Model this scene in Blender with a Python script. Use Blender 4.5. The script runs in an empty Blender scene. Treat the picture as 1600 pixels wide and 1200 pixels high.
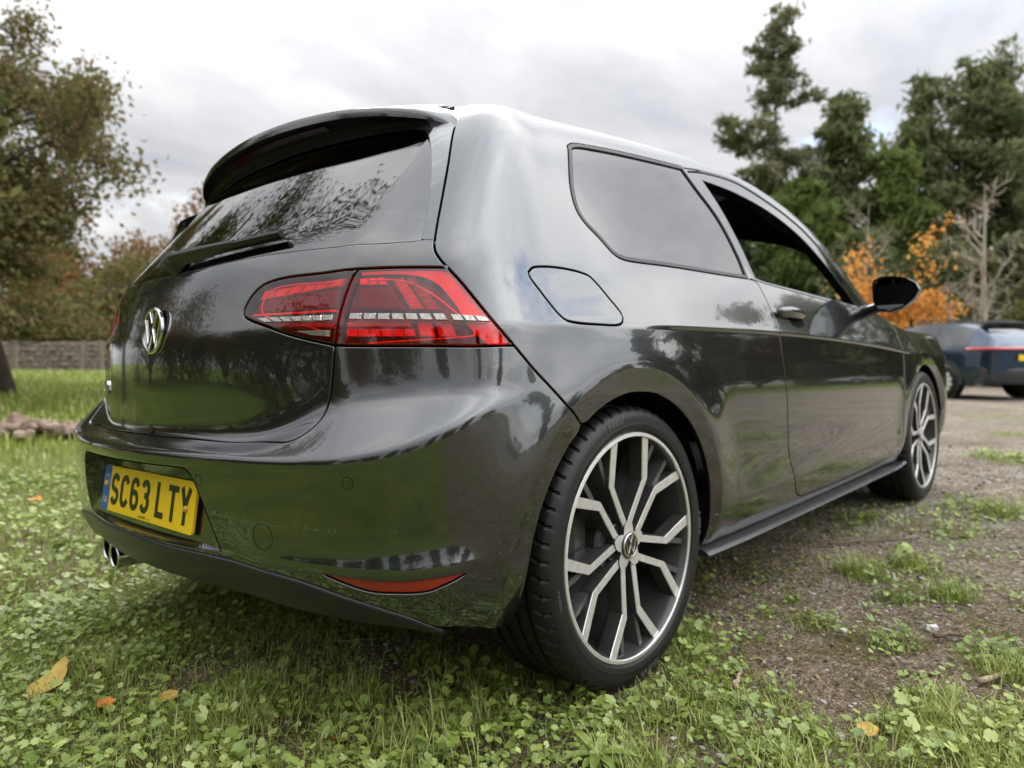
import bpy, math, random
import numpy as np
from mathutils import Matrix, Vector
from mathutils.geometry import delaunay_2d_cdt
from mathutils.kdtree import KDTree

rad = math.radians
scene = bpy.context.scene
COL = scene.collection

# ------------------------------------------------------------------ camera
cam_d = bpy.data.cameras.new("camera")
cam_d.sensor_width = 36.0
cam_d.lens = 25.53
cam_d.clip_start = 0.05
cam_d.clip_end = 3000.0
cam_d.dof.use_dof = True
cam_d.dof.focus_distance = 1.40
cam_d.dof.aperture_fstop = 3.2
cam = bpy.data.objects.new("camera", cam_d)
COL.objects.link(cam)
CAM = Vector((-1.40875, -1.74842, 0.7325))
FWD = Vector((0.741669, 0.670049, -0.030997))
RGT = Vector((0.670371, -0.742026, 0.0))
cam.location = CAM
cam.rotation_euler = FWD.to_track_quat('-Z', 'Y').to_euler()
scene.camera = cam

# ------------------------------------------------------------------ sky and sun
SUN_ELEV, SUN_ROT = rad(42), rad(38)
world = bpy.data.worlds.new("World")
scene.world = world
world.use_nodes = True


def build_world():
    nt = world.node_tree
    nt.nodes.clear()
    N = nt.nodes.new
    L = nt.links.new
    out = N('ShaderNodeOutputWorld')
    bg = N('ShaderNodeBackground')
    sky = N('ShaderNodeTexSky')
    sky.sky_type = 'NISHITA'
    sky.sun_disc = False
    sky.sun_elevation = SUN_ELEV
    sky.sun_rotation = SUN_ROT
    sky.altitude = 50
    geo = N('ShaderNodeTexCoord')
    sep = N('ShaderNodeSeparateXYZ')
    L(geo.outputs['Generated'], sep.inputs[0])
    # cloud deck: project the view direction on a plane overhead
    zc = N('ShaderNodeMath'); zc.operation = 'MAXIMUM'; zc.inputs[1].default_value = 0.0
    L(sep.outputs['Z'], zc.inputs[0])
    za = N('ShaderNodeMath'); za.operation = 'ADD'; za.inputs[1].default_value = 0.22
    L(zc.outputs[0], za.inputs[0])
    comb = N('ShaderNodeCombineXYZ')
    for i, a in enumerate('XY'):
        d = N('ShaderNodeMath'); d.operation = 'DIVIDE'
        L(sep.outputs[a], d.inputs[0]); L(za.outputs[0], d.inputs[1])
        L(d.outputs[0], comb.inputs[i])
    n1 = N('ShaderNodeTexNoise'); n1.inputs['Scale'].default_value = 1.35
    n1.inputs['Detail'].default_value = 9; n1.inputs['Roughness'].default_value = .57
    n1.inputs['Distortion'].default_value = .35
    n2 = N('ShaderNodeTexNoise'); n2.inputs['Scale'].default_value = .9
    n2.inputs['Detail'].default_value = 6; n2.inputs['Roughness'].default_value = .6
    mp = N('ShaderNodeMapping'); mp.inputs['Location'].default_value = (3.1, 1.7, 0); mp.inputs['Rotation'].default_value = (0, 0, .6); mp.inputs['Scale'].default_value = (.9, 1.25, 1)
    L(comb.outputs[0], mp.inputs[0])
    L(mp.outputs[0], n1.inputs['Vector'])
    mp2 = N('ShaderNodeMapping'); mp2.inputs['Location'].default_value = (4.6, 2.4, 1)
    L(comb.outputs[0], mp2.inputs[0]); L(mp2.outputs[0], n2.inputs['Vector'])
    r1 = N('ShaderNodeValToRGB')
    e = r1.color_ramp.elements
    e[0].position, e[0].color = .30, (2.75, 2.83, 3.1, 1)
    e[1].position, e[1].color = .68, (5.6, 5.55, 5.5, 1)
    m = r1.color_ramp.elements.new(.50); m.color = (3.95, 3.98, 4.1, 1)
    L(n1.outputs[0], r1.inputs[0])
    r2 = N('ShaderNodeValToRGB')
    e = r2.color_ramp.elements
    e[0].position, e[0].color = .30, (0, 0, 0, 1)
    e[1].position, e[1].color = .39, (1, 1, 1, 1)
    L(n2.outputs[0], r2.inputs[0])
    mix = N('ShaderNodeMix'); mix.data_type = 'RGBA'
    L(r2.outputs[0], mix.inputs[0]); L(sky.outputs[0], mix.inputs[6]); L(r1.outputs[0], mix.inputs[7])
    # an overcast sky is brighter overhead than near the horizon
    pw = N('ShaderNodeMath'); pw.operation = 'POWER'; pw.inputs[1].default_value = 2.0
    L(zc.outputs[0], pw.inputs[0])
    gn = N('ShaderNodeMath'); gn.operation = 'MULTIPLY_ADD'; gn.inputs[1].default_value = 2.9; gn.inputs[2].default_value = 1.0
    L(pw.outputs[0], gn.inputs[0])
    # sky glow added right of the car, apart from the sun, to brighten reflections
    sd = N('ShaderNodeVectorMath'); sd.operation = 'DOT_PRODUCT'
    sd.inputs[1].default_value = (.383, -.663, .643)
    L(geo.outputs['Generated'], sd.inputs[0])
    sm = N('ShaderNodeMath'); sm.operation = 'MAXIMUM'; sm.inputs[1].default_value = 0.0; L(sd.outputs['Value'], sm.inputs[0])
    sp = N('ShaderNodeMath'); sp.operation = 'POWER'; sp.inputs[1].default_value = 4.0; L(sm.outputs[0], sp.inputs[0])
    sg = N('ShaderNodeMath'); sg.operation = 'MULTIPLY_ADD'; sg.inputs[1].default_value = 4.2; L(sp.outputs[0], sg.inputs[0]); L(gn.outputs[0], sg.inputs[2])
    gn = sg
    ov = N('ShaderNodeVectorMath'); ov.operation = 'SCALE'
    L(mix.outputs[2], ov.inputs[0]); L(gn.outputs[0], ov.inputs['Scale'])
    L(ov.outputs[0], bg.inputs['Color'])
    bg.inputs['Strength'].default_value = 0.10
    L(bg.outputs[0], out.inputs['Surface'])


build_world()
sun_d = bpy.data.lights.new("sun", 'SUN')
sun_d.energy = 1.5
sun_d.angle = rad(30)
sun_d.color = (1.0, .96, .90)
sun = bpy.data.objects.new("sun", sun_d)
COL.objects.link(sun)
# the sky's sun stands at azimuth SUN_ROT measured from +Y towards +X
_sd = Vector((math.sin(SUN_ROT) * math.cos(SUN_ELEV), math.cos(SUN_ROT) * math.cos(SUN_ELEV), math.sin(SUN_ELEV)))
sun.rotation_euler = _sd.to_track_quat('Z', 'Y').to_euler()
sun.location = (0, 0, 30)
vs = scene.view_settings
vs.view_transform = 'Standard'
vs.look = 'None'
vs.exposure = 0.78
vs.gamma = 1.0
vs.use_curve_mapping = False
scene.render.engine = 'CYCLES'
scene.cycles.max_bounces = 8
scene.cycles.transparent_max_bounces = 12
scene.cycles.sample_clamp_indirect = 6


# ------------------------------------------------------------------ helpers
def prop(o, label=None, cat=None, group=None, kind=None):
    if label: o['label'] = label
    if cat: o['category'] = cat
    if group: o['group'] = group
    if kind: o['kind'] = kind
    return o


def np_mesh(name, V, faces, mats, normals=None, smooth=True, mat_idx=None, attrs=None):
    """faces: (n,3)/(n,4) array or list of arrays of different widths"""
    me = bpy.data.meshes.new(name)
    V = np.asarray(V, np.float32)
    if isinstance(faces, np.ndarray): faces = [faces]
    faces = [np.asarray(f, np.int32) for f in faces if len(f)]
    nl = sum(f.size for f in faces); nf = sum(len(f) for f in faces)
    me.vertices.add(len(V)); me.vertices.foreach_set('co', V.ravel())
    me.loops.add(nl); me.loops.foreach_set('vertex_index', np.concatenate([f.ravel() for f in faces]))
    st, tot = [], []
    p = 0
    for f in faces:
        w = f.shape[1]
        st.append(p + np.arange(len(f)) * w); tot.append(np.full(len(f), w)); p += f.size
    me.polygons.add(nf)
    me.polygons.foreach_set('loop_start', np.concatenate(st).astype(np.int32))
    me.polygons.foreach_set('loop_total', np.concatenate(tot).astype(np.int32))
    me.polygons.foreach_set('use_smooth', np.full(nf, bool(smooth)))
    if not isinstance(mats, (list, tuple)): mats = [mats]
    for m in mats: me.materials.append(m)
    if mat_idx is not None: me.polygons.foreach_set('material_index', np.asarray(mat_idx, np.int32))
    me.update(calc_edges=True)
    if attrs:
        for k, a in attrs.items():
            at = me.attributes.new(k, 'FLOAT', 'POINT'); at.data.foreach_set('value', np.asarray(a, np.float32))
    if normals is not None:
        me.normals_split_custom_set_from_vertices(np.asarray(normals, np.float32).tolist())
    return me


def link(name, me, parent=None, loc=None, rot=None):
    o = bpy.data.objects.new(name, me)
    COL.objects.link(o)
    if parent is not None: o.parent = parent
    if loc is not None: o.location = loc
    if rot is not None: o.rotation_euler = rot
    return o


def empty(name, loc=(0, 0, 0), rz=0):
    o = bpy.data.objects.new(name, None)
    o.empty_display_size = .2
    COL.objects.link(o)
    o.location = loc; o.rotation_euler = (0, 0, rz)
    return o


class MB:
    """collects simple solids into one mesh"""
    def __init__(s): s.V = []; s.F = []; s.M = []; s.n = 0
    def add(s, V, F, m=0):
        V = [tuple(map(float, v)) for v in V]
        s.V += V
        for f in F: s.F.append([i + s.n for i in f]); s.M.append(m)
        s.n += len(V); return s
    def box(s, c, d, m=0, mat=None, bev=0):
        x, y, z = [k / 2 for k in d]
        b = min(bev, x * .9, y * .9, z * .9)
        if b > 0:
            V, F = [], []
            for sx in (-1, 1):
                for sy in (-1, 1):
                    for sz in (-1, 1):
                        V += [(sx * x, sy * (y - b), sz * (z - b)), (sx * (x - b), sy * y, sz * (z - b)), (sx * (x - b), sy * (y - b), sz * z)]
            import itertools
            ix = lambda a, b_, c_, k: ((a > 0) * 4 + (b_ > 0) * 2 + (c_ > 0)) * 3 + k
            for q in (-1, 1):
                F.append([ix(q, a, b_, 0) for a, b_ in ((-1, -1), (1, -1), (1, 1), (-1, 1))][::q])
                F.append([ix(a, q, b_, 1) for a, b_ in ((-1, -1), (1, -1), (1, 1), (-1, 1))][::-q])
                F.append([ix(a, b_, q, 2) for a, b_ in ((-1, -1), (1, -1), (1, 1), (-1, 1))][::q])
            for a in (-1, 1):
                for b_ in (-1, 1):
                    F.append([ix(a, b_, -1, 0), ix(a, b_, 1, 0), ix(a, b_, 1, 1), ix(a, b_, -1, 1)][::a * b_])
                    F.append([ix(a, -1, b_, 0), ix(a, 1, b_, 0), ix(a, 1, b_, 2), ix(a, -1, b_, 2)][::-a * b_])
                    F.append([ix(-1, a, b_, 1), ix(1, a, b_, 1), ix(1, a, b_, 2), ix(-1, a, b_, 2)][::a * b_])
                    for c_ in (-1, 1):
                        F.append([ix(a, b_, c_, 0), ix(a, b_, c_, 1), ix(a, b_, c_, 2)][::a * b_ * c_])
        else:
            V = [(sx * x, sy * y, sz * z) for sx in (-1, 1) for sy in (-1, 1) for sz in (-1, 1)]
            F = [(0, 1, 3, 2), (4, 6, 7, 5), (0, 4, 5, 1), (2, 3, 7, 6), (0, 2, 6, 4), (1, 5, 7, 3)]
        V = [Vector(v) for v in V]
        if mat is not None: V = [mat @ v for v in V]
        return s.add([v + Vector(c) for v in V], F, m)
    def tube(s, pts, rads, seg=8, m=0, cap=True, closed=False):
        pts = [Vector(p) for p in pts]; n = len(pts)
        if not hasattr(rads, '__len__'): rads = [rads] * n
        V = []; up = None
        for i, p in enumerate(pts):
            if closed: t = pts[(i + 1) % n] - pts[i - 1]
            else: t = pts[min(i + 1, n - 1)] - pts[max(i - 1, 0)]
            if t.length < 1e-9: t = Vector((0, 0, 1))
            t.normalize()
            if up is None:
                up = t.orthogonal().normalized()
            up = (up - t * up.dot(t)); up = up.normalized() if up.length > 1e-6 else t.orthogonal().normalized()
            w = t.cross(up)
            for k in range(seg):
                a = 2 * math.pi * k / seg
                V.append(p + (up * math.cos(a) + w * math.sin(a)) * rads[i])
        F = []
        for i in range(n if closed else n - 1):
            j = (i + 1) % n
            for k in range(seg):
                l = (k + 1) % seg
                F.append((i * seg + k, i * seg + l, j * seg + l, j * seg + k))
        if cap and not closed:
            F.append(tuple(range(seg))[::-1]); F.append(tuple((n - 1) * seg + k for k in range(seg)))
        return s.add(V, F, m)
    def lathe(s, prof, seg=32, axis='z', c=(0, 0, 0), m=0, closed=False):
        """prof: [(r, h)]"""
        V = []; n = len(prof)
        for k in range(seg):
            a = 2 * math.pi * k / seg
            for r, h in prof:
                x, y = r * math.cos(a), r * math.sin(a)
                v = {'z': (x, y, h), 'y': (x, h, y), 'x': (h, x, y)}[axis]
                V.append((v[0] + c[0], v[1] + c[1], v[2] + c[2]))
        F = []
        fl = axis == 'y'
        for k in range(seg):
            l = (k + 1) % seg
            for i in range(n if closed else n - 1):
                j = (i + 1) % n
                f = (k * n + i, l * n + i, l * n + j, k * n + j)
                F.append(f[::-1] if fl else f)
        return s.add(V, F, m)
    def prism(s, poly, h0, h1, fr=None, m=0, m_side=None, bev=0):
        """poly: 2-D outline (ccw) extruded from h0 to h1; fr maps (x,y,h) -> 3-D"""
        fr = fr or (lambda x, y, h: (x, y, h))
        n = len(poly)
        V = [fr(x, y, h0) for x, y in poly] + [fr(x, y, h1) for x, y in poly]
        F = [tuple(range(n))[::-1]]; M = [m if m_side is None else m_side]
        side = m if m_side is None else m_side
        if bev > 0:
            c = np.array(poly, float)
            a = np.roll(c, 1, 0); b = np.roll(c, -1, 0)
            t1 = c - a; t2 = b - c
            t1 /= np.linalg.norm(t1, axis=1)[:, None] + 1e-9; t2 /= np.linalg.norm(t2, axis=1)[:, None] + 1e-9
            nn = np.stack([-(t1 + t2)[:, 1], (t1 + t2)[:, 0]], 1)
            nn /= np.maximum(np.linalg.norm(nn, axis=1), .5)[:, None]
            inn = c + nn * bev
            hb = h1 - math.copysign(bev, h1 - h0)
            V = V[:n] + [fr(x, y, hb) for x, y in poly] + [fr(x, y, h1) for x, y in inn]
            for i in range(n):
                j = (i + 1) % n
                F.append((n + i, n + j, 2 * n + j, 2 * n + i)); M.append(m)
            F.append(tuple(range(2 * n, 3 * n))); M.append(m)
        else:
            F.append(tuple(range(n, 2 * n))); M.append(m)
        for i in range(n):
            j = (i + 1) % n
            F.append((i, j, n + j, n + i)); M.append(side)
        V = [tuple(map(float, v)) for v in V]
        s.V += V
        for f, mm in zip(F, M): s.F.append([i + s.n for i in f]); s.M.append(mm)
        s.n += len(V); return s
    def mesh(s, name, mats, smooth=False, angle=None):
        me = bpy.data.meshes.new(name)
        me.from_pydata(s.V, [], s.F)
        if not isinstance(mats, (list, tuple)): mats = [mats]
        for m in mats: me.materials.append(m)
        me.polygons.foreach_set('material_index', s.M)
        if smooth or angle:
            me.polygons.foreach_set('use_smooth', [True] * len(s.F))
        me.update()
        if angle:
            me.set_sharp_from_angle(angle=rad(angle))
        return me
    def build(s, name, mats, parent=None, loc=None, rot=None, smooth=False, angle=None):
        return link(name, s.mesh(name, mats, smooth, angle), parent, loc, rot)


# ------------------------------------------------------------------ materials
MAT = {}


def principled(name, col, rough=.5, metal=0., coat=0., ior=1.5, noise=None, bump=None, trans=0., emit=None, coat_ior=1.5, spec=.5):
    """noise=(scale, amount, second colour) ; bump=(scale, strength, distance)"""
    m = bpy.data.materials.new(name); m.use_nodes = True
    nt = m.node_tree; b = nt.nodes['Principled BSDF']
    b.inputs['Base Color'].default_value = (*col, 1)
    b.inputs['Roughness'].default_value = rough
    b.inputs['Metallic'].default_value = metal
    b.inputs['IOR'].default_value = ior
    b.inputs['Specular IOR Level'].default_value = spec
    if coat:
        b.inputs['Coat Weight'].default_value = coat; b.inputs['Coat Roughness'].default_value = .015; b.inputs['Coat IOR'].default_value = coat_ior
    if trans: b.inputs['Transmission Weight'].default_value = trans
    tc = nt.nodes.new('ShaderNodeTexCoord')
    if noise:
        n = nt.nodes.new('ShaderNodeTexNoise'); n.inputs['Scale'].default_value = noise[0]; n.inputs['Detail'].default_value = 6
        nt.links.new(tc.outputs['Object'], n.inputs['Vector'])
        r = nt.nodes.new('ShaderNodeValToRGB'); r.color_ramp.elements[0].position = .5 - noise[1]; r.color_ramp.elements[1].position = .5 + noise[1]
        r.color_ramp.elements[0].color = (*col, 1); r.color_ramp.elements[1].color = (*noise[2], 1)
        nt.links.new(n.outputs[0], r.inputs[0]); nt.links.new(r.outputs[0], b.inputs['Base Color'])
    if bump:
        n = nt.nodes.new('ShaderNodeTexNoise'); n.inputs['Scale'].default_value = bump[0]; n.inputs['Detail'].default_value = 5
        nt.links.new(tc.outputs['Object'], n.inputs['Vector'])
        bp = nt.nodes.new('ShaderNodeBump'); bp.inputs['Strength'].default_value = bump[1]; bp.inputs['Distance'].default_value = bump[2]
        nt.links.new(n.outputs[0], bp.inputs['Height']); nt.links.new(bp.outputs[0], b.inputs['Normal'])
    MAT[name] = m
    return m


def glassy(name, tint, ior=1.6, rough=.0, opaque=None):
    """thin sheet: coloured see-through plus a mirror layer by Fresnel"""
    m = bpy.data.materials.new(name); m.use_nodes = True
    nt = m.node_tree; nt.nodes.clear()
    o = nt.nodes.new('ShaderNodeOutputMaterial')
    t = nt.nodes.new('ShaderNodeBsdfTransparent') if opaque is None else nt.nodes.new('ShaderNodeBsdfDiffuse')
    t.inputs['Color'].default_value = (*(tint if opaque is None else opaque), 1)
    g = nt.nodes.new('ShaderNodeBsdfGlossy'); g.inputs['Roughness'].default_value = rough
    # Schlick reflectance from the facing angle, the same from either side of the sheet
    f0 = ((ior - 1) / (ior + 1)) ** 2
    lw = nt.nodes.new('ShaderNodeLayerWeight'); lw.inputs['Blend'].default_value = .5
    p5 = nt.nodes.new('ShaderNodeMath'); p5.operation = 'POWER'; p5.inputs[1].default_value = 5
    nt.links.new(lw.outputs['Facing'], p5.inputs[0])
    f = nt.nodes.new('ShaderNodeMath'); f.operation = 'MULTIPLY_ADD'; f.inputs[1].default_value = 1 - f0; f.inputs[2].default_value = f0
    nt.links.new(p5.outputs[0], f.inputs[0])
    mx = nt.nodes.new('ShaderNodeMixShader')
    nt.links.new(f.outputs[0], mx.inputs[0]); nt.links.new(t.outputs[0], mx.inputs[1]); nt.links.new(g.outputs[0], mx.inputs[2])
    nt.links.new(mx.outputs[0], o.inputs['Surface'])
    MAT[name] = m
    return m


def car_paint(name, col, rough=.22, metal=.85, dust=.05):
    m = principled(name, col, rough, metal, coat=1.0, coat_ior=1.75)
    nt = m.node_tree; b = nt.nodes['Principled BSDF']
    tc = nt.nodes.new('ShaderNodeTexCoord')
    fl = nt.nodes.new('ShaderNodeTexVoronoi'); fl.inputs['Scale'].default_value = 2600
    nt.links.new(tc.outputs['Object'], fl.inputs['Vector'])
    mp = nt.nodes.new('ShaderNodeMapRange'); mp.inputs['To Min'].default_value = .75; mp.inputs['To Max'].default_value = 1.3
    sp = nt.nodes.new('ShaderNodeSeparateColor'); nt.links.new(fl.outputs['Color'], sp.inputs[0])
    nt.links.new(sp.outputs[0], mp.inputs[0])
    # thin road film: noise-driven, thickest low on the car
    dn = nt.nodes.new('ShaderNodeTexNoise'); dn.inputs['Scale'].default_value = 9; dn.inputs['Detail'].default_value = 9; dn.inputs['Roughness'].default_value = .7
    nt.links.new(tc.outputs['Object'], dn.inputs['Vector'])
    dr = nt.nodes.new('ShaderNodeMapRange'); dr.inputs['From Min'].default_value = .42; dr.inputs['From Max'].default_value = .8
    dr.inputs['To Min'].default_value = 0; dr.inputs['To Max'].default_value = dust
    nt.links.new(dn.outputs[0], dr.inputs[0])
    sc = nt.nodes.new('ShaderNodeVectorMath'); sc.operation = 'SCALE'; sc.inputs[0].default_value = col
    nt.links.new(mp.outputs[0], sc.inputs['Scale'])
    mx = nt.nodes.new('ShaderNodeMix'); mx.data_type = 'RGBA'; mx.inputs[7].default_value = (.22, .20, .17, 1)
    nt.links.new(dr.outputs[0], mx.inputs[0]); nt.links.new(sc.outputs[0], mx.inputs[6])
    spk = nt.nodes.new('ShaderNodeTexVoronoi'); spk.inputs['Scale'].default_value = 130; nt.links.new(tc.outputs['Object'], spk.inputs['Vector'])
    lt = nt.nodes.new('ShaderNodeMath'); lt.operation = 'LESS_THAN'; lt.inputs[1].default_value = .17; nt.links.new(spk.outputs['Distance'], lt.inputs[0])
    zn = nt.nodes.new('ShaderNodeTexNoise'); zn.inputs['Scale'].default_value = 5.5; zn.inputs['Detail'].default_value = 5; nt.links.new(tc.outputs['Object'], zn.inputs['Vector'])
    zr = nt.nodes.new('ShaderNodeMapRange'); zr.inputs['From Min'].default_value = .60; zr.inputs['From Max'].default_value = .72; zr.inputs['To Max'].default_value = .5
    nt.links.new(zn.outputs[0], zr.inputs[0])
    mu = nt.nodes.new('ShaderNodeMath'); mu.operation = 'MULTIPLY'; nt.links.new(lt.outputs[0], mu.inputs[0]); nt.links.new(zr.outputs[0], mu.inputs[1])
    m3 = nt.nodes.new('ShaderNodeMix'); m3.data_type = 'RGBA'; m3.inputs[7].default_value = (.34, .31, .27, 1)
    nt.links.new(mu.outputs[0], m3.inputs[0]); nt.links.new(mx.outputs[2], m3.inputs[6])
    nt.links.new(m3.outputs[2], b.inputs['Base Color'])
    rr = nt.nodes.new('ShaderNodeMapRange'); rr.inputs['To Min'].default_value = .008; rr.inputs['To Max'].default_value = .03
    nt.links.new(dn.outputs[0], rr.inputs[0]); nt.links.new(rr.outputs[0], b.inputs['Coat Roughness'])
    # faint orange peel in the clear coat
    op = nt.nodes.new('ShaderNodeTexNoise'); op.inputs['Scale'].default_value = 60; op.inputs['Detail'].default_value = 2
    nt.links.new(tc.outputs['Object'], op.inputs['Vector'])
    bp = nt.nodes.new('ShaderNodeBump'); bp.inputs['Strength'].default_value = .05; bp.inputs['Distance'].default_value = .0012
    nt.links.new(op.outputs[0], bp.inputs['Height']); nt.links.new(bp.outputs[0], b.inputs['Coat Normal'])
    return m


car_paint('grey_paint', (.046, .050, .052), rough=.19)
principled('gloss_black', (.006, .006, .007), .06, coat=.5)
principled('satin_black', (.018, .018, .019), .42, bump=(900, .15, .0004))
principled('grey_trim', (.032, .033, .034), .3, coat=.3, noise=(30, .3, (.024, .024, .024)))
principled('chin_grey', (.014, .015, .016), .3, spec=.3)
principled('strip_red', (.035, .003, .004), .2)
principled('fin_black', (.006, .006, .007), .5, spec=.12)
principled('void_black', (.004, .004, .004), .9, spec=.1)
principled('cabin_dark', (.012, .012, .013), .85, spec=.2)
principled('headliner', (.03, .03, .03), .95, spec=.1)
principled('rubber', (.006, .006, .0065), .46, noise=(14, .3, (.014, .013, .0115)), bump=(500, .25, .0004), spec=.32)
principled('tyre_print', (.11, .11, .105), .5)
principled('chrome', (.78, .78, .76), .06, metal=1)
principled('chrome_dull', (.66, .66, .64), .16, metal=1)
principled('alloy_face', (.80, .80, .79), .34, metal=.7, noise=(60, .22, (.66, .64, .60)), bump=(420, .12, .0003))
principled('alloy_dark', (.022, .022, .023), .30, coat=.3, noise=(20, .3, (.045, .042, .037)))
principled('alloy_rib', (.055, .055, .056), .25, coat=.6)
principled('brake_steel', (.18, .17, .16), .45, metal=.8, noise=(40, .2, (.14, .08, .05)))
glassy('tinted_glass', (.035, .04, .04), ior=2.5)
glassy('clear_glass', (.80, .86, .84), ior=1.5)
glassy('red_lens', (.97, .085, .115), ior=1.9, rough=.015)
glassy('pale_lens', (.9, .75, .74), ior=1.62, rough=.015)
principled('lamp_red', (.75, .03, .035), .25, coat=.4)
principled('lamp_red_bright', (1.0, .09, .10), .18, coat=.5)
principled('lamp_maroon', (.13, .006, .014), .3, bump=(900, .4, .001))
principled('lamp_silver', (.62, .60, .57), .18, metal=.75, noise=(220, .2, (.30, .29, .27)))
principled('lamp_grey', (.16, .15, .14), .25, metal=.5)
principled('reflector_red', (.26, .012, .008), .25, coat=.6, bump=(420, .6, .001))
principled('plate_yellow', (.83, .55, .012), .32, noise=(60, .35, (.75, .48, .012)))
principled('plate_black', (.006, .012, .008), .35)
principled('plate_blue', (.01, .09, .34), .35)
principled('plate_gold', (.7, .55, .15), .4)
principled('screw_brass', (.62, .36, .09), .35, metal=.4)

# ------------------------------------------------------------------ ground
FH = Vector((FWD.x, FWD.y, 0)).normalized()
HOR = 565.0            # pixel row of the horizon in the 1600 x 1200 photograph; used only to work out distances


def spot(px, dep):
    """ground position for a bearing (photo column) and a distance ahead of the camera"""
    k = (px - 800) / 1134.6 * dep
    return CAM.x + FH.x * dep + RGT.x * k, CAM.y + FH.y * dep + RGT.y * k


def height_at(py, dep): return CAM.z + (HOR - py) / 1134.6 * dep


_rng0 = np.random.default_rng(11)
_tab = _rng0.random((256, 256))


def vnoise(x, y):
    xi = np.floor(x).astype(int); yi = np.floor(y).astype(int)
    fx = x - xi; fy = y - yi
    fx = fx * fx * (3 - 2 * fx); fy = fy * fy * (3 - 2 * fy)
    g = lambda a, b: _tab[a & 255, b & 255]
    return (g(xi, yi) * (1 - fx) + g(xi + 1, yi) * fx) * (1 - fy) + (g(xi, yi + 1) * (1 - fx) + g(xi + 1, yi + 1) * fx) * fy


def fbm(x, y, oct=4):
    s = 0; a = .5; t = 0
    for o in range(oct):
        s = s + a * vnoise(x * 2**o + 17 * o, y * 2**o + 5 * o); t += a; a *= .55
    return s / t


def ss(a, b, x):
    t = np.clip((x - a) / (b - a), 0, 1); return t * t * (3 - 2 * t)


def ground_z(x, y, rough=True):
    x = np.asarray(x, float); y = np.asarray(y, float)
    near = (.020074 * x - .022178 * (y + .8)) / .99955
    d = np.hypot(x - 1.0, y + .2)
    w = 1 - ss(3.2, 9.0, d)
    dep = (x - CAM.x) * FH.x + (y - CAM.y) * FH.y
    lat = (x - CAM.x) * RGT.x + (y - CAM.y) * RGT.y
    z = near * w + .45 * ss(0, 13, -lat) * ss(3, 18, dep)
    if rough:
        z = z + (fbm(x * 2.2, y * 2.2) - .5) * .03 + (fbm(x * 14, y * 14, 3) - .5) * .014 * np.exp(-d / 6)
        z = z - .012
    return z


WEEDS = [(-0.016, -1.065, .13), (-0.087, -1.179, .13), (0.07, -0.97, .08), (0.594, -1.044, .12), (0.622, -0.90, .07), (0.165, -1.416, .15), (0.168, -1.531, .16), (0.979, -1.153, .11), (1.174, -0.985, .10), (1.078, -1.285, .08), (1.364, -1.096, .12), (2.454, -1.197, .28), (1.967, -1.138, .15), (0.788, -0.92, .07), (0.02, -1.40, .07), (0.344, -1.377, .08), (0.643, -1.487, .12), (0.598, -1.235, .08), (-.52, -1.0, .10), (.34, -1.66, .16), (3.2, -1.5, .3), (4.4, -1.0, .3), (2.9, -2.0, .25), (1.7, -1.7, .2)]


def green(x, y):
    """1 = covered with plants, 0 = bare soil and stones"""
    n = fbm(x * 3.1 + 9, y * 3.1) - .5
    n2 = fbm(x * .9, y * .9 + 4) - .5
    g = np.maximum(ss(-.44, -.68, x + .5 * n - .22 * (y + .9)), ss(-.25, .45, y + .25 - .06 * x - .14 * np.maximum(x - 2.5, 0) + 1.0 * n2))
    # wheel has worn a bare patch
    g = g * (1 - .8 * ss(.34, .18, np.hypot(x + .16, (y + .93) * 1.2)))
    for wx, wy, r in WEEDS:
        g = np.maximum(g, ss(1.0, .42, np.hypot(x - wx, y - wy) / r + 1.1 * n))
    g = np.maximum(g, .75 * ss(.17, .28, fbm(x * 1.3 + 3, y * 1.3 + 8) - .42) * ss(14, 4, x))
    return g


def gravel_w(x, y):
    return ss(.3, 2.4, x + 2.0 * (fbm(x * 1.1, y * 1.1 + 2) - .5)) * (1 - ss(.2, 1.2, y - .08 * x))


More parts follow.
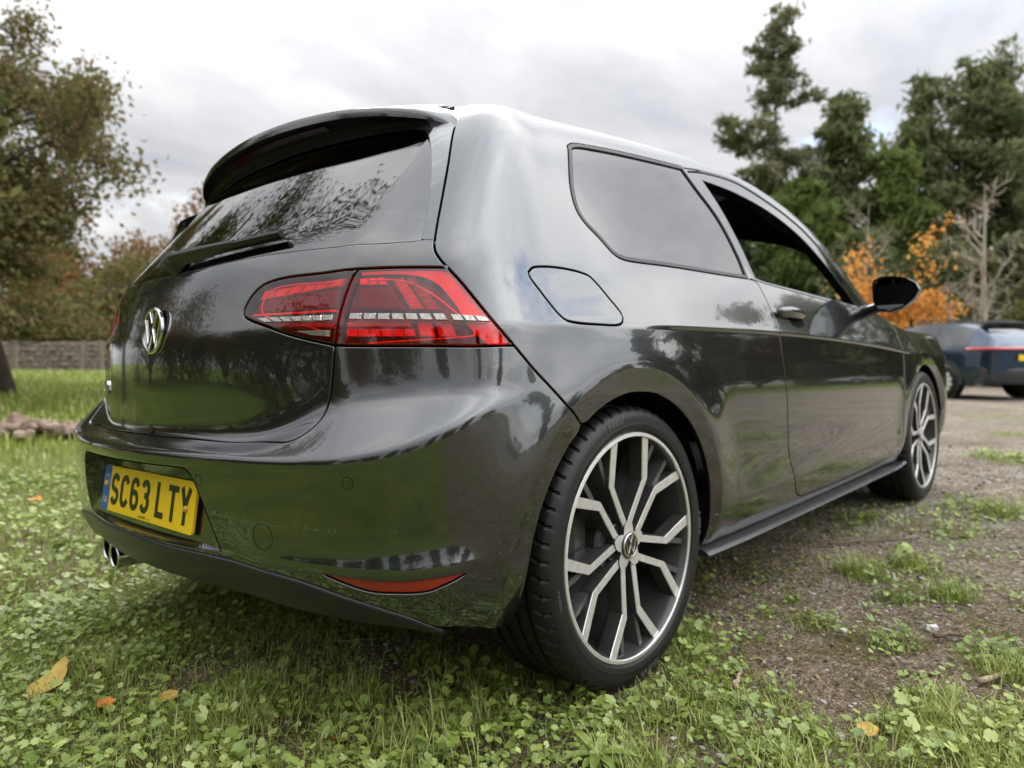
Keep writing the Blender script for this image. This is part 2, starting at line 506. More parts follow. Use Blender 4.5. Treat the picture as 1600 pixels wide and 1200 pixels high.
def build_ground():
    N = 372
    s = np.linspace(-1, 1, N)
    k = 6.7; a = .93
    ax = np.sinh(k * s) * a
    X, Y = np.meshgrid(ax + .1, ax - .7, indexing='ij')
    Z = ground_z(X, Y)
    V = np.stack([X, Y, Z], -1).reshape(-1, 3)
    i, j = np.meshgrid(np.arange(N - 1), np.arange(N - 1), indexing='ij')
    Fq = np.stack([i * N + j, (i + 1) * N + j, (i + 1) * N + j + 1, i * N + j + 1], -1).reshape(-1, 4)
    m = bpy.data.materials.new('ground'); m.use_nodes = True
    nt = m.node_tree; b = nt.nodes['Principled BSDF']; L = nt.links.new; Nn = nt.nodes.new
    b.inputs['Roughness'].default_value = .95; b.inputs['Specular IOR Level'].default_value = .15
    geo = Nn('ShaderNodeNewGeometry')
    def noise(scale, det=6, rough=.6):
        n = Nn('ShaderNodeTexNoise'); n.inputs['Scale'].default_value = scale; n.inputs['Detail'].default_value = det; n.inputs['Roughness'].default_value = rough
        L(geo.outputs['Position'], n.inputs['Vector']); return n.outputs[0]
    def ramp(inp, cols):
        r = Nn('ShaderNodeValToRGB'); e = r.color_ramp.elements
        e[0].position, e[0].color = cols[0][0], (*cols[0][1], 1); e[1].position, e[1].color = cols[-1][0], (*cols[-1][1], 1)
        for p, c in cols[1:-1]: q = e.new(p); q.color = (*c, 1)
        L(inp, r.inputs[0]); return r.outputs[0]
    def mix(f, c1, c2):
        x = Nn('ShaderNodeMix'); x.data_type = 'RGBA'; L(f, x.inputs[0]); L(c1, x.inputs[6]); L(c2, x.inputs[7]); return x.outputs[2]
    def attr(n):
        t = Nn('ShaderNodeAttribute'); t.attribute_name = n; return t.outputs['Fac']
    soil = ramp(noise(38, 8, .7), [(.30, (.075, .056, .038)), (.46, (.175, .137, .098)), (.60, (.265, .215, .16)), (.75, (.38, .335, .27))])
    moss = ramp(noise(90, 6, .7), [(.3, (.055, .058, .014)), (.7, (.14, .135, .036))])
    mfac = ramp(noise(5.5, 6, .65), [(.46, (0, 0, 0)), (.60, (.75, .75, .75))])
    vor = Nn('ShaderNodeTexVoronoi'); vor.inputs['Scale'].default_value = 70; L(geo.outputs['Position'], vor.inputs['Vector'])
    sepc = Nn('ShaderNodeSeparateColor'); L(vor.outputs['Color'], sepc.inputs[0])
    grav = ramp(sepc.outputs[0], [(.0, (.18, .155, .125)), (.4, (.34, .30, .25)), (.75, (.45, .41, .35)), (1, (.58, .55, .50))])
    edge = ramp(vor.outputs['Distance'], [(.25, (1, 1, 1)), (.75, (.42, .40, .36))])
    gm = Nn('ShaderNodeMix'); gm.data_type = 'RGBA'; gm.blend_type = 'MULTIPLY'; gm.inputs[0].default_value = 1; L(grav, gm.inputs[6]); L(edge, gm.inputs[7])
    dirt0 = mix(mfac, soil, moss)
    fl = Nn('ShaderNodeTexVoronoi'); fl.inputs['Scale'].default_value = 240; L(geo.outputs['Position'], fl.inputs['Vector'])
    flc = Nn('ShaderNodeSeparateColor'); L(fl.outputs['Color'], flc.inputs[0])
    flm = ramp(flc.outputs[0], [(.0, (.45, .42, .38)), (.5, (.9, .88, .85)), (.86, (1.15, 1.1, 1.05)), (1, (2.1, 2.0, 1.85))])
    dm = Nn('ShaderNodeMix'); dm.data_type = 'RGBA'; dm.blend_type = 'MULTIPLY'; dm.inputs[0].default_value = 1; L(dirt0, dm.inputs[6]); L(flm, dm.inputs[7])
    dirt = dm.outputs[2]
    big = ramp(noise(.9, 7, .68), [(.32, (.62, .60, .57)), (.5, (1, 1, 1)), (.68, (1.28, 1.24, 1.16))])
    gm2 = Nn('ShaderNodeMix'); gm2.data_type = 'RGBA'; gm2.blend_type = 'MULTIPLY'; gm2.inputs[0].default_value = 1; L(gm.outputs[2], gm2.inputs[6]); L(big, gm2.inputs[7])
    gm = gm2
    gmask = Nn('ShaderNodeMath'); gmask.operation = 'MULTIPLY_ADD'; gmask.use_clamp = True
    pn = ramp(noise(7, 5, .6), [(.40, (0, 0, 0)), (.58, (1, 1, 1))])
    half_ = Nn('ShaderNodeMath'); half_.operation = 'MULTIPLY_ADD'; half_.inputs[1].default_value = .55; half_.inputs[2].default_value = .45; L(pn, half_.inputs[0])
    L(attr('gravel'), gmask.inputs[0]); L(half_.outputs[0], gmask.inputs[1]); gmask.inputs[2].default_value = 0
    base = mix(gmask.outputs[0], dirt, gm.outputs[2])
    gr = ramp(noise(26, 8, .75), [(.30, (.06, .085, .016)), (.5, (.135, .18, .032)), (.72, (.23, .28, .065))])
    gr2 = ramp(noise(1.3, 5, .6), [(.35, (.6, .72, .5)), (.7, (1.25, 1.15, .9))])
    gg = Nn('ShaderNodeMix'); gg.data_type = 'RGBA'; gg.blend_type = 'MULTIPLY'; gg.inputs[0].default_value = 1; L(gr, gg.inputs[6]); L(gr2, gg.inputs[7])
    col = mix(attr('green'), base, gg.outputs[2])
    L(col, b.inputs['Base Color'])
    bp = Nn('ShaderNodeBump'); bp.inputs['Strength'].default_value = .9; bp.inputs['Distance'].default_value = .016
    ad = Nn('ShaderNodeMath'); ad.operation = 'ADD'; L(noise(120, 4, .7), ad.inputs[0]); L(vor.outputs['Distance'], ad.inputs[1])
    L(ad.outputs[0], bp.inputs['Height']); L(bp.outputs[0], b.inputs['Normal'])
    g = green(X, Y); gw = gravel_w(X, Y)
    far = np.hypot(X, Y)
    dep = (X - CAM.x) * FH.x + (Y - CAM.y) * FH.y; lat = (X - CAM.x) * RGT.x + (Y - CAM.y) * RGT.y
    # lawn to the left and beyond the gravel yard
    g = np.maximum(g * ss(40, 10, far), np.maximum(ss(-1.0, 2.0, Y - .16 * np.maximum(X, 0) - .8), ss(24, 27, X - .2 * Y + 4 * (fbm(X * .3, Y * .3) - .5))))
    near = ss(7, 3, far) * ss(.15, .45, dep) * ss(1.3, .9, np.abs(lat) / np.maximum(dep, .1))
    # under the built plants the soil shows; farther off the sheet itself carries the green
    g = g * (1 - .88 * near)
    g = np.maximum(g, ss(-3, -9, X) * ss(.40, .6, fbm(X * .25, Y * .25)))
    me = np_mesh('ground', V, Fq, m, attrs={'green': g.ravel(), 'gravel': gw.ravel()})
    o = link('ground', me); prop(o, kind='structure')


build_ground()

# ------------------------------------------------------------------ trees
def leaf_mat(name, c0, c1, c2, trans=.35, gloss=0.):
    m = bpy.data.materials.new(name); m.use_nodes = True
    nt = m.node_tree; nt.nodes.clear(); N = nt.nodes.new; L = nt.links.new
    o = N('ShaderNodeOutputMaterial'); d = N('ShaderNodeBsdfDiffuse'); t = N('ShaderNodeBsdfTranslucent'); g = N('ShaderNodeBsdfGlossy')
    a = N('ShaderNodeAttribute'); a.attribute_name = 'tint'
    r = N('ShaderNodeValToRGB'); e = r.color_ramp.elements
    e[0].color = (*c0, 1); e[1].color = (*c2, 1); q = e.new(.5); q.color = (*c1, 1)
    L(a.outputs['Fac'], r.inputs[0]); L(r.outputs[0], d.inputs[0]); L(r.outputs[0], t.inputs[0])
    g.inputs['Roughness'].default_value = .45; g.inputs['Color'].default_value = (.9, .95, .9, 1)
    mx = N('ShaderNodeMixShader'); mx.inputs[0].default_value = trans; L(d.outputs[0], mx.inputs[1]); L(t.outputs[0], mx.inputs[2])
    m2 = N('ShaderNodeMixShader'); m2.inputs[0].default_value = gloss; L(mx.outputs[0], m2.inputs[1]); L(g.outputs[0], m2.inputs[2])
    L(m2.outputs[0], o.inputs['Surface']); MAT[name] = m
    return m


leaf_mat('leaf_hawthorn', (.09, .10, .04), (.18, .175, .075), (.25, .165, .08))
leaf_mat('leaf_brown', (.10, .075, .03), (.20, .11, .045), (.27, .14, .055))
leaf_mat('needle_dark', (.085, .11, .05), (.175, .20, .095), (.26, .27, .14), .25)
leaf_mat('needle_light', (.075, .105, .03), (.15, .20, .06), (.22, .25, .09), .3)
leaf_mat('needle_grey', (.09, .10, .058), (.18, .185, .105), (.26, .25, .145), .25)
leaf_mat('leaf_orange', (.58, .22, .07), (.78, .37, .09), (.80, .52, .17), .45)
leaf_mat('leaf_olive', (.05, .06, .018), (.11, .12, .04), (.17, .16, .06), .3)
principled('bark', (.075, .058, .045), .9, noise=(8, .3, (.04, .03, .024)), bump=(30, .5, .02), spec=.1)
principled('bark_pale', (.46, .41, .34), .9, noise=(6, .3, (.30, .26, .21)), spec=.1)
principled('bark_red', (.10, .06, .042), .9, noise=(6, .3, (.05, .035, .028)), spec=.1)


def grow(rs, p, d, length, r, depth, up=.15, spread=.7, out=None, kids=(3, 4), shrink=.68, wob=.18, nseg=5):
    """recursive limbs: list of (points, radii, depth)"""
    pts = [p.copy()]; q = p.copy(); dd = d.copy()
    for i in range(nseg):
        dd = (dd + Vector((rs.gauss(0, wob), rs.gauss(0, wob), rs.gauss(0, wob) + up * .3))).normalized()
        q = q + dd * length / nseg; pts.append(q.copy())
    rads = [max(.004, r * (1 - .55 * i / nseg)) for i in range(nseg + 1)]
    out.append((pts, rads, depth))
    if depth <= 0: return
    n = rs.randint(*kids)
    for k in range(n):
        t = .35 + .65 * (k + rs.random()) / n
        i = min(int(t * nseg), nseg - 1); f = t * nseg - i
        bp = pts[i].lerp(pts[i + 1], f)
        axis = (pts[i + 1] - pts[i]).normalized()
        side = axis.orthogonal().normalized()
        side.rotate(Matrix.Rotation(rs.random() * 6.283, 3, axis))
        nd = (axis * (1 - spread * .6) + side * spread + Vector((0, 0, up))).normalized()
        grow(rs, bp, nd, length * shrink * rs.uniform(.8, 1.15), r * .55, depth - 1, up, spread, out, kids, shrink, wob, nseg)


def limb_mesh(limbs, name, mat, seg=(8, 6, 4, 3)):
    mb = MB()
    dm = max(l[2] for l in limbs)
    for pts, rads, d in limbs:
        mb.tube(pts, rads, seg[min(dm - d, len(seg) - 1)], cap=False)
    return mb.mesh(name, mat, smooth=True)


def leaves_mesh(name, C, size, mat, seed, flat=0., elong=1.5, tint=None, lo=.6, hi=1.25):
    """one small bent leaf (two triangles each side of the rib) per point in C"""
    rng = np.random.default_rng(seed); n = len(C)
    a = rng.normal(size=(n, 3)); a /= np.linalg.norm(a, axis=1, keepdims=True)
    b = rng.normal(size=(n, 3)); b -= a * (a * b).sum(1, keepdims=True)
    a[:, 2] *= (1 - flat)
    b /= np.linalg.norm(b, axis=1, keepdims=True)
    c = np.cross(a, b)
    s = size * rng.uniform(lo, hi, (n, 1))
    P = [C - a * s * elong * .5, C + b * s * .45 + c * s * .1, C + a * s * elong * .5, C - b * s * .45 + c * s * .1]
    V = np.stack(P, 1).reshape(-1, 3)
    k = np.arange(n)[:, None] * 4
    Fq = np.concatenate([k + [0, 1, 2], k + [0, 2, 3]])
    t = rng.random(n) if tint is None else np.clip(tint + rng.normal(0, .16, n), 0, 1)
    return np_mesh(name, V, Fq, mat, attrs={'tint': np.repeat(t, 4)}, smooth=False)


def put_tree(name, label, cat, x, y, crown, trunk, rz=0, sc=1., group=None, zoff=-.05):
    o = empty(name, (x, y, float(ground_z(x, y, False)) + zoff), rz)
    o.scale = (sc, sc, sc) if not hasattr(sc, '__len__') else sc
    prop(o, label, cat, group)
    if trunk is not None: link('trunk', trunk, o)
    for c in (crown if isinstance(crown, list) else [crown]):
        if c is not None: link('crown', c, o)
    return o


def deciduous(seed, H, spread, lean=(0, 0), leaf=.06, n=30000, mat='leaf_hawthorn', trunk_r=.16, fork=.30, depth=4, dens=.22, up=.12, droop=0., elong=1.5, kids=(3, 4), low=.10):
    rs = random.Random(seed); limbs = []
    d0 = Vector((lean[0], lean[1], 1)).normalized()
    base = [Vector((0, 0, -.1)), d0 * H * fork * .5 + Vector((rs.uniform(-.05, .05), rs.uniform(-.05, .05), 0)), d0 * H * fork]
    limbs.append((base, [trunk_r * 1.25, trunk_r, trunk_r * .85], depth + 1))
    nb = rs.randint(4, 5)
    for k in range(nb):
        az = 6.283 * (k + rs.uniform(-.3, .3)) / nb
        el = rs.uniform(.35, 1.1)
        dv = Vector((math.cos(az) * math.cos(el), math.sin(az) * math.cos(el), math.sin(el)))
        grow(rs, base[-1] - d0 * rs.uniform(0, H * fork * .35), dv, H * spread * rs.uniform(.8, 1.15), trunk_r * .6, depth - 1, up, .75, limbs, kids, .66, .16)
    grow(rs, base[-1], d0, H * (1 - fork) * .62, trunk_r * .7, depth - 1, up, .75, limbs, kids, .66, .16)
    rng = np.random.default_rng(seed)
    tips = []
    for pts, rads, d in limbs:
        if d <= 1:
            for i in range(len(pts) - 1):
                for t in (0, .33, .66): tips.append(tuple(pts[i].lerp(pts[i + 1], t)) + (d,))
    tips = np.array(tips)
    k = rng.integers(0, len(tips), n)
    C = tips[k, :3] + rng.normal(0, dens, (n, 3)) * [1, 1, .8]
    if droop: C[:, 2] -= rng.exponential(droop, n) * (rng.random(n) < .6)
    C = C[C[:, 2] > H * low]
    fz = H / np.percentile(C[:, 2], 99.7)
    C[:, 2] *= fz
    kept = []
    def on(p, l):
        for a, b in zip(l[0][:-1], l[0][1:]):
            d = b - a; t = max(0, min(1, (p - a).dot(d) / max(d.length_squared, 1e-9)))
            if (a + d * t - p).length < .03: return True
        return False
    for l in limbs:
        if l[2] > depth or (min(q_.z for q_ in l[0][1:]) > H * low * .75 and any(on(l[0][0], k_) for k_ in kept if k_[2] > l[2])): kept.append(l)
    limbs = kept
    limbs = [([Vector((q_.x, q_.y, q_.z * fz)) for q_ in pts], rads, d) for pts, rads, d in limbs]
    return limb_mesh(limbs, 'trunk', MAT['bark']), leaves_mesh('crown', C, leaf, MAT[mat], seed, elong=elong)


def conifer(seed, H, W, mat, n=16000, base=.25, shape=1., leaf=.215, gaps=.3, bark='bark_red', top_round=.35, clump=.55, trunks=1, tr=.32):
    """tall evergreen: straight trunk, tiers of limbs carrying tufts, with gaps between the tufts"""
    rs = random.Random(seed); rng = np.random.default_rng(seed)
    mb = MB(); tufts = []
    for tk in range(trunks):
        ox, oy = (rs.uniform(-1, 1) * W * .22, rs.uniform(-1, 1) * W * .22) if trunks > 1 else (0, 0)
        hh = H * (1 if tk == 0 else rs.uniform(.8, .97))
        pts = [Vector((ox + rs.gauss(0, .12), oy + rs.gauss(0, .12), hh * t)) for t in (0, .2, .4, .6, .8, 1)]
        mb.tube(pts, [tr, tr * .85, tr * .7, tr * .5, tr * .28, .03], 8, cap=False)
        nlimb = int(78 / trunks ** .5)
        for k in range(nlimb):
            t = base + (1 - base) * ((k + rs.random()) / nlimb)
            z = hh * t
            s = (t - base) / (1 - base)
            prof = min(1, (s + .12) / .3) ** .6 * (1 - s ** (1 / top_round) * .85) * shape
            if rs.random() < gaps * .5: continue
            L_ = W * .5 * prof * rs.uniform(.55, 1.15) + .3
            az = rs.random() * 6.283
            el = rs.uniform(-.15, .35) + s * .5
            d = Vector((math.cos(az) * math.cos(el), math.sin(az) * math.cos(el), math.sin(el)))
            p0 = Vector((ox, oy, z)); p1 = p0 + d * L_ * .55; p2 = p0 + d * L_ + Vector((0, 0, -.12 * L_))
            mb.tube([p0, p1, p2], [.09, .055, .02], 4, cap=False)
            nt_ = max(2, int(L_ * 2.6))
            for q in range(nt_):
                f = .3 + .7 * (q + rs.random()) / nt_
                c = p0.lerp(p2, f)
                tufts.append((c.x + rs.gauss(0, .3), c.y + rs.gauss(0, .3), c.z + rs.gauss(0, .25), rs.uniform(.5, 1.15)))
        tufts.append((ox, oy, hh - .2, .8)); tufts.append((ox, oy, hh - .9, .9))
    tufts = np.array(tufts)
    n = int(n * 1.75)
    k = rng.integers(0, len(tufts), n)
    C = tufts[k, :3] + rng.normal(0, .8, (n, 3)) * (tufts[k, 3:4] * clump * [1, 1, .62])
    tint = (np.sin(tufts[k, 0] * 3.3 + tufts[k, 2] * 2.1) * .25 + .5)
    return mb.mesh('trunk', MAT[bark], smooth=True), leaves_mesh('crown', C, leaf, MAT[mat], seed, elong=3.6, tint=tint)


# hawthorn on the left
t_, c_ = deciduous(5, 5.8, .50, lean=(-.10, .16), leaf=.062, n=104000, trunk_r=.17, fork=.30, depth=5, dens=.20, up=.04, kids=(3, 3), low=.17)
x, y = spot(8, 12.0)
put_tree('hawthorn_tree', 'big brown-green tree with a leaning trunk beside the fence and rubble', 'tree', x, y, c_, t_, rz=rad(60))
t_, c_ = deciduous(15, 5.2, .36, leaf=.075, n=24000, trunk_r=.12, fork=.26, depth=4, dens=.22, up=.05, low=.26)
x, y = spot(-190, 13.5)
put_tree('hawthorn_tree', 'second brown-green tree at the far left, cut by the picture edge', 'tree', x, y, c_, t_, rz=rad(10))
# brown hedge trees far behind the wall
for i, (px, top, dep, mt, lab) in enumerate([(190, 425, 30, 'leaf_olive', 'olive bush standing just behind the stone wall'), (275, 325, 40, 'leaf_brown', 'rust-brown autumn tree behind the car window edge'), (120, 380, 38, 'leaf_olive', 'dull green tree seen through the hawthorn branches'), (400, 330, 44, 'leaf_brown', 'brown autumn tree hidden behind the car roof'), (30, 400, 34, 'leaf_brown', 'brown tree behind the leaning hawthorn trunk')]):
    H = height_at(top, dep)
    t_, c_ = deciduous(30 + i, H, .34 if i != 1 else .5, leaf=.19, n=12000 if i != 1 else 20000, mat=mt, trunk_r=.2, fork=.16, depth=4, dens=.42, up=.05)
    x, y = spot(px, dep)
    put_tree('hedge_tree', lab, 'tree', x, y, c_, t_, rz=i)
# evergreens on the right
for i, (px, top, dep, wpx, mt, kw, lab) in enumerate([
        (1203, 44, 48, 235, 'needle_grey', dict(base=.12, gaps=.5, n=10500, top_round=.95, clump=.42, leaf=.18, shape=1.3), 'tallest grey-green pine with sky showing through its crown'),
        (1312, 168, 46, 140, 'needle_dark', dict(base=.12, gaps=.3, n=11000, top_round=.6), 'dense dark evergreen leaning against the tallest pine'),
        (1250, 300, 43, 150, 'needle_light', dict(base=.06, gaps=.1, n=12000, top_round=.5), 'low yellow-green evergreen at the foot of the tallest pine'),
        (1395, 250, 44, 95, 'needle_light', dict(base=.05, gaps=.1, n=11000, top_round=.7), 'narrow bright green conifer behind the orange maple'),
        (1440, 140, 52, 150, 'needle_dark', dict(base=.18, gaps=.45, n=10000, top_round=.6), 'dark pine left of the pair with bare trunks'),
        (1545, 95, 53, 190, 'needle_dark', dict(base=.42, gaps=.55, n=11000, top_round=.42, trunks=3), 'broad dark pine on three bare trunks with sky between them'),
        (1640, 100, 55, 170, 'needle_dark', dict(base=.35, gaps=.5, n=9500, top_round=.45, trunks=2), 'dark pine cut by the right picture edge'),
        (1345, 380, 40, 120, 'needle_dark', dict(base=.03, gaps=.05, n=8000, top_round=.4), 'dark low evergreen behind the left half of the orange maple'),
        (1470, 395, 41, 140, 'needle_dark', dict(base=.03, gaps=.05, n=9000, top_round=.4), 'dark low evergreen between the orange maple and the bare tree'),
        (1575, 400, 38, 150, 'needle_grey', dict(base=.03, gaps=.05, n=9000, top_round=.4), 'grey-green bush behind the bare tree and the blue car'),
        (1130, 330, 50, 160, 'needle_dark', dict(base=.04, gaps=.1, n=9000, top_round=.5), 'dark evergreen showing just above the car roof'),
        (1700, 260, 46, 170, 'needle_light', dict(base=.05, gaps=.1, n=9000, top_round=.5), 'green conifer beyond the right picture edge')]):
    H = height_at(top, dep); W = wpx / 1134.6 * dep
    t_, c_ = conifer(60 + i, H, W, mt, **kw)
    x, y = spot(px, dep)
    put_tree('pine_tree' if i in (0, 4, 5, 6) else 'evergreen_tree', lab, 'tree', x, y, c_, t_, rz=i * 1.3)
# orange maple and the pale bare tree
t_, c_ = deciduous(81, height_at(362, 24), .24, leaf=.10, n=4600, mat='leaf_orange', trunk_r=.07, fork=.34, depth=4, dens=.20, up=.06, low=.36)
x, y = spot(1395, 24)
put_tree('maple_tree', 'small maple with bright orange autumn leaves behind the wing mirror', 'tree', x, y, c_, t_, rz=.5)


def bare(seed, H, lean=0, r=.12, depth=5):
    rs = random.Random(seed); limbs = []
    pts = [Vector((rs.gauss(0, .04), rs.gauss(0, .04), H * t)) for t in (0, .15, .3, .45, .6, .8, 1)]
    limbs.append((pts, [r, r * .9, r * .8, r * .65, r * .5, r * .3, .01], depth))
    for k in range(17):
        t = .10 + .85 * k / 17
        i = min(int(t * 6), 5)
        az = rs.random() * 6.283; el = rs.uniform(.25, .9)
        d = Vector((math.cos(az) * math.cos(el), math.sin(az) * math.cos(el), math.sin(el)))
        grow(rs, Vector((0, 0, H * t)), d, H * .27 * (1 - t * .6), r * .36, 2, .1, .6, limbs, (3, 4), .6, .2)
    return limb_mesh(limbs, 'trunk', MAT['bark_pale'], (8, 5, 4, 3))


x, y = spot(1532, 22)
put_tree('bare_tree', 'pale leafless tree behind the parked blue car', 'tree', x, y, None, bare(91, height_at(292, 22)), rz=.4)
x, y = spot(1352, 27)
put_tree('bare_tree', 'thin leafless saplings standing over the orange maple', 'tree', x, y, None, bare(93, height_at(318, 27), r=.06), rz=1.4)
t_, c_ = deciduous(97, 2.6, .42, leaf=.12, n=6000, mat='leaf_olive', trunk_r=.05, fork=.12, depth=3, dens=.25, up=.02)
x, y = spot(1600, 21)
put_tree('shrub', 'olive garden shrub behind the parked blue car', 'shrub', x, y, c_, t_)
# trees round the yard, behind and beside the camera, seen in the car's paint and glass
ring = [deciduous(111, 9.0, .36, leaf=.15, n=20000, mat='leaf_olive', trunk_r=.2, fork=.07, depth=4, dens=.5, droop=1.2, elong=2.0, low=.01),
        deciduous(112, 8.0, .36, leaf=.15, n=19000, mat='leaf_brown', trunk_r=.2, fork=.06, depth=4, dens=.5, low=.01),
        conifer(113, 13.0, 6.5, 'needle_dark', n=12000, base=.01, gaps=.1, top_round=.5)]
RING = [(112, 17, 1, .85), (124, 22, 0, .9), (137, 26, 1, .75), (151, 21, 0, 1.0), (163, 30, 2, .8), (176, 27, 1, .8), (190, 24, 0, .85), (206, 29, 2, .75), (222, 26, 1, .8), (240, 31, 2, .8), (256, 28, 0, .9), (272, 34, 2, .85), (288, 31, 1, 1.0), (302, 36, 2, .9), (314, 38, 0, 1.0), (322, 44, 2, .9), (330, 42, 2, 1.0), (336, 46, 1, 1.1), (342, 44, 2, 1.05), (348, 47, 2, 1.0), (353, 45, 0, 1.1), (358, 50, 2, 1.05), (3, 52, 2, 1.0)]
KIND = ['drooping willow-like tree', 'brown autumn tree', 'dark conifer']
for i, (az, dist, kd, sc) in enumerate(RING):
    x, y = 0 + dist * math.cos(rad(az)), -.5 + dist * math.sin(rad(az))
    if 280 < az < 328: sc *= .52
    if az >= 328: dist += 12; sc *= 1.2
    put_tree(['willow_tree', 'autumn_tree', 'evergreen_tree'][kd], KIND[kd] + ' on the yard edge, mirrored in the car', 'tree', x, y, ring[kd][1], ring[kd][0], rz=i * 1.7, sc=sc, group=KIND[kd] + 's round the yard')

t_, c_ = deciduous(141, 13.0, .20, leaf=.062, n=44000, mat='leaf_olive', trunk_r=.2, fork=.25, depth=5, dens=.22, droop=1.0, elong=2.6, kids=(3, 3), up=.2)
put_tree('willow_tree', 'tall fine-leaved willow left of the picture, mirrored in the rear window', 'tree', -1.6, 9.8, c_, t_)

# ------------------------------------------------------------------ stone wall, fence and rubble on the left
principled('wall_stone', (.27, .215, .19), .95, noise=(3, .35, (.17, .14, .115)), bump=(25, .5, .02), spec=.1)
principled('old_wood', (.24, .21, .175), .9, noise=(12, .3, (.15, .13, .105)), spec=.1)
principled('rubble', (.40, .30, .24), .95, noise=(5, .4, (.20, .15, .11)), bump=(30, .5, .01), spec=.1)


def stone_geo(rng, sx, sy, sz):
    """rough block: a cube split once with its corners knocked about"""
    g = np.array([(a, b, c) for a in (-1, 0, 1) for b in (-1, 0, 1) for c in (-1, 0, 1)], float)
    keep = [i for i, p in enumerate(g) if abs(p).max() == 1]
    P = g[keep]
    P = P / (np.linalg.norm(P, axis=1, keepdims=True) ** .45)
    P = P * (1 + rng.normal(0, .09, (len(P), 1)))
    P = P * [sx / 2, sy / 2, sz / 2]
    idx = {tuple(g[k]): i for i, k in enumerate(keep)}
    Fc = []
    for ax in range(3):
        for s in (-1, 1):
            o = [k for k in range(3) if k != ax]
            for a in (-1, 0):
                for b in (-1, 0):
                    q = []
                    for da, db in ((0, 0), (1, 0), (1, 1), (0, 1)):
                        v = [0, 0, 0]; v[ax] = s; v[o[0]] = a + da; v[o[1]] = b + db; q.append(idx[tuple(map(float, v))])
                    flip = (s > 0) != (ax == 1)
                    Fc.append(q if flip else q[::-1])
    return P, Fc


rng = np.random.default_rng(3)
ax_, ay_ = spot(-160, 22.5); bx_, by_ = spot(420, 23.5)
wd = Vector((bx_ - ax_, by_ - ay_, 0)); wl = wd.length; wd.normalize(); wn = Vector((-wd.y, wd.x, 0))
wall = empty('stone_wall', ((ax_ + bx_) / 2, (ay_ + by_) / 2, 0)); prop(wall, 'low rubble stone wall across the far side of the lawn', 'wall')
core = MB(); stones = MB()
nseg = 24
for i in range(nseg):
    t = (i + .5) / nseg; p = Vector((ax_, ay_, 0)) + wd * wl * t; z = float(ground_z(p.x, p.y, False))
    c = p - wall.location
    rot = Matrix.Rotation(math.atan2(wd.y, wd.x), 3, 'Z')
    core.box((c.x, c.y, z + .42), (wl / nseg * 1.02, .30, .98), mat=rot)
    for r_ in range(6):
        for k in range(2):
            w_ = wl / nseg / 2
            P, Fc = stone_geo(rng, w_ * rng.uniform(.5, 1.05), .16 * rng.uniform(.8, 1.3), .16 * rng.uniform(.7, 1.15))
            off = wd * ((k - .5) * w_ + rng.uniform(-.35, .35) * w_) - wn * rng.uniform(.11, .15)
            V = [rot @ Vector(v) + c + off + Vector((0, 0, z + .03 + r_ * .158)) for v in P]
            stones.add(V, Fc)
core.build('wall_core', MAT['wall_stone'], wall)
prop(stones.build('wall_stones', MAT['wall_stone'], wall), kind='stuff')
fence = empty('rail_fence', (*spot(60, 20.5), 0)); prop(fence, 'weathered pale wooden rail fence in front of the stone wall', 'fence')
fa = Vector((*spot(-150, 20.5), 0)); fb = Vector((*spot(420, 21.5), 0)); fd = (fb - fa)
rot = Matrix.Rotation(math.atan2(fd.y, fd.x), 3, 'Z')
for i in range(18):
    if i in (2, 6, 7, 11, 14): continue
    p = fa + fd * ((i + rng.normal(0, .16)) / 17); z = float(ground_z(p.x, p.y, False))
    m_ = MB(); m_.box((0, 0, .55), (.10, .10, 1.22), mat=rot @ Matrix.Rotation(rng.normal(0, .05), 3, 'Y'), bev=.01)
    m_.build('fence_post', MAT['old_wood'], fence, loc=(p.x - fence.location.x, p.y - fence.location.y, z))
for i in range(17):
    p0 = fa + fd * (i / 17); p1 = fa + fd * ((i + 1) / 17)
    for h in (1.08,):
        m_ = MB(); a = p0 - fence.location + Vector((0, 0, float(ground_z(p0.x, p0.y, False)) + h)); b = p1 - fence.location + Vector((0, 0, float(ground_z(p1.x, p1.y, False)) + h))
        m_.tube([a, (a + b) / 2 + Vector((0, 0, rng.normal(0, .02))), b], .045, 6); m_.build('fence_rail', MAT['old_wood'], fence)
px_, py_ = spot(48, 7.4)
pile = empty('rubble_pile', (px_, py_, float(ground_z(px_, py_, False)))); prop(pile, 'heap of broken pinkish stones lying on the lawn under the tree', 'rubble')
for i in range(46):
    a = rng.random() * 6.28; r_ = rng.random() ** .6
    P, Fc = stone_geo(rng, *(rng.uniform(.07, .20, 3) * [1, 1, .6]))
    mb = MB(); q = Matrix.Rotation(rng.random() * 6.28, 3, 'Z') @ Matrix.Rotation(rng.normal(0, .3), 3, 'X')
    mb.add([q @ Vector(v) for v in P], Fc)
    lx, ly = .62 * r_ * math.cos(a), .40 * r_ * math.sin(a)
    ww = RGT * lx + FH * ly
    mb.build('stone', MAT['rubble'], pile, loc=(ww.x, ww.y, .03 + (1 - r_) * .17 * rng.random()))

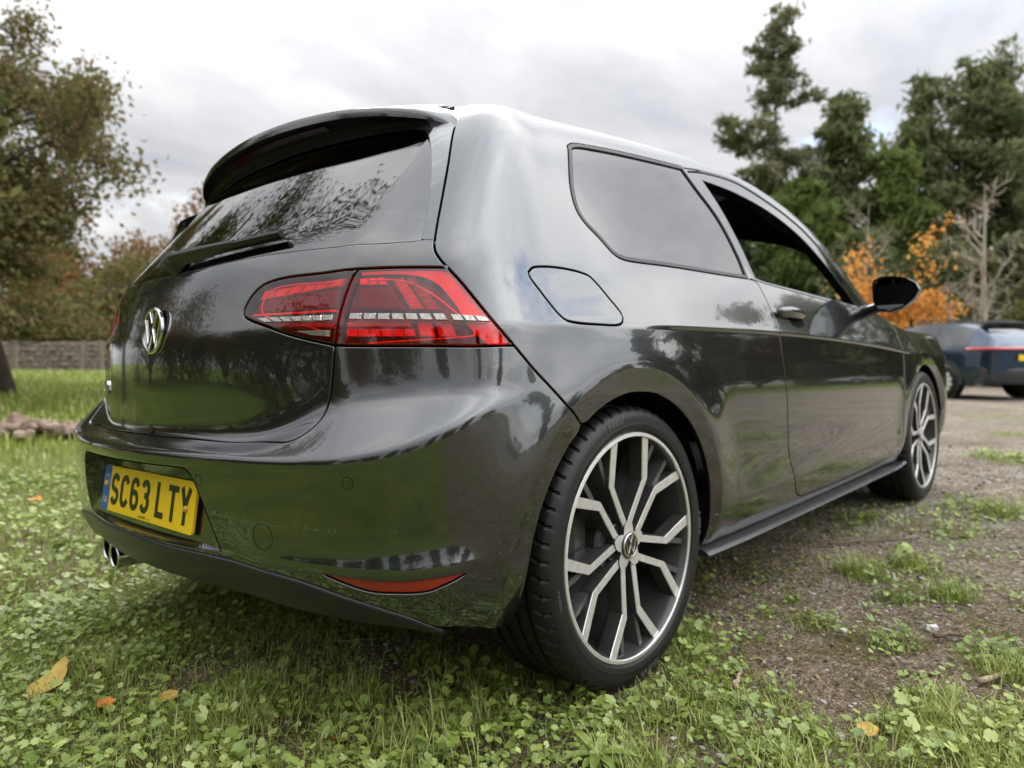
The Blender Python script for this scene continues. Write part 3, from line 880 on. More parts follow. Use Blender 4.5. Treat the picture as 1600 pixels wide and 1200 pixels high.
# ------------------------------------------------------------------ car outlines, metres in the car frame (x forward, y left, z up)
TRACE = {
    'gapA': [(-0.266, -0.598, 1.265), (-0.293, -0.616, 1.231), (-0.345, -0.655, 1.155), (-0.391, -0.686, 1.083), (-0.432, -0.712, 1.017), (-0.455, -0.727, 0.975), (-0.463, -0.736, 0.953), (-0.462, -0.752, 0.932), (-0.457, -0.767, 0.916), (-0.448, -0.788, 0.891), (-0.434, -0.814, 0.854), (-0.413, -0.842, 0.809), (-0.383, -0.858, 0.769)],
    'gapB': [(-0.383, -0.858, 0.769), (-0.348, -0.868, 0.730), (-0.307, -0.877, 0.691), (-0.267, -0.887, 0.652), (-0.234, -0.885, 0.627), (-0.211, -0.880, 0.608)],
    'light_bot': [(-0.383, -0.858, 0.769), (-0.454, -0.822, 0.769), (-0.521, -0.739, 0.773), (-0.567, -0.657, 0.776), (-0.595, -0.594, 0.779), (-0.602, -0.573, 0.784), (-0.614, -0.527, 0.794), (-0.627, -0.480, 0.806), (-0.638, -0.429, 0.822), (-0.646, -0.381, 0.836), (-0.649, -0.356, 0.846)],
    'light_top': [(-0.649, -0.348, 0.855), (-0.644, -0.351, 0.870), (-0.637, -0.363, 0.890), (-0.628, -0.380, 0.906), (-0.620, -0.404, 0.916), (-0.605, -0.453, 0.922), (-0.582, -0.531, 0.923), (-0.564, -0.591, 0.925), (-0.553, -0.617, 0.925), (-0.528, -0.664, 0.924), (-0.495, -0.717, 0.922), (-0.458, -0.764, 0.919)],
    'split': [(-0.555, -0.614, 0.924), (-0.566, -0.608, 0.901), (-0.577, -0.602, 0.870), (-0.588, -0.598, 0.834), (-0.594, -0.595, 0.804), (-0.596, -0.592, 0.780)],
    'tg_low': [(-0.596, -0.592, 0.778), (-0.598, -0.589, 0.743), (-0.602, -0.586, 0.707), (-0.605, -0.583, 0.680), (-0.614, -0.579, 0.653), (-0.629, -0.573, 0.633), (-0.645, -0.561, 0.617), (-0.661, -0.541, 0.604), (-0.669, -0.514, 0.599), (-0.671, -0.420, 0.596), (-0.685, -0.315, 0.592), (-0.704, -0.179, 0.591), (-0.706, -0.032, 0.594)],
    'glass_bot': [(-0.460, -0.723, 0.973), (-0.521, -0.631, 0.975), (-0.559, -0.526, 0.977), (-0.600, -0.370, 0.979), (-0.636, -0.173, 0.972), (-0.646, -0.032, 0.969)],
    'glass_right': [(-0.470, -0.707, 0.978), (-0.433, -0.685, 1.039), (-0.396, -0.657, 1.100), (-0.356, -0.622, 1.166), (-0.333, -0.595, 1.206), (-0.309, -0.554, 1.248), (-0.279, -0.487, 1.293), (-0.213, -0.334, 1.351)],
    'fuel': [(-0.300, -0.828, 0.915), (-0.277, -0.825, 0.927), (-0.194, -0.826, 0.931), (-0.115, -0.831, 0.923), (-0.090, -0.838, 0.908), (-0.058, -0.852, 0.872), (-0.033, -0.863, 0.843), (-0.030, -0.869, 0.827), (-0.051, -0.874, 0.813), (-0.124, -0.871, 0.812), (-0.218, -0.866, 0.816), (-0.243, -0.861, 0.827), (-0.266, -0.852, 0.853), (-0.288, -0.840, 0.884), (-0.300, -0.832, 0.903)],
    'qwin': [(0.025, -0.687, 1.247), (0.065, -0.673, 1.272), (0.133, -0.669, 1.284), (0.242, -0.667, 1.294), (0.425, -0.665, 1.307), (0.629, -0.660, 1.320), (0.656, -0.691, 1.260), (0.718, -0.739, 1.160), (0.740, -0.788, 1.044), (0.734, -0.820, 0.968), (0.542, -0.821, 0.968), (0.275, -0.820, 0.970), (0.055, -0.819, 0.968), (0.022, -0.814, 0.978), (-0.010, -0.797, 1.016), (-0.050, -0.781, 1.052), (-0.056, -0.766, 1.085), (-0.035, -0.741, 1.142), (0.005, -0.707, 1.212)],
    'dwin': [(0.730, -0.669, 1.304), (0.971, -0.667, 1.306), (1.225, -0.687, 1.263), (1.422, -0.719, 1.192), (1.586, -0.754, 1.097), (1.710, -0.786, 1.005), (1.800, -0.824, 0.907), (1.316, -0.825, 0.935), (0.886, -0.822, 0.959), (0.782, -0.819, 0.969), (0.779, -0.775, 1.074), (0.761, -0.723, 1.196)],
    'doortop': [(0.734, -0.820, 0.968), (0.740, -0.788, 1.044), (0.718, -0.739, 1.160), (0.656, -0.691, 1.260), (0.628, -0.663, 1.316), (0.788, -0.653, 1.333), (1.035, -0.647, 1.342), (1.272, -0.668, 1.299), (1.482, -0.700, 1.231), (1.655, -0.736, 1.133), (1.848, -0.773, 1.011), (1.972, -0.802, 0.927), (2.021, -0.829, 0.872), (2.250, -0.841, 0.818)],
    'reflector': [(-0.682, -0.590, 0.363), (-0.671, -0.634, 0.368), (-0.506, -0.840, 0.366), (-0.540, -0.821, 0.350), (-0.565, -0.798, 0.339), (-0.603, -0.755, 0.338), (-0.627, -0.719, 0.340), (-0.649, -0.682, 0.351)],
    'diffuser': [(-0.736, 0.212, 0.343), (-0.748, -0.161, 0.366), (-0.727, -0.326, 0.365), (-0.704, -0.462, 0.357), (-0.680, -0.580, 0.347), (-0.633, -0.690, 0.319), (-0.580, -0.749, 0.291), (-0.537, -0.771, 0.265)],
    'bumpbot': [(-0.537, -0.771, 0.265), (-0.459, -0.804, 0.247), (-0.358, -0.799, 0.220)],
    'recess': [(-0.765, 0.218, 0.542), (-0.756, -0.291, 0.544), (-0.751, -0.314, 0.524), (-0.743, -0.342, 0.475), (-0.732, -0.358, 0.410)],
}
LAMP_CELLS = [
    ('lamp_red_bright', [(-0.5771, -0.6057, 0.7954), (-0.5679, -0.6262, 0.7946), (-0.5664, -0.6267, 0.8101), (-0.5753, -0.6070, 0.8110)]),
    ('lamp_red_bright', [(-0.5669, -0.6285, 0.7945), (-0.5572, -0.6480, 0.7938), (-0.5561, -0.6476, 0.8092), (-0.5654, -0.6288, 0.8100)]),
    ('lamp_red_bright', [(-0.5561, -0.6502, 0.7937), (-0.5462, -0.6691, 0.7930), (-0.5455, -0.6678, 0.8082), (-0.5551, -0.6496, 0.8091)]),
    ('lamp_red_bright', [(-0.5451, -0.6712, 0.7929), (-0.5350, -0.6896, 0.7923), (-0.5347, -0.6874, 0.8074), (-0.5445, -0.6698, 0.8082)]),
    ('lamp_red_bright', [(-0.5338, -0.6916, 0.7922), (-0.5234, -0.7094, 0.7915), (-0.5236, -0.7065, 0.8065), (-0.5336, -0.6894, 0.8073)]),
    ('lamp_red_bright', [(-0.5223, -0.7114, 0.7915), (-0.5116, -0.7287, 0.7908), (-0.5123, -0.7251, 0.8057), (-0.5225, -0.7084, 0.8064)]),
    ('lamp_red_bright', [(-0.5065, -0.7366, 0.7905), (-0.4902, -0.7605, 0.7889), (-0.4922, -0.7515, 0.8165), (-0.5076, -0.7288, 0.8175)]),
    ('lamp_red', [(-0.4864, -0.7657, 0.7886), (-0.4660, -0.7907, 0.7876), (-0.4695, -0.7811, 0.8136), (-0.4875, -0.7580, 0.8161)]),
    ('lamp_red_bright', [(-0.5506, -0.6160, 0.8936), (-0.5427, -0.6325, 0.8927), (-0.5403, -0.6285, 0.9061), (-0.5471, -0.6146, 0.9063)]),
    ('lamp_red_bright', [(-0.5416, -0.6347, 0.8926), (-0.5333, -0.6505, 0.8918), (-0.5323, -0.6437, 0.9059), (-0.5394, -0.6303, 0.9061)]),
    ('lamp_red_bright', [(-0.5322, -0.6527, 0.8917), (-0.5237, -0.6680, 0.8910), (-0.5241, -0.6584, 0.9058), (-0.5313, -0.6455, 0.9059)]),
    ('lamp_red_bright', [(-0.5089, -0.7162, 0.8421), (-0.5101, -0.7106, 0.8503), (-0.4960, -0.7319, 0.8498), (-0.4943, -0.7382, 0.8411)]),
    ('lamp_red_bright', [(-0.5103, -0.7099, 0.8515), (-0.5114, -0.7043, 0.8598), (-0.4980, -0.7246, 0.8598), (-0.4963, -0.7310, 0.8510)]),
    ('lamp_red_bright', [(-0.5116, -0.7035, 0.8609), (-0.5127, -0.6978, 0.8692), (-0.4998, -0.7172, 0.8699), (-0.4982, -0.7237, 0.8611)]),
    ('lamp_red_bright', [(-0.5128, -0.6970, 0.8704), (-0.5138, -0.6911, 0.8788), (-0.5015, -0.7096, 0.8801), (-0.5000, -0.7163, 0.8711)]),
    ('lamp_red_bright', [(-0.5139, -0.6903, 0.8799), (-0.5148, -0.6843, 0.8884), (-0.5031, -0.7018, 0.8903), (-0.5017, -0.7087, 0.8813)]),
    ('lamp_red_bright', [(-0.5150, -0.6835, 0.8896), (-0.5158, -0.6773, 0.8981), (-0.5045, -0.6937, 0.9006), (-0.5033, -0.7008, 0.8915)]),
    ('lamp_red', [(-0.4915, -0.7427, 0.8398), (-0.4935, -0.7353, 0.8504), (-0.4793, -0.7544, 0.8499), (-0.4759, -0.7634, 0.8389)]),
    ('lamp_red', [(-0.4937, -0.7344, 0.8516), (-0.4956, -0.7269, 0.8623), (-0.4830, -0.7443, 0.8621), (-0.4797, -0.7534, 0.8511)]),
    ('lamp_red', [(-0.4958, -0.7260, 0.8635), (-0.4976, -0.7183, 0.8743), (-0.4865, -0.7339, 0.8745), (-0.4833, -0.7433, 0.8634)]),
    ('lamp_red', [(-0.4978, -0.7174, 0.8755), (-0.4994, -0.7094, 0.8863), (-0.4897, -0.7231, 0.8870), (-0.4868, -0.7328, 0.8757)]),
    ('lamp_red', [(-0.4996, -0.7085, 0.8875), (-0.5011, -0.7002, 0.8985), (-0.4927, -0.7119, 0.8996), (-0.4900, -0.7220, 0.8882)]),
    ('lamp_silver', [(-0.5811, -0.6202, 0.8276), (-0.5697, -0.6443, 0.8261), (-0.5671, -0.6435, 0.8384), (-0.5778, -0.6208, 0.8397)]),
    ('lamp_silver', [(-0.5682, -0.6475, 0.8259), (-0.5563, -0.6705, 0.8246), (-0.5545, -0.6682, 0.8371), (-0.5656, -0.6465, 0.8383)]),
    ('lamp_silver', [(-0.5547, -0.6736, 0.8244), (-0.5425, -0.6957, 0.8231), (-0.5414, -0.6919, 0.8358), (-0.5529, -0.6711, 0.8369)]),
    ('lamp_silver', [(-0.5408, -0.6987, 0.8230), (-0.5282, -0.7200, 0.8217), (-0.5280, -0.7148, 0.8345), (-0.5398, -0.6947, 0.8356)]),
    ('lamp_silver', [(-0.5264, -0.7229, 0.8216), (-0.5134, -0.7433, 0.8204), (-0.5140, -0.7369, 0.8334), (-0.5263, -0.7175, 0.8344)]),
    ('lamp_silver', [(-0.5115, -0.7461, 0.8203), (-0.4979, -0.7656, 0.8192), (-0.4995, -0.7580, 0.8323), (-0.5123, -0.7394, 0.8332)]),
    ('lamp_silver', [(-0.4959, -0.7682, 0.8190), (-0.4814, -0.7866, 0.8180), (-0.4841, -0.7780, 0.8313), (-0.4977, -0.7604, 0.8322)]),
    ('lamp_silver', [(-0.4756, -0.7935, 0.8170), (-0.4605, -0.8090, 0.8159), (-0.4636, -0.8015, 0.8277), (-0.4775, -0.7863, 0.8299)]),
    ('lamp_silver', [(-0.4595, -0.8099, 0.8158), (-0.4428, -0.8238, 0.8148), (-0.4475, -0.8163, 0.8255), (-0.4627, -0.8024, 0.8275)]),
    ('lamp_silver', [(-0.4417, -0.8247, 0.8148), (-0.4229, -0.8367, 0.8139), (-0.4296, -0.8294, 0.8234), (-0.4465, -0.8172, 0.8253)]),
    ('lamp_maroon', [(-0.5597, -0.6238, 0.8470), (-0.5138, -0.7091, 0.8408), (-0.5220, -0.6730, 0.8872), (-0.5535, -0.6120, 0.8903)]),
    ('lamp_red', [(-0.5747, -0.6075, 0.8145), (-0.5142, -0.7212, 0.8093), (-0.5140, -0.7188, 0.8180), (-0.5738, -0.6056, 0.8234)]),
    ('lamp_silver', [(-0.6393, -0.4203, 0.8322), (-0.6336, -0.4435, 0.8315), (-0.6370, -0.4202, 0.8421), (-0.6434, -0.3923, 0.8427)]),
    ('lamp_silver', [(-0.6330, -0.4460, 0.8314), (-0.6271, -0.4684, 0.8308), (-0.6296, -0.4498, 0.8414), (-0.6362, -0.4232, 0.8420)]),
    ('lamp_silver', [(-0.6265, -0.4708, 0.8307), (-0.6205, -0.4925, 0.8301), (-0.6220, -0.4782, 0.8409), (-0.6288, -0.4527, 0.8414)]),
    ('lamp_silver', [(-0.6198, -0.4949, 0.8301), (-0.6138, -0.5160, 0.8295), (-0.6142, -0.5057, 0.8403), (-0.6212, -0.4810, 0.8408)]),
    ('lamp_silver', [(-0.6132, -0.5183, 0.8294), (-0.6073, -0.5391, 0.8289), (-0.6065, -0.5325, 0.8398), (-0.6135, -0.5084, 0.8403)]),
    ('lamp_silver', [(-0.6066, -0.5414, 0.8288), (-0.6011, -0.5624, 0.8282), (-0.5993, -0.5593, 0.8393), (-0.6058, -0.5352, 0.8398)]),
    ('lamp_silver', [(-0.6005, -0.5648, 0.8282), (-0.5949, -0.5851, 0.8276), (-0.5921, -0.5856, 0.8388), (-0.5986, -0.5621, 0.8393)]),
    ('lamp_red_bright', [(-0.6357, -0.3577, 0.8480), (-0.5796, -0.5745, 0.8456), (-0.5787, -0.5746, 0.8491), (-0.6332, -0.3647, 0.8522)]),
    ('lamp_silver', [(-0.6110, -0.5392, 0.8017), (-0.5998, -0.5816, 0.7971), (-0.5987, -0.5826, 0.8095), (-0.6217, -0.4998, 0.8114)]),
    ('lamp_red', [(-0.6240, -0.3751, 0.8797), (-0.6157, -0.4088, 0.8819), (-0.6079, -0.4184, 0.9007), (-0.6162, -0.3850, 0.8992)]),
    ('lamp_red', [(-0.6147, -0.4125, 0.8821), (-0.6060, -0.4444, 0.8844), (-0.5983, -0.4536, 0.9024), (-0.6070, -0.4220, 0.9008)]),
    ('lamp_red', [(-0.6050, -0.4479, 0.8846), (-0.5961, -0.4783, 0.8869), (-0.5884, -0.4873, 0.9042), (-0.5974, -0.4571, 0.9026)]),
    ('lamp_red', [(-0.5951, -0.4816, 0.8872), (-0.5859, -0.5109, 0.8895), (-0.5784, -0.5197, 0.9060), (-0.5874, -0.4906, 0.9043)]),
    ('lamp_red', [(-0.5849, -0.5141, 0.8898), (-0.5759, -0.5427, 0.8921), (-0.5686, -0.5517, 0.9077), (-0.5774, -0.5229, 0.9061)]),
    ('lamp_red', [(-0.5750, -0.5459, 0.8923), (-0.5665, -0.5745, 0.8945), (-0.5591, -0.5830, 0.9094), (-0.5677, -0.5549, 0.9079)]),
    ('lamp_maroon', [(-0.6301, -0.3743, 0.8565), (-0.5776, -0.5750, 0.8534), (-0.5673, -0.5764, 0.8899), (-0.6237, -0.3792, 0.8772)]),
    ('lamp_red', [(-0.6229, -0.4386, 0.8229), (-0.5874, -0.5716, 0.8152), (-0.5854, -0.5724, 0.8244), (-0.6280, -0.4124, 0.8291)]),
]

# ------------------------------------------------------------------ car body surface
# ---- body surface: bicubic B-spline over a hand-set net (rows = height, columns = plan) ----
def plan_row(zr, x0, a, yc, xc, ys, zs, k=.42, tail=None, front=None, zc=None):
    """zr rear z, zs list/func side z; returns 21 pts"""
    P=[]
    for y in (0,.22,.42,.55): P.append([x0+a*y*y,-y,zr])
    xa=x0+a*yc*yc
    P.append([xa,-yc,zr])
    side=lambda x: ys-.028*max(0,(-x-.0))**1.5*2-.012*((x-1.0)/1.4)**2
    yb=side(xc)
    cor=np.array([xa+.3*(xc-xa)*0+2*a*yc*(yb-yc), -yb])
    mid=np.array([(xa+xc)/2,-(yc+yb)/2])
    m=mid+k*(cor-mid)
    P.append([m[0],m[1],zr]); P.append([xc,-yb,zr])
    for x in (xc*.5,0,.25,.6,1.0,1.4,1.8,2.2,2.55,2.9,3.13): P.append([x,-side(x),zs])
    xf=3.46
    P+= [[3.33,-.66,zs],[3.43,-.35,zs],[xf,0,zs]]
    P=np.array(P,float)
    # z blend across the corner
    zz=[zr]*4+[zr+(zs-zr)*t for t in (.15,.5,.9)]
    P[:7,2]=zz
    return P
def net():
    R=[]
    def add(*a,**k): R.append(plan_row(*a,**k)); return R[-1]
    #    zr    x0    a    yc   xc   ys   zs
    r=add(.185,-.60,.27,.62,-.36,.800,.20)
    r=add(.250,-.695,.26,.66,-.38,.845,.255)
    r=add(.320,-.745,.25,.69,-.40,.872,.32)
    r=add(.420,-.768,.25,.70,-.40,.884,.42)
    r=add(.510,-.776,.25,.70,-.40,.889,.52)
    r=add(.556,-.778,.25,.70,-.40,.891,.60); r[4:7,2]=[.562,.585,.63]
    r=add(.570,-.777,.25,.70,-.40,.891,.64); r[4:7,2]=[.580,.610,.655]
    r=add(.579,-.768,.25,.695,-.40,.891,.66); r[4:7,2]=[.590,.623,.668]
    r=add(.590,-.706,.26,.655,-.38,.890,.68); r[2:7,2]=[.597,.630,.655,.672,.685]
    r=add(.602,-.696,.27,.645,-.375,.889,.70); r[2:7,2]=[.61,.655,.675,.690,.70]
    r=add(.680,-.697,.285,.64,-.37,.888,.735); r[2:7,2]=[.69,.70,.712,.722,.733]
    r=add(.760,-.696,.29,.635,-.36,.885,.770)
    r=add(.808,-.694,.29,.63,-.355,.883,.800)
    r=add(.822,-.692,.29,.63,-.35,.881,.812)
    r=add(.834,-.689,.29,.63,-.35,.876,.824)
    r=add(.905,-.672,.29,.63,-.34,.856,.885)
    r=add(.975,-.648,.30,.625,-.32,.832,.950)
    belt=r
    r=add(1.03,-.602,.30,.62,-.29,.806,1.01)
    r[14:]=[[2.15,-.765,1.0],[2.42,-.70,.965],[2.7,-.61,.945],[2.86,-.50,.93],[2.96,-.36,.92],[3.0,-.19,.915],[3.02,0,.915]]
    r=add(1.10,-.538,.30,.61,-.26,.772,1.09)
    r[13:]=[[1.80,-.757,1.085],[2.06,-.715,1.065],[2.13,-.56,1.03],[2.2,-.42,1.025],[2.23,-.3,1.025],[2.25,-.2,1.025],[2.26,-.1,1.025],[2.26,0,1.025]]
    r=add(1.20,-.448,.30,.59,-.20,.722,1.20)
    r[12:]=[[1.42,-.715,1.205],[1.71,-.70,1.21],[1.88,-.63,1.20],[1.89,-.47,1.18],[1.94,-.34,1.18],[1.96,-.24,1.18],[1.97,-.16,1.18],[1.97,-.08,1.18],[1.97,0,1.18]]
    r=add(1.295,-.355,.30,.55,-.14,.665,1.295)
    r[9:]=[[.25,-.668,1.30],[.60,-.668,1.31],[.97,-.662,1.315],[1.28,-.658,1.322],[1.50,-.64,1.318],[1.63,-.555,1.305],[1.64,-.42,1.29],[1.67,-.31,1.29],[1.68,-.22,1.29],[1.69,-.15,1.29],[1.69,-.07,1.29],[1.70,0,1.29]]
    r=add(1.345,-.27,.28,.49,-.10,.605,1.352)
    r[9:]=[[.25,-.612,1.368],[.56,-.618,1.388],[.88,-.620,1.40],[1.11,-.602,1.402],[1.26,-.56,1.395],[1.31,-.475,1.378],[1.37,-.38,1.374],[1.40,-.28,1.374],[1.42,-.2,1.374],[1.43,-.13,1.374],[1.43,-.06,1.374],[1.43,0,1.374]]
    def ring(xr,xf,yh,z,dz):
        P=[]
        t=np.array([0,.25,.5,.7,.85,.95]); 
        for k in t: P.append([xr+.06*k*k,-yh*k*.97,z-dz*k*k])
        P.append([xr+.12,-yh,z-dz])
        for k in np.linspace(.12,.92,7): P.append([xr+.12+(xf-xr-.2)*k,-yh,z-dz+.022*np.sin(np.pi*k)])
        for k in t[::-1]: P.append([xf-.06*k*k,-yh*k*.97,z-dz*k*k])
        P.append([xf,0,z])
        return np.array(P)
    R.append(ring(-.12,1.20,.50,1.400,.010))
    R.append(ring(.10,.98,.28,1.428,.006))
    R.append(ring(.3,.75,.02,1.434,.0))
    # shoulder line and belt fall towards the front
    for r in R:
        z=r[6:21,2]; w=np.clip((z-.50)/.30,0,1)*np.clip((1.16-z)/.12,0,1)
        x=np.clip(r[6:21,0],0,2.6); r[6:21,2]=z-w*.016*x*x
    for r in R: assert len(r)==21,len(r)
    return np.array(R)          # rows x 21 x 3
def mirror_pad(P):
    m=np.array([1,-1,1.])
    return np.concatenate([P[:,1:2]*m,P,P[:,-2:-1]*m],1)
def bas(t):
    t=np.asarray(t);return np.stack([(1-t)**3,3*t**3-6*t**2+4,-3*t**3+3*t**2+3*t+1,t**3],-1)/6
def fit_u(P,n=3):
    C=P.copy()
    for _ in range(n):
        Q=mirror_pad(C); S=(Q[:,:-2]+4*Q[:,1:-1]+Q[:,2:])/6
        C=C+(P-S)
    return C
class Surf:
    def __init__(s):
        C=fit_u(net())
        Q=mirror_pad(C)
        Q=np.concatenate([2*Q[:1]-Q[1:2],Q,2*Q[-1:]-Q[-2:-1]],0)
        s.Q=Q;s.nv=Q.shape[0]-2;s.nu=Q.shape[1]-2
    def base(s,u,v):
        """u in [0,nu-1], v in [0,nv-1]"""
        u=np.clip(u,-(s.nu-1.001),s.nu-1.001);v=np.clip(v,0,s.nv-1)
        un=u<0; uu=np.abs(u)
        iu=np.minimum(uu.astype(int),s.nu-2);iv=np.minimum(v.astype(int),s.nv-2)
        bu=bas(uu-iu);bv=bas(v-iv)
        out=np.zeros(u.shape+(3,))
        for j in range(4):
            for i in range(4):
                out+=(bv[...,j]*bu[...,i])[...,None]*s.Q[iv+j,iu+i]
        out[...,1]*=np.where(un,-1,1)
        return out
def sstep(e0,e1,x):
    t=np.clip((x-e0)/(e1-e0),0,1);return t*t*(3-2*t)

def disp(P):
    x,y,z=P[...,0],np.abs(P[...,1]),P[...,2]
    D=np.zeros(x.shape)
    sd=sstep(.70,.80,y)
    for xw in (0,2.631):
        d=np.hypot(x-xw+.012,z-.312)
        out=.013*np.exp(-np.maximum(d-.404,0)**2/.006)
        inn=.013-.20*(.404-np.maximum(d,.35)); wb=sstep(.400,.408,d)
        D+=sd*sstep(.85,.78,z)*(out*wb+inn*(1-wb))
    # shoulder crease: the upper panel flares out to the line, then drops back
    t=z-(.8135-.016*np.clip(x,0,2.6)**2)
    D+=sd*.0042*sstep(-.010,.001,t)*np.exp(-np.maximum(t,0)/.05)*sstep(.02,.22,x)*sstep(2.55,2.3,x)
    # flared lower door edge
    zl=.345+.012*np.clip(x,0,3)
    t=np.clip((z-zl)/.10,0,1)
    D+=sd*.013*(1-t)**2*sstep(.36,.55,x)*sstep(2.30,2.1,x)
    # lower bumper shelf
    t=np.clip((z-.388)/.055,0,1)
    D+=.013*(1-t)**2*sstep(.38,.56,y)*sstep(-.44,-.53,x)
    return D
def F(S,u,v,off=0.):
    u=np.asarray(u,float);v=np.asarray(v,float);e=2e-3
    P=S.base(u,v)
    n=np.cross(S.base(u+e,v)-S.base(u-e,v),S.base(u,v+e)-S.base(u,v-e))
    n/=np.linalg.norm(n,axis=-1,keepdims=True)+1e-12
    return P+n*(disp(P)+off)[...,None]
def FN(S,u,v,e=4e-3):
    u=np.asarray(u,float);v=np.asarray(v,float)
    du=(F(S,u+e,v)-F(S,u-e,v))/(2*e);dv=(F(S,u,v+e)-F(S,u,v-e))/(2*e)
    n=np.cross(du,dv);n/=np.linalg.norm(n,axis=-1,keepdims=True)+1e-12
    return F(S,u,v),n,du,dv

# ------------------------------------------------------------------ panels cut from the body surface
SF = Surf()
USC, VSC = .20, .075          # rough metres per parameter step
_gu, _gv = np.meshgrid(np.arange(-(SF.nu - 1), SF.nu - .99, .1), np.arange(0, SF.nv - 1, .1))
_gu = _gu.ravel(); _gv = _gv.ravel()
_gP = F(SF, _gu, _gv)
_kd = KDTree(len(_gP))
for _i, _p in enumerate(_gP): _kd.insert(_p, _i)
_kd.balance()
_memo = {}


def to_uv(P, off=0.):
    """closest surface parameters for 3-D points"""
    P = np.asarray(P, float)
    k = np.array([_kd.find(p)[1] for p in P])
    u, v = _gu[k].copy(), _gv[k].copy()
    for _ in range(12):
        Q, n, du, dv = FN(SF, u, v)
        r = P - Q
        a = (du * du).sum(1); b = (du * dv).sum(1); c = (dv * dv).sum(1)
        e = (du * r).sum(1); f = (dv * r).sum(1)
        det = a * c - b * b + 1e-9
        su = np.clip((c * e - b * f) / det, -.12, .12); sv = np.clip((a * f - b * e) / det, -.12, .12)
        u = np.clip(u + su, -(SF.nu - 1.01), SF.nu - 1.01); v = np.clip(v + sv, 0.01, SF.nv - 1.01)
    return np.stack([u, v], 1)


def as3(p):
    if len(p) == 2: return F(SF, np.array([float(p[0])]), np.array([float(p[1])]))[0]
    return np.array(p, float)


def smooth_line(pts, ds):
    P = np.array([as3(p) for p in pts])
    if len(P) > 2:
        d = np.r_[0, np.cumsum(np.maximum(np.linalg.norm(np.diff(P, axis=0), axis=1), 1e-6) ** .5)]
        Q = []
        for i in range(len(P) - 1):
            m0 = (P[i + 1] - P[i - 1]) / (d[i + 1] - d[i - 1]) if i > 0 else (P[1] - P[0]) / (d[1] - d[0])
            m1 = (P[i + 2] - P[i]) / (d[i + 2] - d[i]) if i < len(P) - 2 else (P[-1] - P[-2]) / (d[-1] - d[-2])
            h = d[i + 1] - d[i]
            t = np.linspace(0, 1, 9)[:-1, None]
            Q.append((2 * t**3 - 3 * t**2 + 1) * P[i] + (t**3 - 2 * t**2 + t) * h * m0 + (-2 * t**3 + 3 * t**2) * P[i + 1] + (t**3 - t**2) * h * m1)
        P = np.concatenate(Q + [P[-1:]])
    d = np.r_[0, np.cumsum(np.linalg.norm(np.diff(P, axis=0), axis=1))]
    n = max(1, int(round(d[-1] / ds)))
    t = np.linspace(0, d[-1], n + 1)
    return np.stack([np.interp(t, d, P[:, i]) for i in range(3)], 1)


def loop3(segs, ds=.012):
    L = []
    for s in segs:
        q = smooth_line(s, ds)
        L.append(q[:-1] if np.linalg.norm(np.asarray(as3(s[-1])) - as3(segs[(segs.index(s) + 1) % len(segs)][0])) < .004 else q)
    L = np.concatenate(L)
    keep = [0]
    for i in range(1, len(L)):
        if np.linalg.norm(L[i] - L[keep[-1]]) > ds * .3: keep.append(i)
    if np.linalg.norm(L[keep[-1]] - L[keep[0]]) < ds * .3: keep.pop()
    return L[keep]


def inside(loops, p):
    c = np.zeros(len(p), bool)
    for L in loops:
        a = L; b = np.roll(L, -1, 0)
        for (x0, y0), (x1, y1) in zip(a, b):
            if y0 == y1: continue
            k = ((y0 > p[:, 1]) != (y1 > p[:, 1])) & (p[:, 0] < (x1 - x0) * (p[:, 1] - y0) / (y1 - y0) + x0)
            c ^= k
    return c


def inset(uv, d, depth=0., off=0.):
    """move a loop (material on its left) into the panel by d metres; returns uv, P, n, inward"""
    P, n, du, dv = FN(SF, uv[:, 0], uv[:, 1])
    t = np.roll(P, -1, 0) - np.roll(P, 1, 0)
    t /= np.linalg.norm(t, axis=1, keepdims=True) + 1e-12
    m = np.cross(n, t)
    m /= np.linalg.norm(m, axis=1, keepdims=True) + 1e-12
    a = (du * du).sum(1); b = (du * dv).sum(1); c = (dv * dv).sum(1)
    e = (du * m).sum(1) * d; f = (dv * m).sum(1) * d
    det = a * c - b * b + 1e-9
    uv2 = uv + np.stack([(c * e - b * f) / det, (a * f - b * e) / det], 1)
    return uv2, m, n


def pos(uv, off=0.):
    return F(SF, uv[:, 0], uv[:, 1], off)


def area2(L):
    return ((L[:, 0] * np.roll(L[:, 1], -1)) - (np.roll(L[:, 0], -1) * L[:, 1])).sum()


def panel(name, outer, mat, parent, holes=(), off=0., gap=.0020, r=.0022, depth=.013, step=(.125, .25), feats=(), mirror=False, ds=.012, flange=True, uvloops=None):
    """a skin cut out of the body surface with rolled edges; outer/holes are lists of 3-D (or u,v) lines"""
    key = (repr((outer, holes, off, gap, r, depth, step, flange, len(feats))) + str([np.asarray(l).tobytes() for l in uvloops or []]))
    if key in _memo:
        V, Fc, Nn = _memo[key]
    else:
        V, Fc, Nn = _memo[key] = panel_arrays(outer, holes, off, gap, r, depth, step, feats, ds, flange, uvloops)
    if mirror:
        V = V * [1, -1, 1]; Nn = Nn * [1, -1, 1]; Fc = Fc[:, ::-1]
    return link(name, np_mesh(name, V, Fc, mat, Nn), parent)


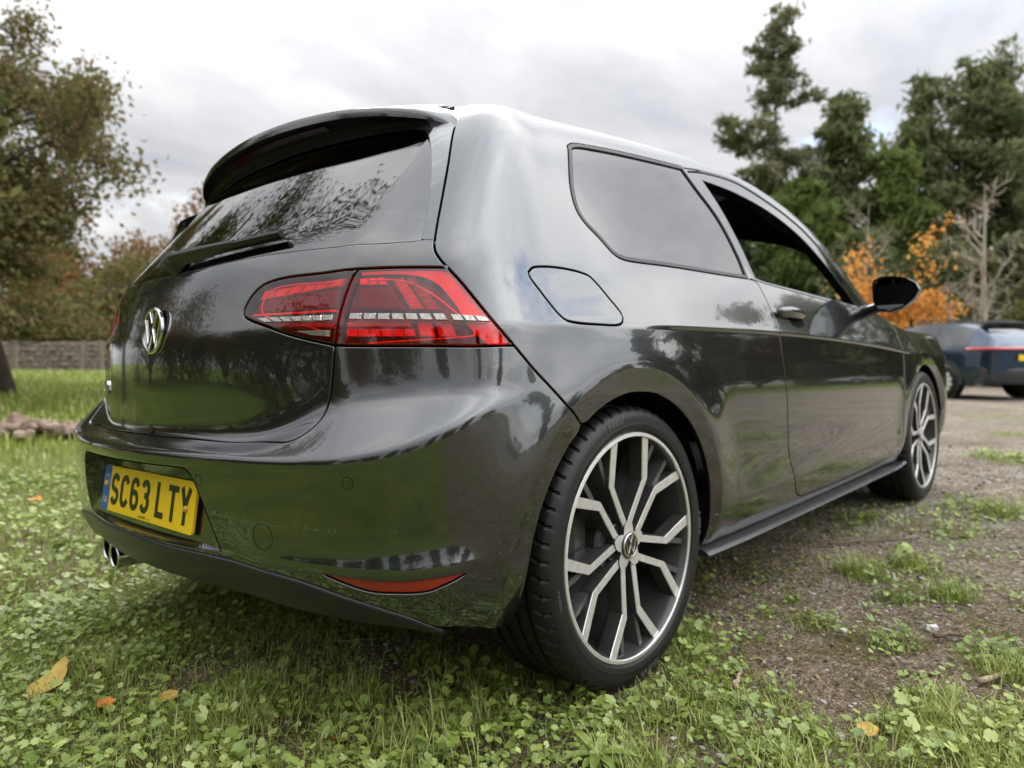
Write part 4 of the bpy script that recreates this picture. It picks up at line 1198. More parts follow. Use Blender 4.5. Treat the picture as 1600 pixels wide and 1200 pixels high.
def panel_arrays(outer, holes, off, gap, r, depth, step, feats, ds, flange, uvloops):
    loops = []
    if uvloops is None:
        for k, segs in enumerate([outer] + list(holes)):
            loops.append(to_uv(loop3(segs, ds)))
    else: loops = [np.array(l) for l in uvloops]
    for k in range(len(loops)):
        if (area2(loops[k]) > 0) != (k == 0): loops[k] = loops[k][::-1]
    g0 = gap + r if flange else gap
    core = [inset(l, g0)[0] if g0 > 0 else l for l in loops]
    sc = np.array([USC, VSC])
    bnd = np.concatenate(core) * sc
    lo, hi = bnd.min(0) / sc, bnd.max(0) / sc
    U, V = np.meshgrid(np.arange(lo[0] + step[0] / 2, hi[0], step[0]), np.arange(np.floor(lo[1]) + step[1] / 2, hi[1], step[1]))
    # stagger rows for better triangles
    U = U + (np.arange(U.shape[0]) % 2)[:, None] * step[0] * .5
    G = np.stack([U.ravel(), V.ravel()], 1) * sc
    extra = np.zeros((0, 2))
    if len(feats):
        fu = to_uv(np.concatenate(feats))
        extra = fu * sc
    def far_from(p, q, d):
        if len(p) == 0 or len(q) == 0: return np.ones(len(p), bool)
        ok = np.ones(len(p), bool)
        for i in range(0, len(p), 4000):
            ok[i:i + 4000] = (((p[i:i + 4000, None] - q[None]) ** 2).sum(2).min(1) > d * d)
        return ok
    cs = [c * sc for c in core]
    mind = min(step[0] * USC, step[1] * VSC) * .45
    if len(extra):
        ke = inside(cs, extra) & far_from(extra, bnd, mind * .5)
        idx = np.cumsum(ke) - 1
        seg_ok = ke[:-1] & ke[1:] & (np.linalg.norm(np.diff(np.concatenate(feats), axis=0), axis=1) < .03)
        fedges = [(idx[i], idx[i + 1]) for i in np.nonzero(seg_ok)[0]]
        extra = extra[ke]
    G = G[inside(cs, G)]
    G = G[far_from(G, bnd, mind)]
    if len(extra): G = G[far_from(G, extra, mind * .8)]
    pts = np.concatenate([bnd, extra, G])
    edges = []; s = 0
    for c in core:
        n = len(c); edges += [(s + i, s + (i + 1) % n) for i in range(n)]; s += n
    if len(extra): edges += [(int(s + a), int(s + b)) for a, b in fedges]
    vo, eo, fo, ov, _, _ = delaunay_2d_cdt([Vector(p) for p in pts], edges, [], 0, 1e-7)
    vo = np.array([tuple(v) for v in vo]); fo = np.array([tuple(f) for f in fo if len(f) == 3], int)
    cen = vo[fo].mean(1)
    fo = fo[inside(cs, cen)]
    # drop slivers lying on the outline
    e1 = vo[fo[:, 1]] - vo[fo[:, 0]]; e2 = vo[fo[:, 2]] - vo[fo[:, 0]]
    fo = fo[np.abs(e1[:, 0] * e2[:, 1] - e1[:, 1] * e2[:, 0]) > 1e-9]
    remap = {}
    for i, l in enumerate(ov):
        for k in l:
            if k < s: remap[k] = i
    uv = vo / sc
    P, n, _, _ = FN(SF, uv[:, 0], uv[:, 1])
    P = P + n * off
    VV = [P]; NN = [n]; FF = [fo]; base = len(P)
    if flange:
        s0 = 0
        for l, c in zip(loops, core):
            k = len(l)
            ring0 = [remap.get(s0 + i, 0) for i in range(k)]
            s0 += k
            _, m, nl = inset(l, 0)
            nl = FN(SF, c[:, 0], c[:, 1])[1]
            Pc = pos(c, off)
            rings = [(Pc - m * (.7 * r) - nl * (.3 * r), nl * .7 - m * .7), (Pc - m * r - nl * r, -m + nl * .05), (Pc - m * r - nl * (r + depth), -m)]
            prev = ring0
            for Pr, Nr in rings:
                cur = list(range(base, base + k)); base += k
                VV.append(Pr); NN.append(Nr / (np.linalg.norm(Nr, axis=1, keepdims=True) + 1e-9))
                f = []
                for i in range(k):
                    j = (i + 1) % k
                    f += [(prev[j], prev[i], cur[i]), (prev[j], cur[i], cur[j])]
                FF.append(np.array(f)); prev = cur
    NN = np.concatenate(NN)
    NN[~np.isfinite(NN)] = 0
    NN /= np.linalg.norm(NN, axis=1, keepdims=True) + 1e-9
    FF = np.concatenate(FF)
    FF = FF[(FF[:, 0] != FF[:, 1]) & (FF[:, 1] != FF[:, 2]) & (FF[:, 0] != FF[:, 2])]
    return np.concatenate(VV), FF, NN


def both(name, outer, mat, parent, **k):
    out = []
    for i, mir in enumerate((False, True)):
        p = parent[i] if isinstance(parent, (list, tuple)) else parent
        out.append(panel(name, outer, mat, p, mirror=mir, **k))
    return out


def mir(seg):
    """the same line on the left side, run the other way"""
    return [(p[0], -p[1], p[2]) if len(p) == 3 else (-p[0], p[1]) for p in seg][::-1]


def arc(cx, r, a0, a1, n=24, y=-.88, cz=.312):
    return [(cx + r * math.cos(rad(a0 + (a1 - a0) * i / n)), y, cz + r * math.sin(rad(a0 + (a1 - a0) * i / n))) for i in range(n + 1)]


def rev(s): return list(s)[::-1]


T = TRACE
WB = 2.631
CAR_M = Matrix(((0.999798, 0.000223, -0.020074, 0.000178), (0.000223, 0.999754, 0.022178, -0.000197), (0.020074, -0.022178, 0.999552, -0.017743), (0, 0, 0, 1)))
car = empty('parked_car')
car.matrix_world = CAR_M
prop(car, 'dark grey three-door hatchback parked on the grass, seen from its rear corner', 'car')

paint, gblk, sblk = MAT['grey_paint'], MAT['gloss_black'], MAT['satin_black']
LIP = .352
# arch lip: from the foot behind the wheel over the top to the sill
arch_r = [(-.352, -.80, .215), (-.357, -.845, .30)] + arc(-.006, LIP, 168, 13, 30, cz=.31) + [(.358, -.862, .285), (.366, -.835, .235)]
arch_back = [p for p in arch_r if p[0] < -.2 and p[2] < .60]
ia = len(arch_back)
arch_back = arch_r[:ia] + [T['gapB'][-1]]
arch_front = [T['gapB'][-1]] + arch_r[ia:]
# feature lines that must stay crisp
feat_arch = []
for cx in (-.012, WB - .012):
    for d in (-.0055, -.001, .0045):
        feat_arch.append(smooth_line(arc(cx, .404 + d, 200, -20, 60), .008))
feat_door = [smooth_line([(.40, -.885, .350 + d), (1.2, -.886, .3594 + d), (2.25, -.876, .372 + d)], .012) for d in (-.002, .002)]
feat_door += [smooth_line([(x_, -.88, .8135 - .016 * x_ * x_ + d) for x_ in np.linspace(.06, 2.24, 20)], .012) for d in (-.006, .0025)]
feat_bump = []
for d in (-.002, .002):
    fb = smooth_line([(-.70, -.50, .388 + d), (-.645, -.711, .388 + d), (-.584, -.794, .388 + d), (-.519, -.838, .388 + d), (-.43, -.86, .388 + d)], .008)
    feat_bump += [fb, fb * [1, -1, 1]]

door_rear = [T['doortop'][0], (.784, -.823, .961), (.804, -.845, .903), (.811, -.867, .841), (.806, -.883, .781), (.822, -.89, .675), (.836, -.891, .599), (.853, -.885, .452),
             (.875, -.885, .387), (.905, -.882, .335), (.95, -.868, .288), (1.02, -.86, .264)]
door_low = [(1.02, -.86, .264), (1.4, -.86, .258), (1.9, -.855, .260), (2.10, -.86, .275)]
door_front = [(2.10, -.86, .275), (2.160, -.876, .325), (2.178, -.884, .43), (2.190, -.884, .521), (2.215, -.88, .63), (2.240, -.869, .738), (2.250, -.841, .818), (2.245, -.825, .868)]
door_sail = [(2.245, -.825, .868), (2.10, -.81, .895), T['doortop'][11]]
door_top = rev(T['doortop'][4:12])
door_b = rev(T['doortop'][0:5])
doors = both('door', [door_rear, door_low, door_front, door_sail, door_top, door_b], paint, car,
             holes=[[[T['dwin'][9], (.737, -.79, 1.04), T['doortop'][2], T['doortop'][3], (.652, -.667, 1.308)], [(.652, -.667, 1.308), (.788, -.656, 1.328), (1.035, -.650, 1.337), (1.268, -.671, 1.293), (1.477, -.703, 1.226), (1.648, -.739, 1.128), (1.838, -.776, 1.006), (1.94, -.808, .925)],
                     [(1.94, -.808, .925), (1.801, -.824, .907)], [T['dwin'][6], T['dwin'][7], T['dwin'][8], T['dwin'][9]]]],
             step=(.11, .2), feats=feat_arch[:3] + feat_door)
# the black surround of the door window with its slanted pillar cover and mirror corner
frame_out = [[T['dwin'][9], (.737, -.79, 1.04), T['doortop'][2], T['doortop'][3], (.652, -.667, 1.308)], [(.652, -.667, 1.308), (.788, -.656, 1.328), (1.035, -.650, 1.337), (1.268, -.671, 1.293), (1.477, -.703, 1.226), (1.648, -.739, 1.128), (1.838, -.776, 1.006), (1.94, -.808, .925)],
             [(1.94, -.808, .925), (1.801, -.824, .907)], [T['dwin'][6], T['dwin'][7], T['dwin'][8], T['dwin'][9]]]
pillar_in = [(.800, -.812, .978), (.795, -.775, 1.074), (.775, -.723, 1.195), (.742, -.673, 1.295)]
frame_in = [pillar_in, [(.742, -.673, 1.295), (.972, -.675, 1.290), (1.216, -.69, 1.255), (1.420, -.716, 1.186), (1.585, -.75, 1.09), (1.700, -.784, 1.0), (1.770, -.818, .928)],
            [(1.770, -.818, .928), (1.30, -.818, .949), (.886, -.818, .970), (.800, -.812, .978)]]
both('window_frame', frame_out, gblk, doors, holes=[frame_in], off=-.003, gap=.0012, step=(.1, .2), depth=.03)
# opposite window is shut
panel('window_pane', frame_in, MAT['clear_glass'], doors[1], off=-.012, gap=0, flange=False, mirror=True, step=(.25, .5))

# quarter window: frame ring and dark glass
qo = [T['qwin'][:2], T['qwin'][1:6], T['qwin'][5:10], T['qwin'][9:13], T['qwin'][12:] + [T['qwin'][0]]]
qo = [[(.025, -.687, 1.247), (.033, -.682, 1.262), (.068, -.673, 1.276), (.133, -.669, 1.285)], T['qwin'][2:6], T['qwin'][5:10], [T['qwin'][9], T['qwin'][10], T['qwin'][11], (.12, -.819, .968)],
      [(.12, -.819, .968), (.060, -.818, .9695), (.022, -.812, .980), (-.012, -.797, 1.016)], [(-.012, -.797, 1.016), (-.048, -.781, 1.052), (-.058, -.766, 1.085), (-.042, -.741, 1.142), (.0, -.707, 1.212), (.025, -.687, 1.247)]]
ql = to_uv(loop3(qo, .010))
if area2(ql) < 0: ql = ql[::-1]
qi = inset(ql, .013)[0]
sides = []
# ---- body side: quarter, pillars, roof rail and sill in one skin
side_top = [(4.52, 19.75), (4.55, 20.1), (4.72, 20.5), (5.2, 20.8)]
rail = [(5.2, 20.8), (6, 20.9), (8, 20.9), (10, 20.9), (12, 20.75), (12.9, 20.3)]
apil = [(12.9, 20.3), (13.25, 19.5), (13.55, 18.7), (13.95, 17.75), (14.3, 17.0)]
side_outer = [rev(T['gapA']) + [], [T['gapA'][0]] + side_top[1:], rail, apil, [(14.3, 17.0), (2.245, -.825, .868)], door_sail, door_top, door_b, door_rear, door_low,
              [(2.10, -.86, .275), (2.155, -.865, .29), (2.20, -.835, .235)], [(2.20, -.835, .235), (1.2, -.835, .228), (.366, -.835, .235)], rev(arch_front), rev(T['gapB'])]
sides = both('side_panel', side_outer, paint, car, holes=[qo, [T['fuel'] + [T['fuel'][0]]]], step=(.085, .2), feats=feat_arch[:3] + feat_door, gap=.0018)
for k, m_ in enumerate((False, True)):
    w = panel('quarter_window', None, MAT['tinted_glass'], car, uvloops=[qi], off=-.004, gap=.0005, r=.0015, depth=.004, mirror=m_, step=(.16, .3))
    panel('window_frame', None, sblk, w, uvloops=[ql, qi], off=.0008, gap=.0008, r=.0015, mirror=m_, step=(.16, .3))
both('fuel_flap', [T['fuel'] + [T['fuel'][0]]], paint, sides, step=(.1, .25), ds=.006)

# ---- tailgate
tg_half_low = T['tg_low'][:-1] + [(0.001, 8.2)]
lt_out = T['light_top'][8:]
tg_r = [[(0.0, 20.75), (2, 20.6), (3.6, 20.2), (4.3, 19.95), T['gapA'][0]], T['gapA'][:9], rev(T['light_top']), [T['light_top'][0], T['light_bot'][10]], rev(T['light_bot'][4:]), T['tg_low'][:-2] + [(-.704, -.1, .592), (-.706, 0, .592)]]
tg_loop = tg_r + [mir(s) for s in rev(tg_r)]
gl_r = [[(0, 20.35), (1.5, 20.2), (2.6, 19.75), (3.2, 19.45)], [(3.2, 19.45)] + rev(T['glass_right'][0:5]) , [T['glass_right'][0], (-.472, -.703, .977), (-.482, -.692, .975)], [(-.482, -.692, .975)] + T['glass_bot'][1:5] + [(-.647, 0, .968)]]
gl_loop = gl_r + [mir(s) for s in rev(gl_r)]
inner_lamp = [[(-.556, -.612, .9225)] + rev(T['light_top'])[5:], [T['light_top'][0], T['light_bot'][10]], rev(T['light_bot'][4:]), rev(T['split'])]
inner_lamp = [[T['split'][0]] + rev(T['light_top'][:8]) + [T['light_bot'][10]], rev(T['light_bot'][4:]), rev(T['split'])]
tailgate = panel('tailgate', tg_loop, paint, car, holes=[gl_loop], step=(.1, .2))
panel('rear_window', gl_loop, MAT['tinted_glass'], tailgate, off=-.004, gap=.0012, r=.002, depth=.006, step=(.12, .25))
outer_lamp = [T['gapA'][8:], T['light_bot'][:5], rev(T['split']), lt_out]

# ---- tail lamps
lamp_parent = []
for k, m_ in enumerate((False, True)):
    o1 = panel('tail_light', outer_lamp, MAT['red_lens'], car, off=.0005, gap=.0022, r=.003, depth=.03, mirror=m_, step=(.1, .25), ds=.008)
    o2 = panel('tail_light', inner_lamp, MAT['red_lens'], tailgate, off=.0005, gap=.0016, r=.003, depth=.03, mirror=m_, step=(.1, .25), ds=.008)
    panel('lamp_housing', outer_lamp, MAT['lamp_maroon'], o1, off=-.024, gap=.004, flange=False, mirror=m_, step=(.2, .5))
    panel('lamp_housing', inner_lamp, MAT['lamp_maroon'], tailgate, off=-.024, gap=.004, flange=False, mirror=m_, step=(.2, .5))
    lamp_parent.append((o1, o2))
    # solid red outer zone of the lamp
    zone = [[T['gapA'][8], (-.430, -.815, .850), T['gapA'][12]], [T['gapA'][12], (-.430, -.835, .770)], [(-.430, -.835, .770), (-.452, -.812, .80), (-.470, -.79, .85), (-.485, -.755, .892), (-.505, -.71, .908), (-.553, -.62, .912)], [(-.553, -.62, .912), T['light_top'][8]], lt_out]
    panel('lamp_band', zone, MAT['lamp_red'], o1, off=-.009, gap=.003, flange=False, mirror=m_, step=(.15, .3), ds=.008)
# bright contour lines moulded round the lit fields
CONTOUR = [[(-.517, -.716, .899), (-.487, -.744, .873), (-.459, -.772, .838), (-.434, -.798, .797), (-.440, -.799, .786), (-.56, -.648, .781)],
           [(-.517, -.716, .899), (-.535, -.690, .906), (-.556, -.640, .906)],
           [(-.598, -.565, .806), (-.628, -.49, .832), (-.641, -.40, .852), (-.628, -.395, .888), (-.61, -.43, .905), (-.575, -.560, .905)]]
for s in (1, -1):
    for ci, cl in enumerate(CONTOUR):
        uvc = to_uv(smooth_line(cl, .008)); Pc = F(SF, uvc[:, 0], uvc[:, 1], -.008)
        mb = MB(); mb.tube([(p_[0], p_[1] * s, p_[2]) for p_ in Pc], .0017, 6)
        mb.build('lamp_contour', MAT['lamp_red_bright'], tailgate if ci == 2 else lamp_parent[0 if s > 0 else 1][0], smooth=True)
for s in (1, -1):
    for k_, qd in LAMP_CELLS:
        qd = np.array(qd) * [1, s, 1]
        if s < 0: qd = qd[::-1]
        n = np.cross(qd[1] - qd[0], qd[3] - qd[0]); n /= np.linalg.norm(n)
        c = qd.mean(0)
        inn = c + (qd - c) * .86
        V = np.concatenate([qd - n * .008, qd, inn + n * .003])
        Fc = [(8, 9, 10, 11)]
        for i in range(4):
            j = (i + 1) % 4
            Fc += [(i, j, 4 + j, 4 + i), (4 + i, 4 + j, 8 + j, 8 + i)]
        me = np_mesh('lamp_cell', V, np.array(Fc), MAT[k_], smooth=False)
        outer = lamp_parent[0 if s > 0 else 1][0]
        is_outer = c[0] > -.565 - .0 and abs(c[1]) > .6
        link('lamp_cell', me, outer if is_outer else tailgate)

# ---- rear bumper
bu_r = [[(-.706, 0, .592), (-.704, -.1, .592)] + rev(T['tg_low'][:-2]), T['light_bot'][:5][::-1], T['gapB'], rev(arch_back), [(-.352, -.80, .215), T['bumpbot'][1], T['bumpbot'][0]], rev(T['diffuser'][1:]) + [(-.757, 0, .372)]]
bu_loop = bu_r + [mir(s) for s in rev(bu_r)]
rec_r = [[(-.776, 0, .543), (-.758, -.27, .543), (-.755, -.288, .541)], [(-.755, -.288, .541), (-.752, -.302, .532), (-.747, -.325, .495), (-.735, -.356, .415)], [(-.735, -.356, .415), (-.728, -.362, .378)], [(-.728, -.362, .378), (-.752, -.2, .374), (-.758, 0, .374)]]
rec_loop = rec_r + [mir(s) for s in rev(rec_r)]
refl = T['reflector']
ref_loop = [[refl[1], refl[2]], [refl[2], refl[3], refl[4], refl[5], refl[6], refl[7], refl[1]]]
ref_l = [mir(s) for s in rev(ref_loop)]
bumper = panel('rear_bumper', bu_loop, paint, car, holes=[rec_loop, ref_loop, ref_l], step=(.085, .2), feats=feat_bump + [f for f in feat_arch[:3]] + [f * [1, -1, 1] for f in feat_arch[:3]], gap=.0018)
for k, m_ in enumerate((False, True)):
    rr = panel('reflector', ref_loop, MAT['reflector_red'], bumper, off=-.004, gap=.0005, r=.001, depth=.004, mirror=m_, step=(.1, .25), ds=.006)
# dark chin below the bumper
dif_r = [[(-.757, 0, .372)] + T['diffuser'][1:], [T['diffuser'][-1], (-.500, -.775, .250)], [(-.500, -.775, .250), (-.575, -.725, .268), (-.640, -.60, .280), (-.685, -.40, .288), (-.715, -.2, .294), (-.722, 0, .297)]]
dif_loop = dif_r + [mir(s) for s in rev(dif_r)]
panel('diffuser', dif_loop, MAT['chin_grey'], bumper, off=.006, gap=-.002, r=.007, depth=.06, step=(.15, .2))
edge_ = smooth_line([(-.500, -.775, .262), (-.575, -.725, .278), (-.640, -.60, .290), (-.685, -.40, .298), (-.715, -.2, .303), (-.722, 0, .305)], .03)
edge_ = np.concatenate([edge_, edge_[::-1][1:] * [1, -1, 1]]) + [.02, 0, 0]
inn_ = edge_ * [0, .9, 0] + [-.22, 0, .30]
n_e = len(edge_)
link('under_tray', np_mesh('under_tray', np.concatenate([edge_, inn_]), np.array([(i, i + 1, n_e + i + 1, n_e + i) for i in range(n_e - 1)]), MAT['void_black'], smooth=False), bumper)

# plate recess
rl = to_uv(loop3(rec_loop, .012))
RP = pos(rl)
def back_x(y, z): return -.719 + (z - .452) * .165 * -1 * -1 + .05 * y * y
inn = RP.copy()
cz = .460
inn[:, 2] = cz + (RP[:, 2] - cz) * .90
inn[:, 1] = RP[:, 1] * .955
inn[:, 0] = back_x(inn[:, 1], inn[:, 2])
k = len(RP)
Fr = [(i, (i + 1) % k, k + (i + 1) % k, k + i) for i in range(k)]
Fb = [(k + i, k + (i + 1) % k, 2 * k) for i in range(k)]
me = np_mesh('plate_recess', np.concatenate([RP, inn, [[-.719, 0, .46]]]), [np.array(Fr), np.array(Fb)], paint, smooth=False)
link('plate_recess', me, bumper)

# ---- roof, bonnet, screen, wings, nose
def uv_grid(name, u0, u1, v0, v1, mat, parent, nu, nv, off=0.):
    U, V = np.meshgrid(np.linspace(u0, u1, nu), np.linspace(v0, v1, nv))
    VV = []; NN = []; FF = []; b = 0
    for s in (1, -1):
        P, n, _, _ = FN(SF, U.ravel(), np.minimum(V.ravel(), SF.nv - 1.02))
        P = P + n * off
        VV.append(P * [1, s, 1]); NN.append(n * [1, s, 1])
        i = (np.arange(nv - 1)[:, None] * nu + np.arange(nu - 1)[None]).ravel()
        f = np.stack([i, i + 1, i + nu + 1, i + nu], 1)
        FF.append((f if s > 0 else f[:, ::-1]) + b); b += len(P)
    me = np_mesh(name, np.concatenate(VV), np.concatenate(FF), mat, np.concatenate(NN))
    return link(name, me, parent)


uv_grid('roof', 0, 20, 20.92, 23.98, paint, car, 120, 30, off=-.0015)
half = lambda segs, nm, mt, par, **kw: both(nm, segs, mt, par, **kw)
half([[(13.05, 20.3), (13.38, 19.5), (13.7, 18.7), (14.1, 17.9), (14.5, 17.55)], [(14.5, 17.55), (17, 17.5), (19.98, 17.5)], [(19.98, 17.5), (19.98, 20.7)], [(19.98, 20.7), (16, 20.7), (14, 20.6), (13.05, 20.3)]], 'windscreen', MAT['clear_glass'], car, off=-.003, gap=0, flange=False, step=(.3, .4))
half([[(14.35, 17.0), (14.3, 16.5), (15, 16.35), (16, 16.3), (17.2, 16.2)], [(17.2, 16.2), (18.5, 15.8), (19.98, 15.6)], [(19.98, 15.6), (19.98, 17.45)], [(19.98, 17.45), (17, 17.45), (14.5, 17.5), (14.35, 17.0)]], 'bonnet', paint, car, gap=.0, flange=False, step=(.2, .3))
arch_f = arc(WB - .006, LIP, 16, 168, 30, cz=.31)
fend = [[(2.10, -.86, .275), (2.155, -.865, .29), (2.20, -.835, .235)], rev([(2.274, -.845, .30), (2.262, -.82, .235), (2.20, -.835, .235)]), [(2.274, -.845, .30)] + rev(arch_f), [arch_f[0], (2.99, -.86, .47), (16.9, 6.5)], [(16.9, 6.5), (17.1, 9), (17.2, 13), (17.2, 16.15)], [(17.2, 16.15), (16, 16.25), (15, 16.3), (14.3, 16.45)], [(14.3, 16.45), (2.245, -.825, .868)], rev(door_front)]
fenders = half(fend, 'front_fender', paint, car, step=(.085, .2), feats=feat_arch[3:])
nose = [[arch_f[0], (2.99, -.86, .47), (16.9, 6.5)], [(16.9, 6.5), (17.1, 9), (17.2, 13), (17.2, 16.15)], [(17.2, 16.15), (18.5, 15.75), (19.98, 15.55)], [(19.98, 15.55), (19.98, .6)], [(19.98, .6), (17, .6), (3.0, -.80, .24)], [(3.0, -.80, .24), arch_f[0]]]
lampf = [[(17.5, 14.9), (18.9, 14.5)], [(18.9, 14.5), (18.85, 11)], [(18.85, 11), (17.4, 11)], [(17.4, 11), (17.5, 14.9)]]
nb = half(nose, 'front_bumper', paint, car, holes=[lampf], gap=0., flange=False, step=(.2, .3))
half(lampf, 'headlight', MAT['clear_glass'], nb, off=.002, gap=0, flange=False, step=(.2, .3))
half(lampf, 'headlight_housing', MAT['lamp_silver'], nb, off=-.05, gap=0, flange=False, step=(.3, .5))

# ---- dark inner shell behind the gaps, with the same windows
sh_hole = [[(0, 20.2), (2.4, 19.6), (3.9, 19.2)], [(3.9, 19.2), (4.35, 18.4), (4.5, 17.2), (4.55, 16.4)], [(4.55, 16.4), (3, 16.3), (0, 16.3)]]
ws_hole = [[(13.2, 20.2), (13.55, 19.3), (14.3, 17.9), (14.8, 17.7)], [(14.8, 17.7), (19.9, 17.65)], [(19.9, 17.65), (19.9, 20.5)], [(19.9, 20.5), (15, 20.5), (13.2, 20.2)]]
for m_ in (False, True):
    panel('cabin_shell', [[(0.0, 5.2), (1.3, 5.2), (1.9, 4.6), (2.0, 2.0)], [(2.0, 2.0), (3.6, 1.8), (5.6, 1.6)], [(5.6, 1.6), (5.7, 3.6), (6.1, 6.4), (6.8, 9.9), (8, 11), (9.1, 10.0), (9.9, 6), (10.1, 1)], [(10.1, 1), (12, 1), (13.4, 1)], [(13.4, 1), (13.5, 6), (13.9, 10), (14.2, 16.9)],
          [(14.2, 16.9), (13.7, 17.8), (13.3, 18.7), (12.95, 19.5), (12.6, 20.1)], [(12.6, 20.1), (10, 20.6), (8, 20.5), (6, 19.9)], [(6, 19.9), (5.2, 19.5), (4.85, 18.8), (4.85, 17.6), (4.9, 16.4), (4.8, 15.9)], [(4.8, 15.9), (3, 15.7), (0, 15.7)], [(0, 15.7), (0.0, 5.2)]],
          MAT['void_black'], car, holes=[qo, frame_in], off=-.026, gap=0, flange=False, mirror=m_, step=(.2, .35), ds=.03)
uv_grid('roof_corner', 3.6, 5.6, 19.9, 20.96, paint, car, 28, 16, off=-.003)
# trim of the front pillars and header, seen dark through the open window
half([[(12.75, 20.3), (13.1, 19.5), (13.45, 18.7), (13.85, 17.7), (14.1, 17.2)], [(14.1, 17.2), (14.25, 17.25)], [(14.25, 17.25), (14.2, 18.0), (14.15, 18.7), (14.4, 19.3), (15.2, 19.8), (16.4, 20.1), (18, 20.15), (19.95, 20.2)], [(19.95, 20.2), (19.95, 21.2)], [(19.95, 21.2), (15, 21.2), (13, 21.0), (12.75, 20.3)]], 'pillar_trim', MAT['void_black'], car, off=-.03, gap=0, flange=False, step=(.25, .4))
uv_grid('headliner', 0, 19.9, 21.7, 23.9, MAT['headliner'], car, 60, 14, off=-.03)
fl = MB(); fl.box((1.32, 0, .235), (2.0, 1.56, .03)); fl.box((1.32, 0, .25), (3.5, 1.02, .03)); fl.build('floor_pan', MAT['void_black'], car)
for cx in (0, WB):
    for s in (-1, 1):
        lin = MB()
        n = 24; V = []; Fq = []
        for i in range(n + 1):
            a = rad(-12 + 204 * i / n)
            zz = .31 + .368 * math.sin(a)
            for y in (.52, .845 - .075 * max(0, min(1, (.42 - zz) / .18))):
                V.append((cx + .368 * math.cos(a) - .006, s * y, zz))
        for i in range(n): Fq.append((2 * i, 2 * i + 1, 2 * i + 3, 2 * i + 2))
        b = len(V); V.append((cx, s * .52, .31))
        for i in range(n): Fq.append((2 * i, 2 * i + 2, b))
        lin.add(V, Fq)
        lin.build('arch_liner', MAT['void_black'], car)

# ------------------------------------------------------------------ car parts that stand on the skin
def surf_frame(u, v, off=0.):
    P, n, du, dv = FN(SF, np.array([float(u)]), np.array([float(v)]))
    n = Vector(n[0]); a = Vector(du[0]).normalized(); b = n.cross(a)
    return Vector(P[0]) + n * off, n, a, b


def stroke(pts, w, closed=False):
    """outline polygon of a polyline of width w with mitred joints"""
    P = [np.array(p, float) for p in pts]
    L, R = [], []
    n = len(P)
    for i in range(n):
        d0 = P[i] - P[i - 1] if i > 0 else P[1] - P[0]
        d1 = P[i + 1] - P[i] if i < n - 1 else P[-1] - P[-2]
        d0 = d0 / np.linalg.norm(d0); d1 = d1 / np.linalg.norm(d1)
        t = d0 + d1; t /= np.linalg.norm(t) + 1e-9
        nn = np.array([-t[1], t[0]])
        k = 1 / max(.45, nn @ np.array([-d0[1], d0[0]]))
        L.append(P[i] + nn * w / 2 * k); R.append(P[i] - nn * w / 2 * k)
    return [tuple(p) for p in R + L[::-1]]


def ring_poly_mesh(mb, r0, r1, h0, h1, fr, seg=48, m=0):
    V = []; F = []
    prof = [(r0, h0), (r0, h1 - .15 * (r1 - r0)), (r0 + .3 * (r1 - r0), h1), (r1 - .3 * (r1 - r0), h1), (r1, h1 - .25 * (r1 - r0)), (r1, h0)]
    for k in range(seg):
        a = 2 * math.pi * k / seg
        for r, h in prof: V.append(fr(r * math.cos(a), r * math.sin(a), h))
    n = len(prof)
    for k in range(seg):
        l = (k + 1) % seg
        for i in range(n - 1):
            F.append((k * n + i, k * n + i + 1, l * n + i + 1, l * n + i))
    mb.add(V, F, m)


def emblem(R, fr, h, m=0):
    """round badge: a ring holding a V over a W"""
    mb = MB()
    ring_poly_mesh(mb, R * .86, R, 0, h, fr, m=m)
    w = .155 * R
    s = lambda pts: [(x * R, y * R) for x, y in pts]
    def clip(poly):
        return [(x, y) if math.hypot(x, y) < R * .9 else (x / math.hypot(x, y) * R * .9, y / math.hypot(x, y) * R * .9) for x, y in poly]
    mb.prism(clip(stroke(s([(-.37, .88), (0, .13), (.37, .88)]), w)), 0, h * .85, fr, m, bev=h * .15)
    mb.prism(clip(stroke(s([(-.78, .50), (-.36, -.72), (0, .02), (.36, -.72), (.78, .50)]), w)), 0, h * .82, fr, m, bev=h * .15)
    return mb


# badge on the tailgate
bP, bn, ba, bb = surf_frame(0, 13.2, .0)
bP = Vector((-.692, -.006, .836)); bn = Vector((-.995, 0, .09)).normalized(); bx = Vector((0, -1, 0)); bz = bn.cross(bx) * 1
frb = lambda x, y, h: tuple(bP + bx * x + bz * y + bn * h)
if (bx.cross(bz)).dot(bn) < 0: bz = -bz
mbk = MB(); mbk.prism([(.052 * math.cos(2 * math.pi * k / 40), .052 * math.sin(2 * math.pi * k / 40)) for k in range(40)], -.004, .0018, frb)
eb = mbk.build('badge', gblk, tailgate)
# same depth rule: badge backing and its chrome emblem are both children of the tailgate
emblem(.055, frb, .0062).build('badge_emblem', MAT['chrome'], tailgate, angle=40)


def text_arrays(s, size, spacing=1.0):
    cu = bpy.data.curves.new('t', 'FONT'); cu.body = s; cu.size = size; cu.align_x = 'CENTER'; cu.align_y = 'CENTER'; cu.space_character = spacing
    cu.resolution_u = 2
    o = bpy.data.objects.new('t', cu); COL.objects.link(o)
    dg = bpy.context.evaluated_depsgraph_get()
    me = o.evaluated_get(dg).to_mesh()
    V = np.array([v.co[:] for v in me.vertices]); Fc = [tuple(p.vertices) for p in me.polygons]
    o.evaluated_get(dg).to_mesh_clear()
    bpy.data.objects.remove(o); bpy.data.curves.remove(cu)
    return V, Fc


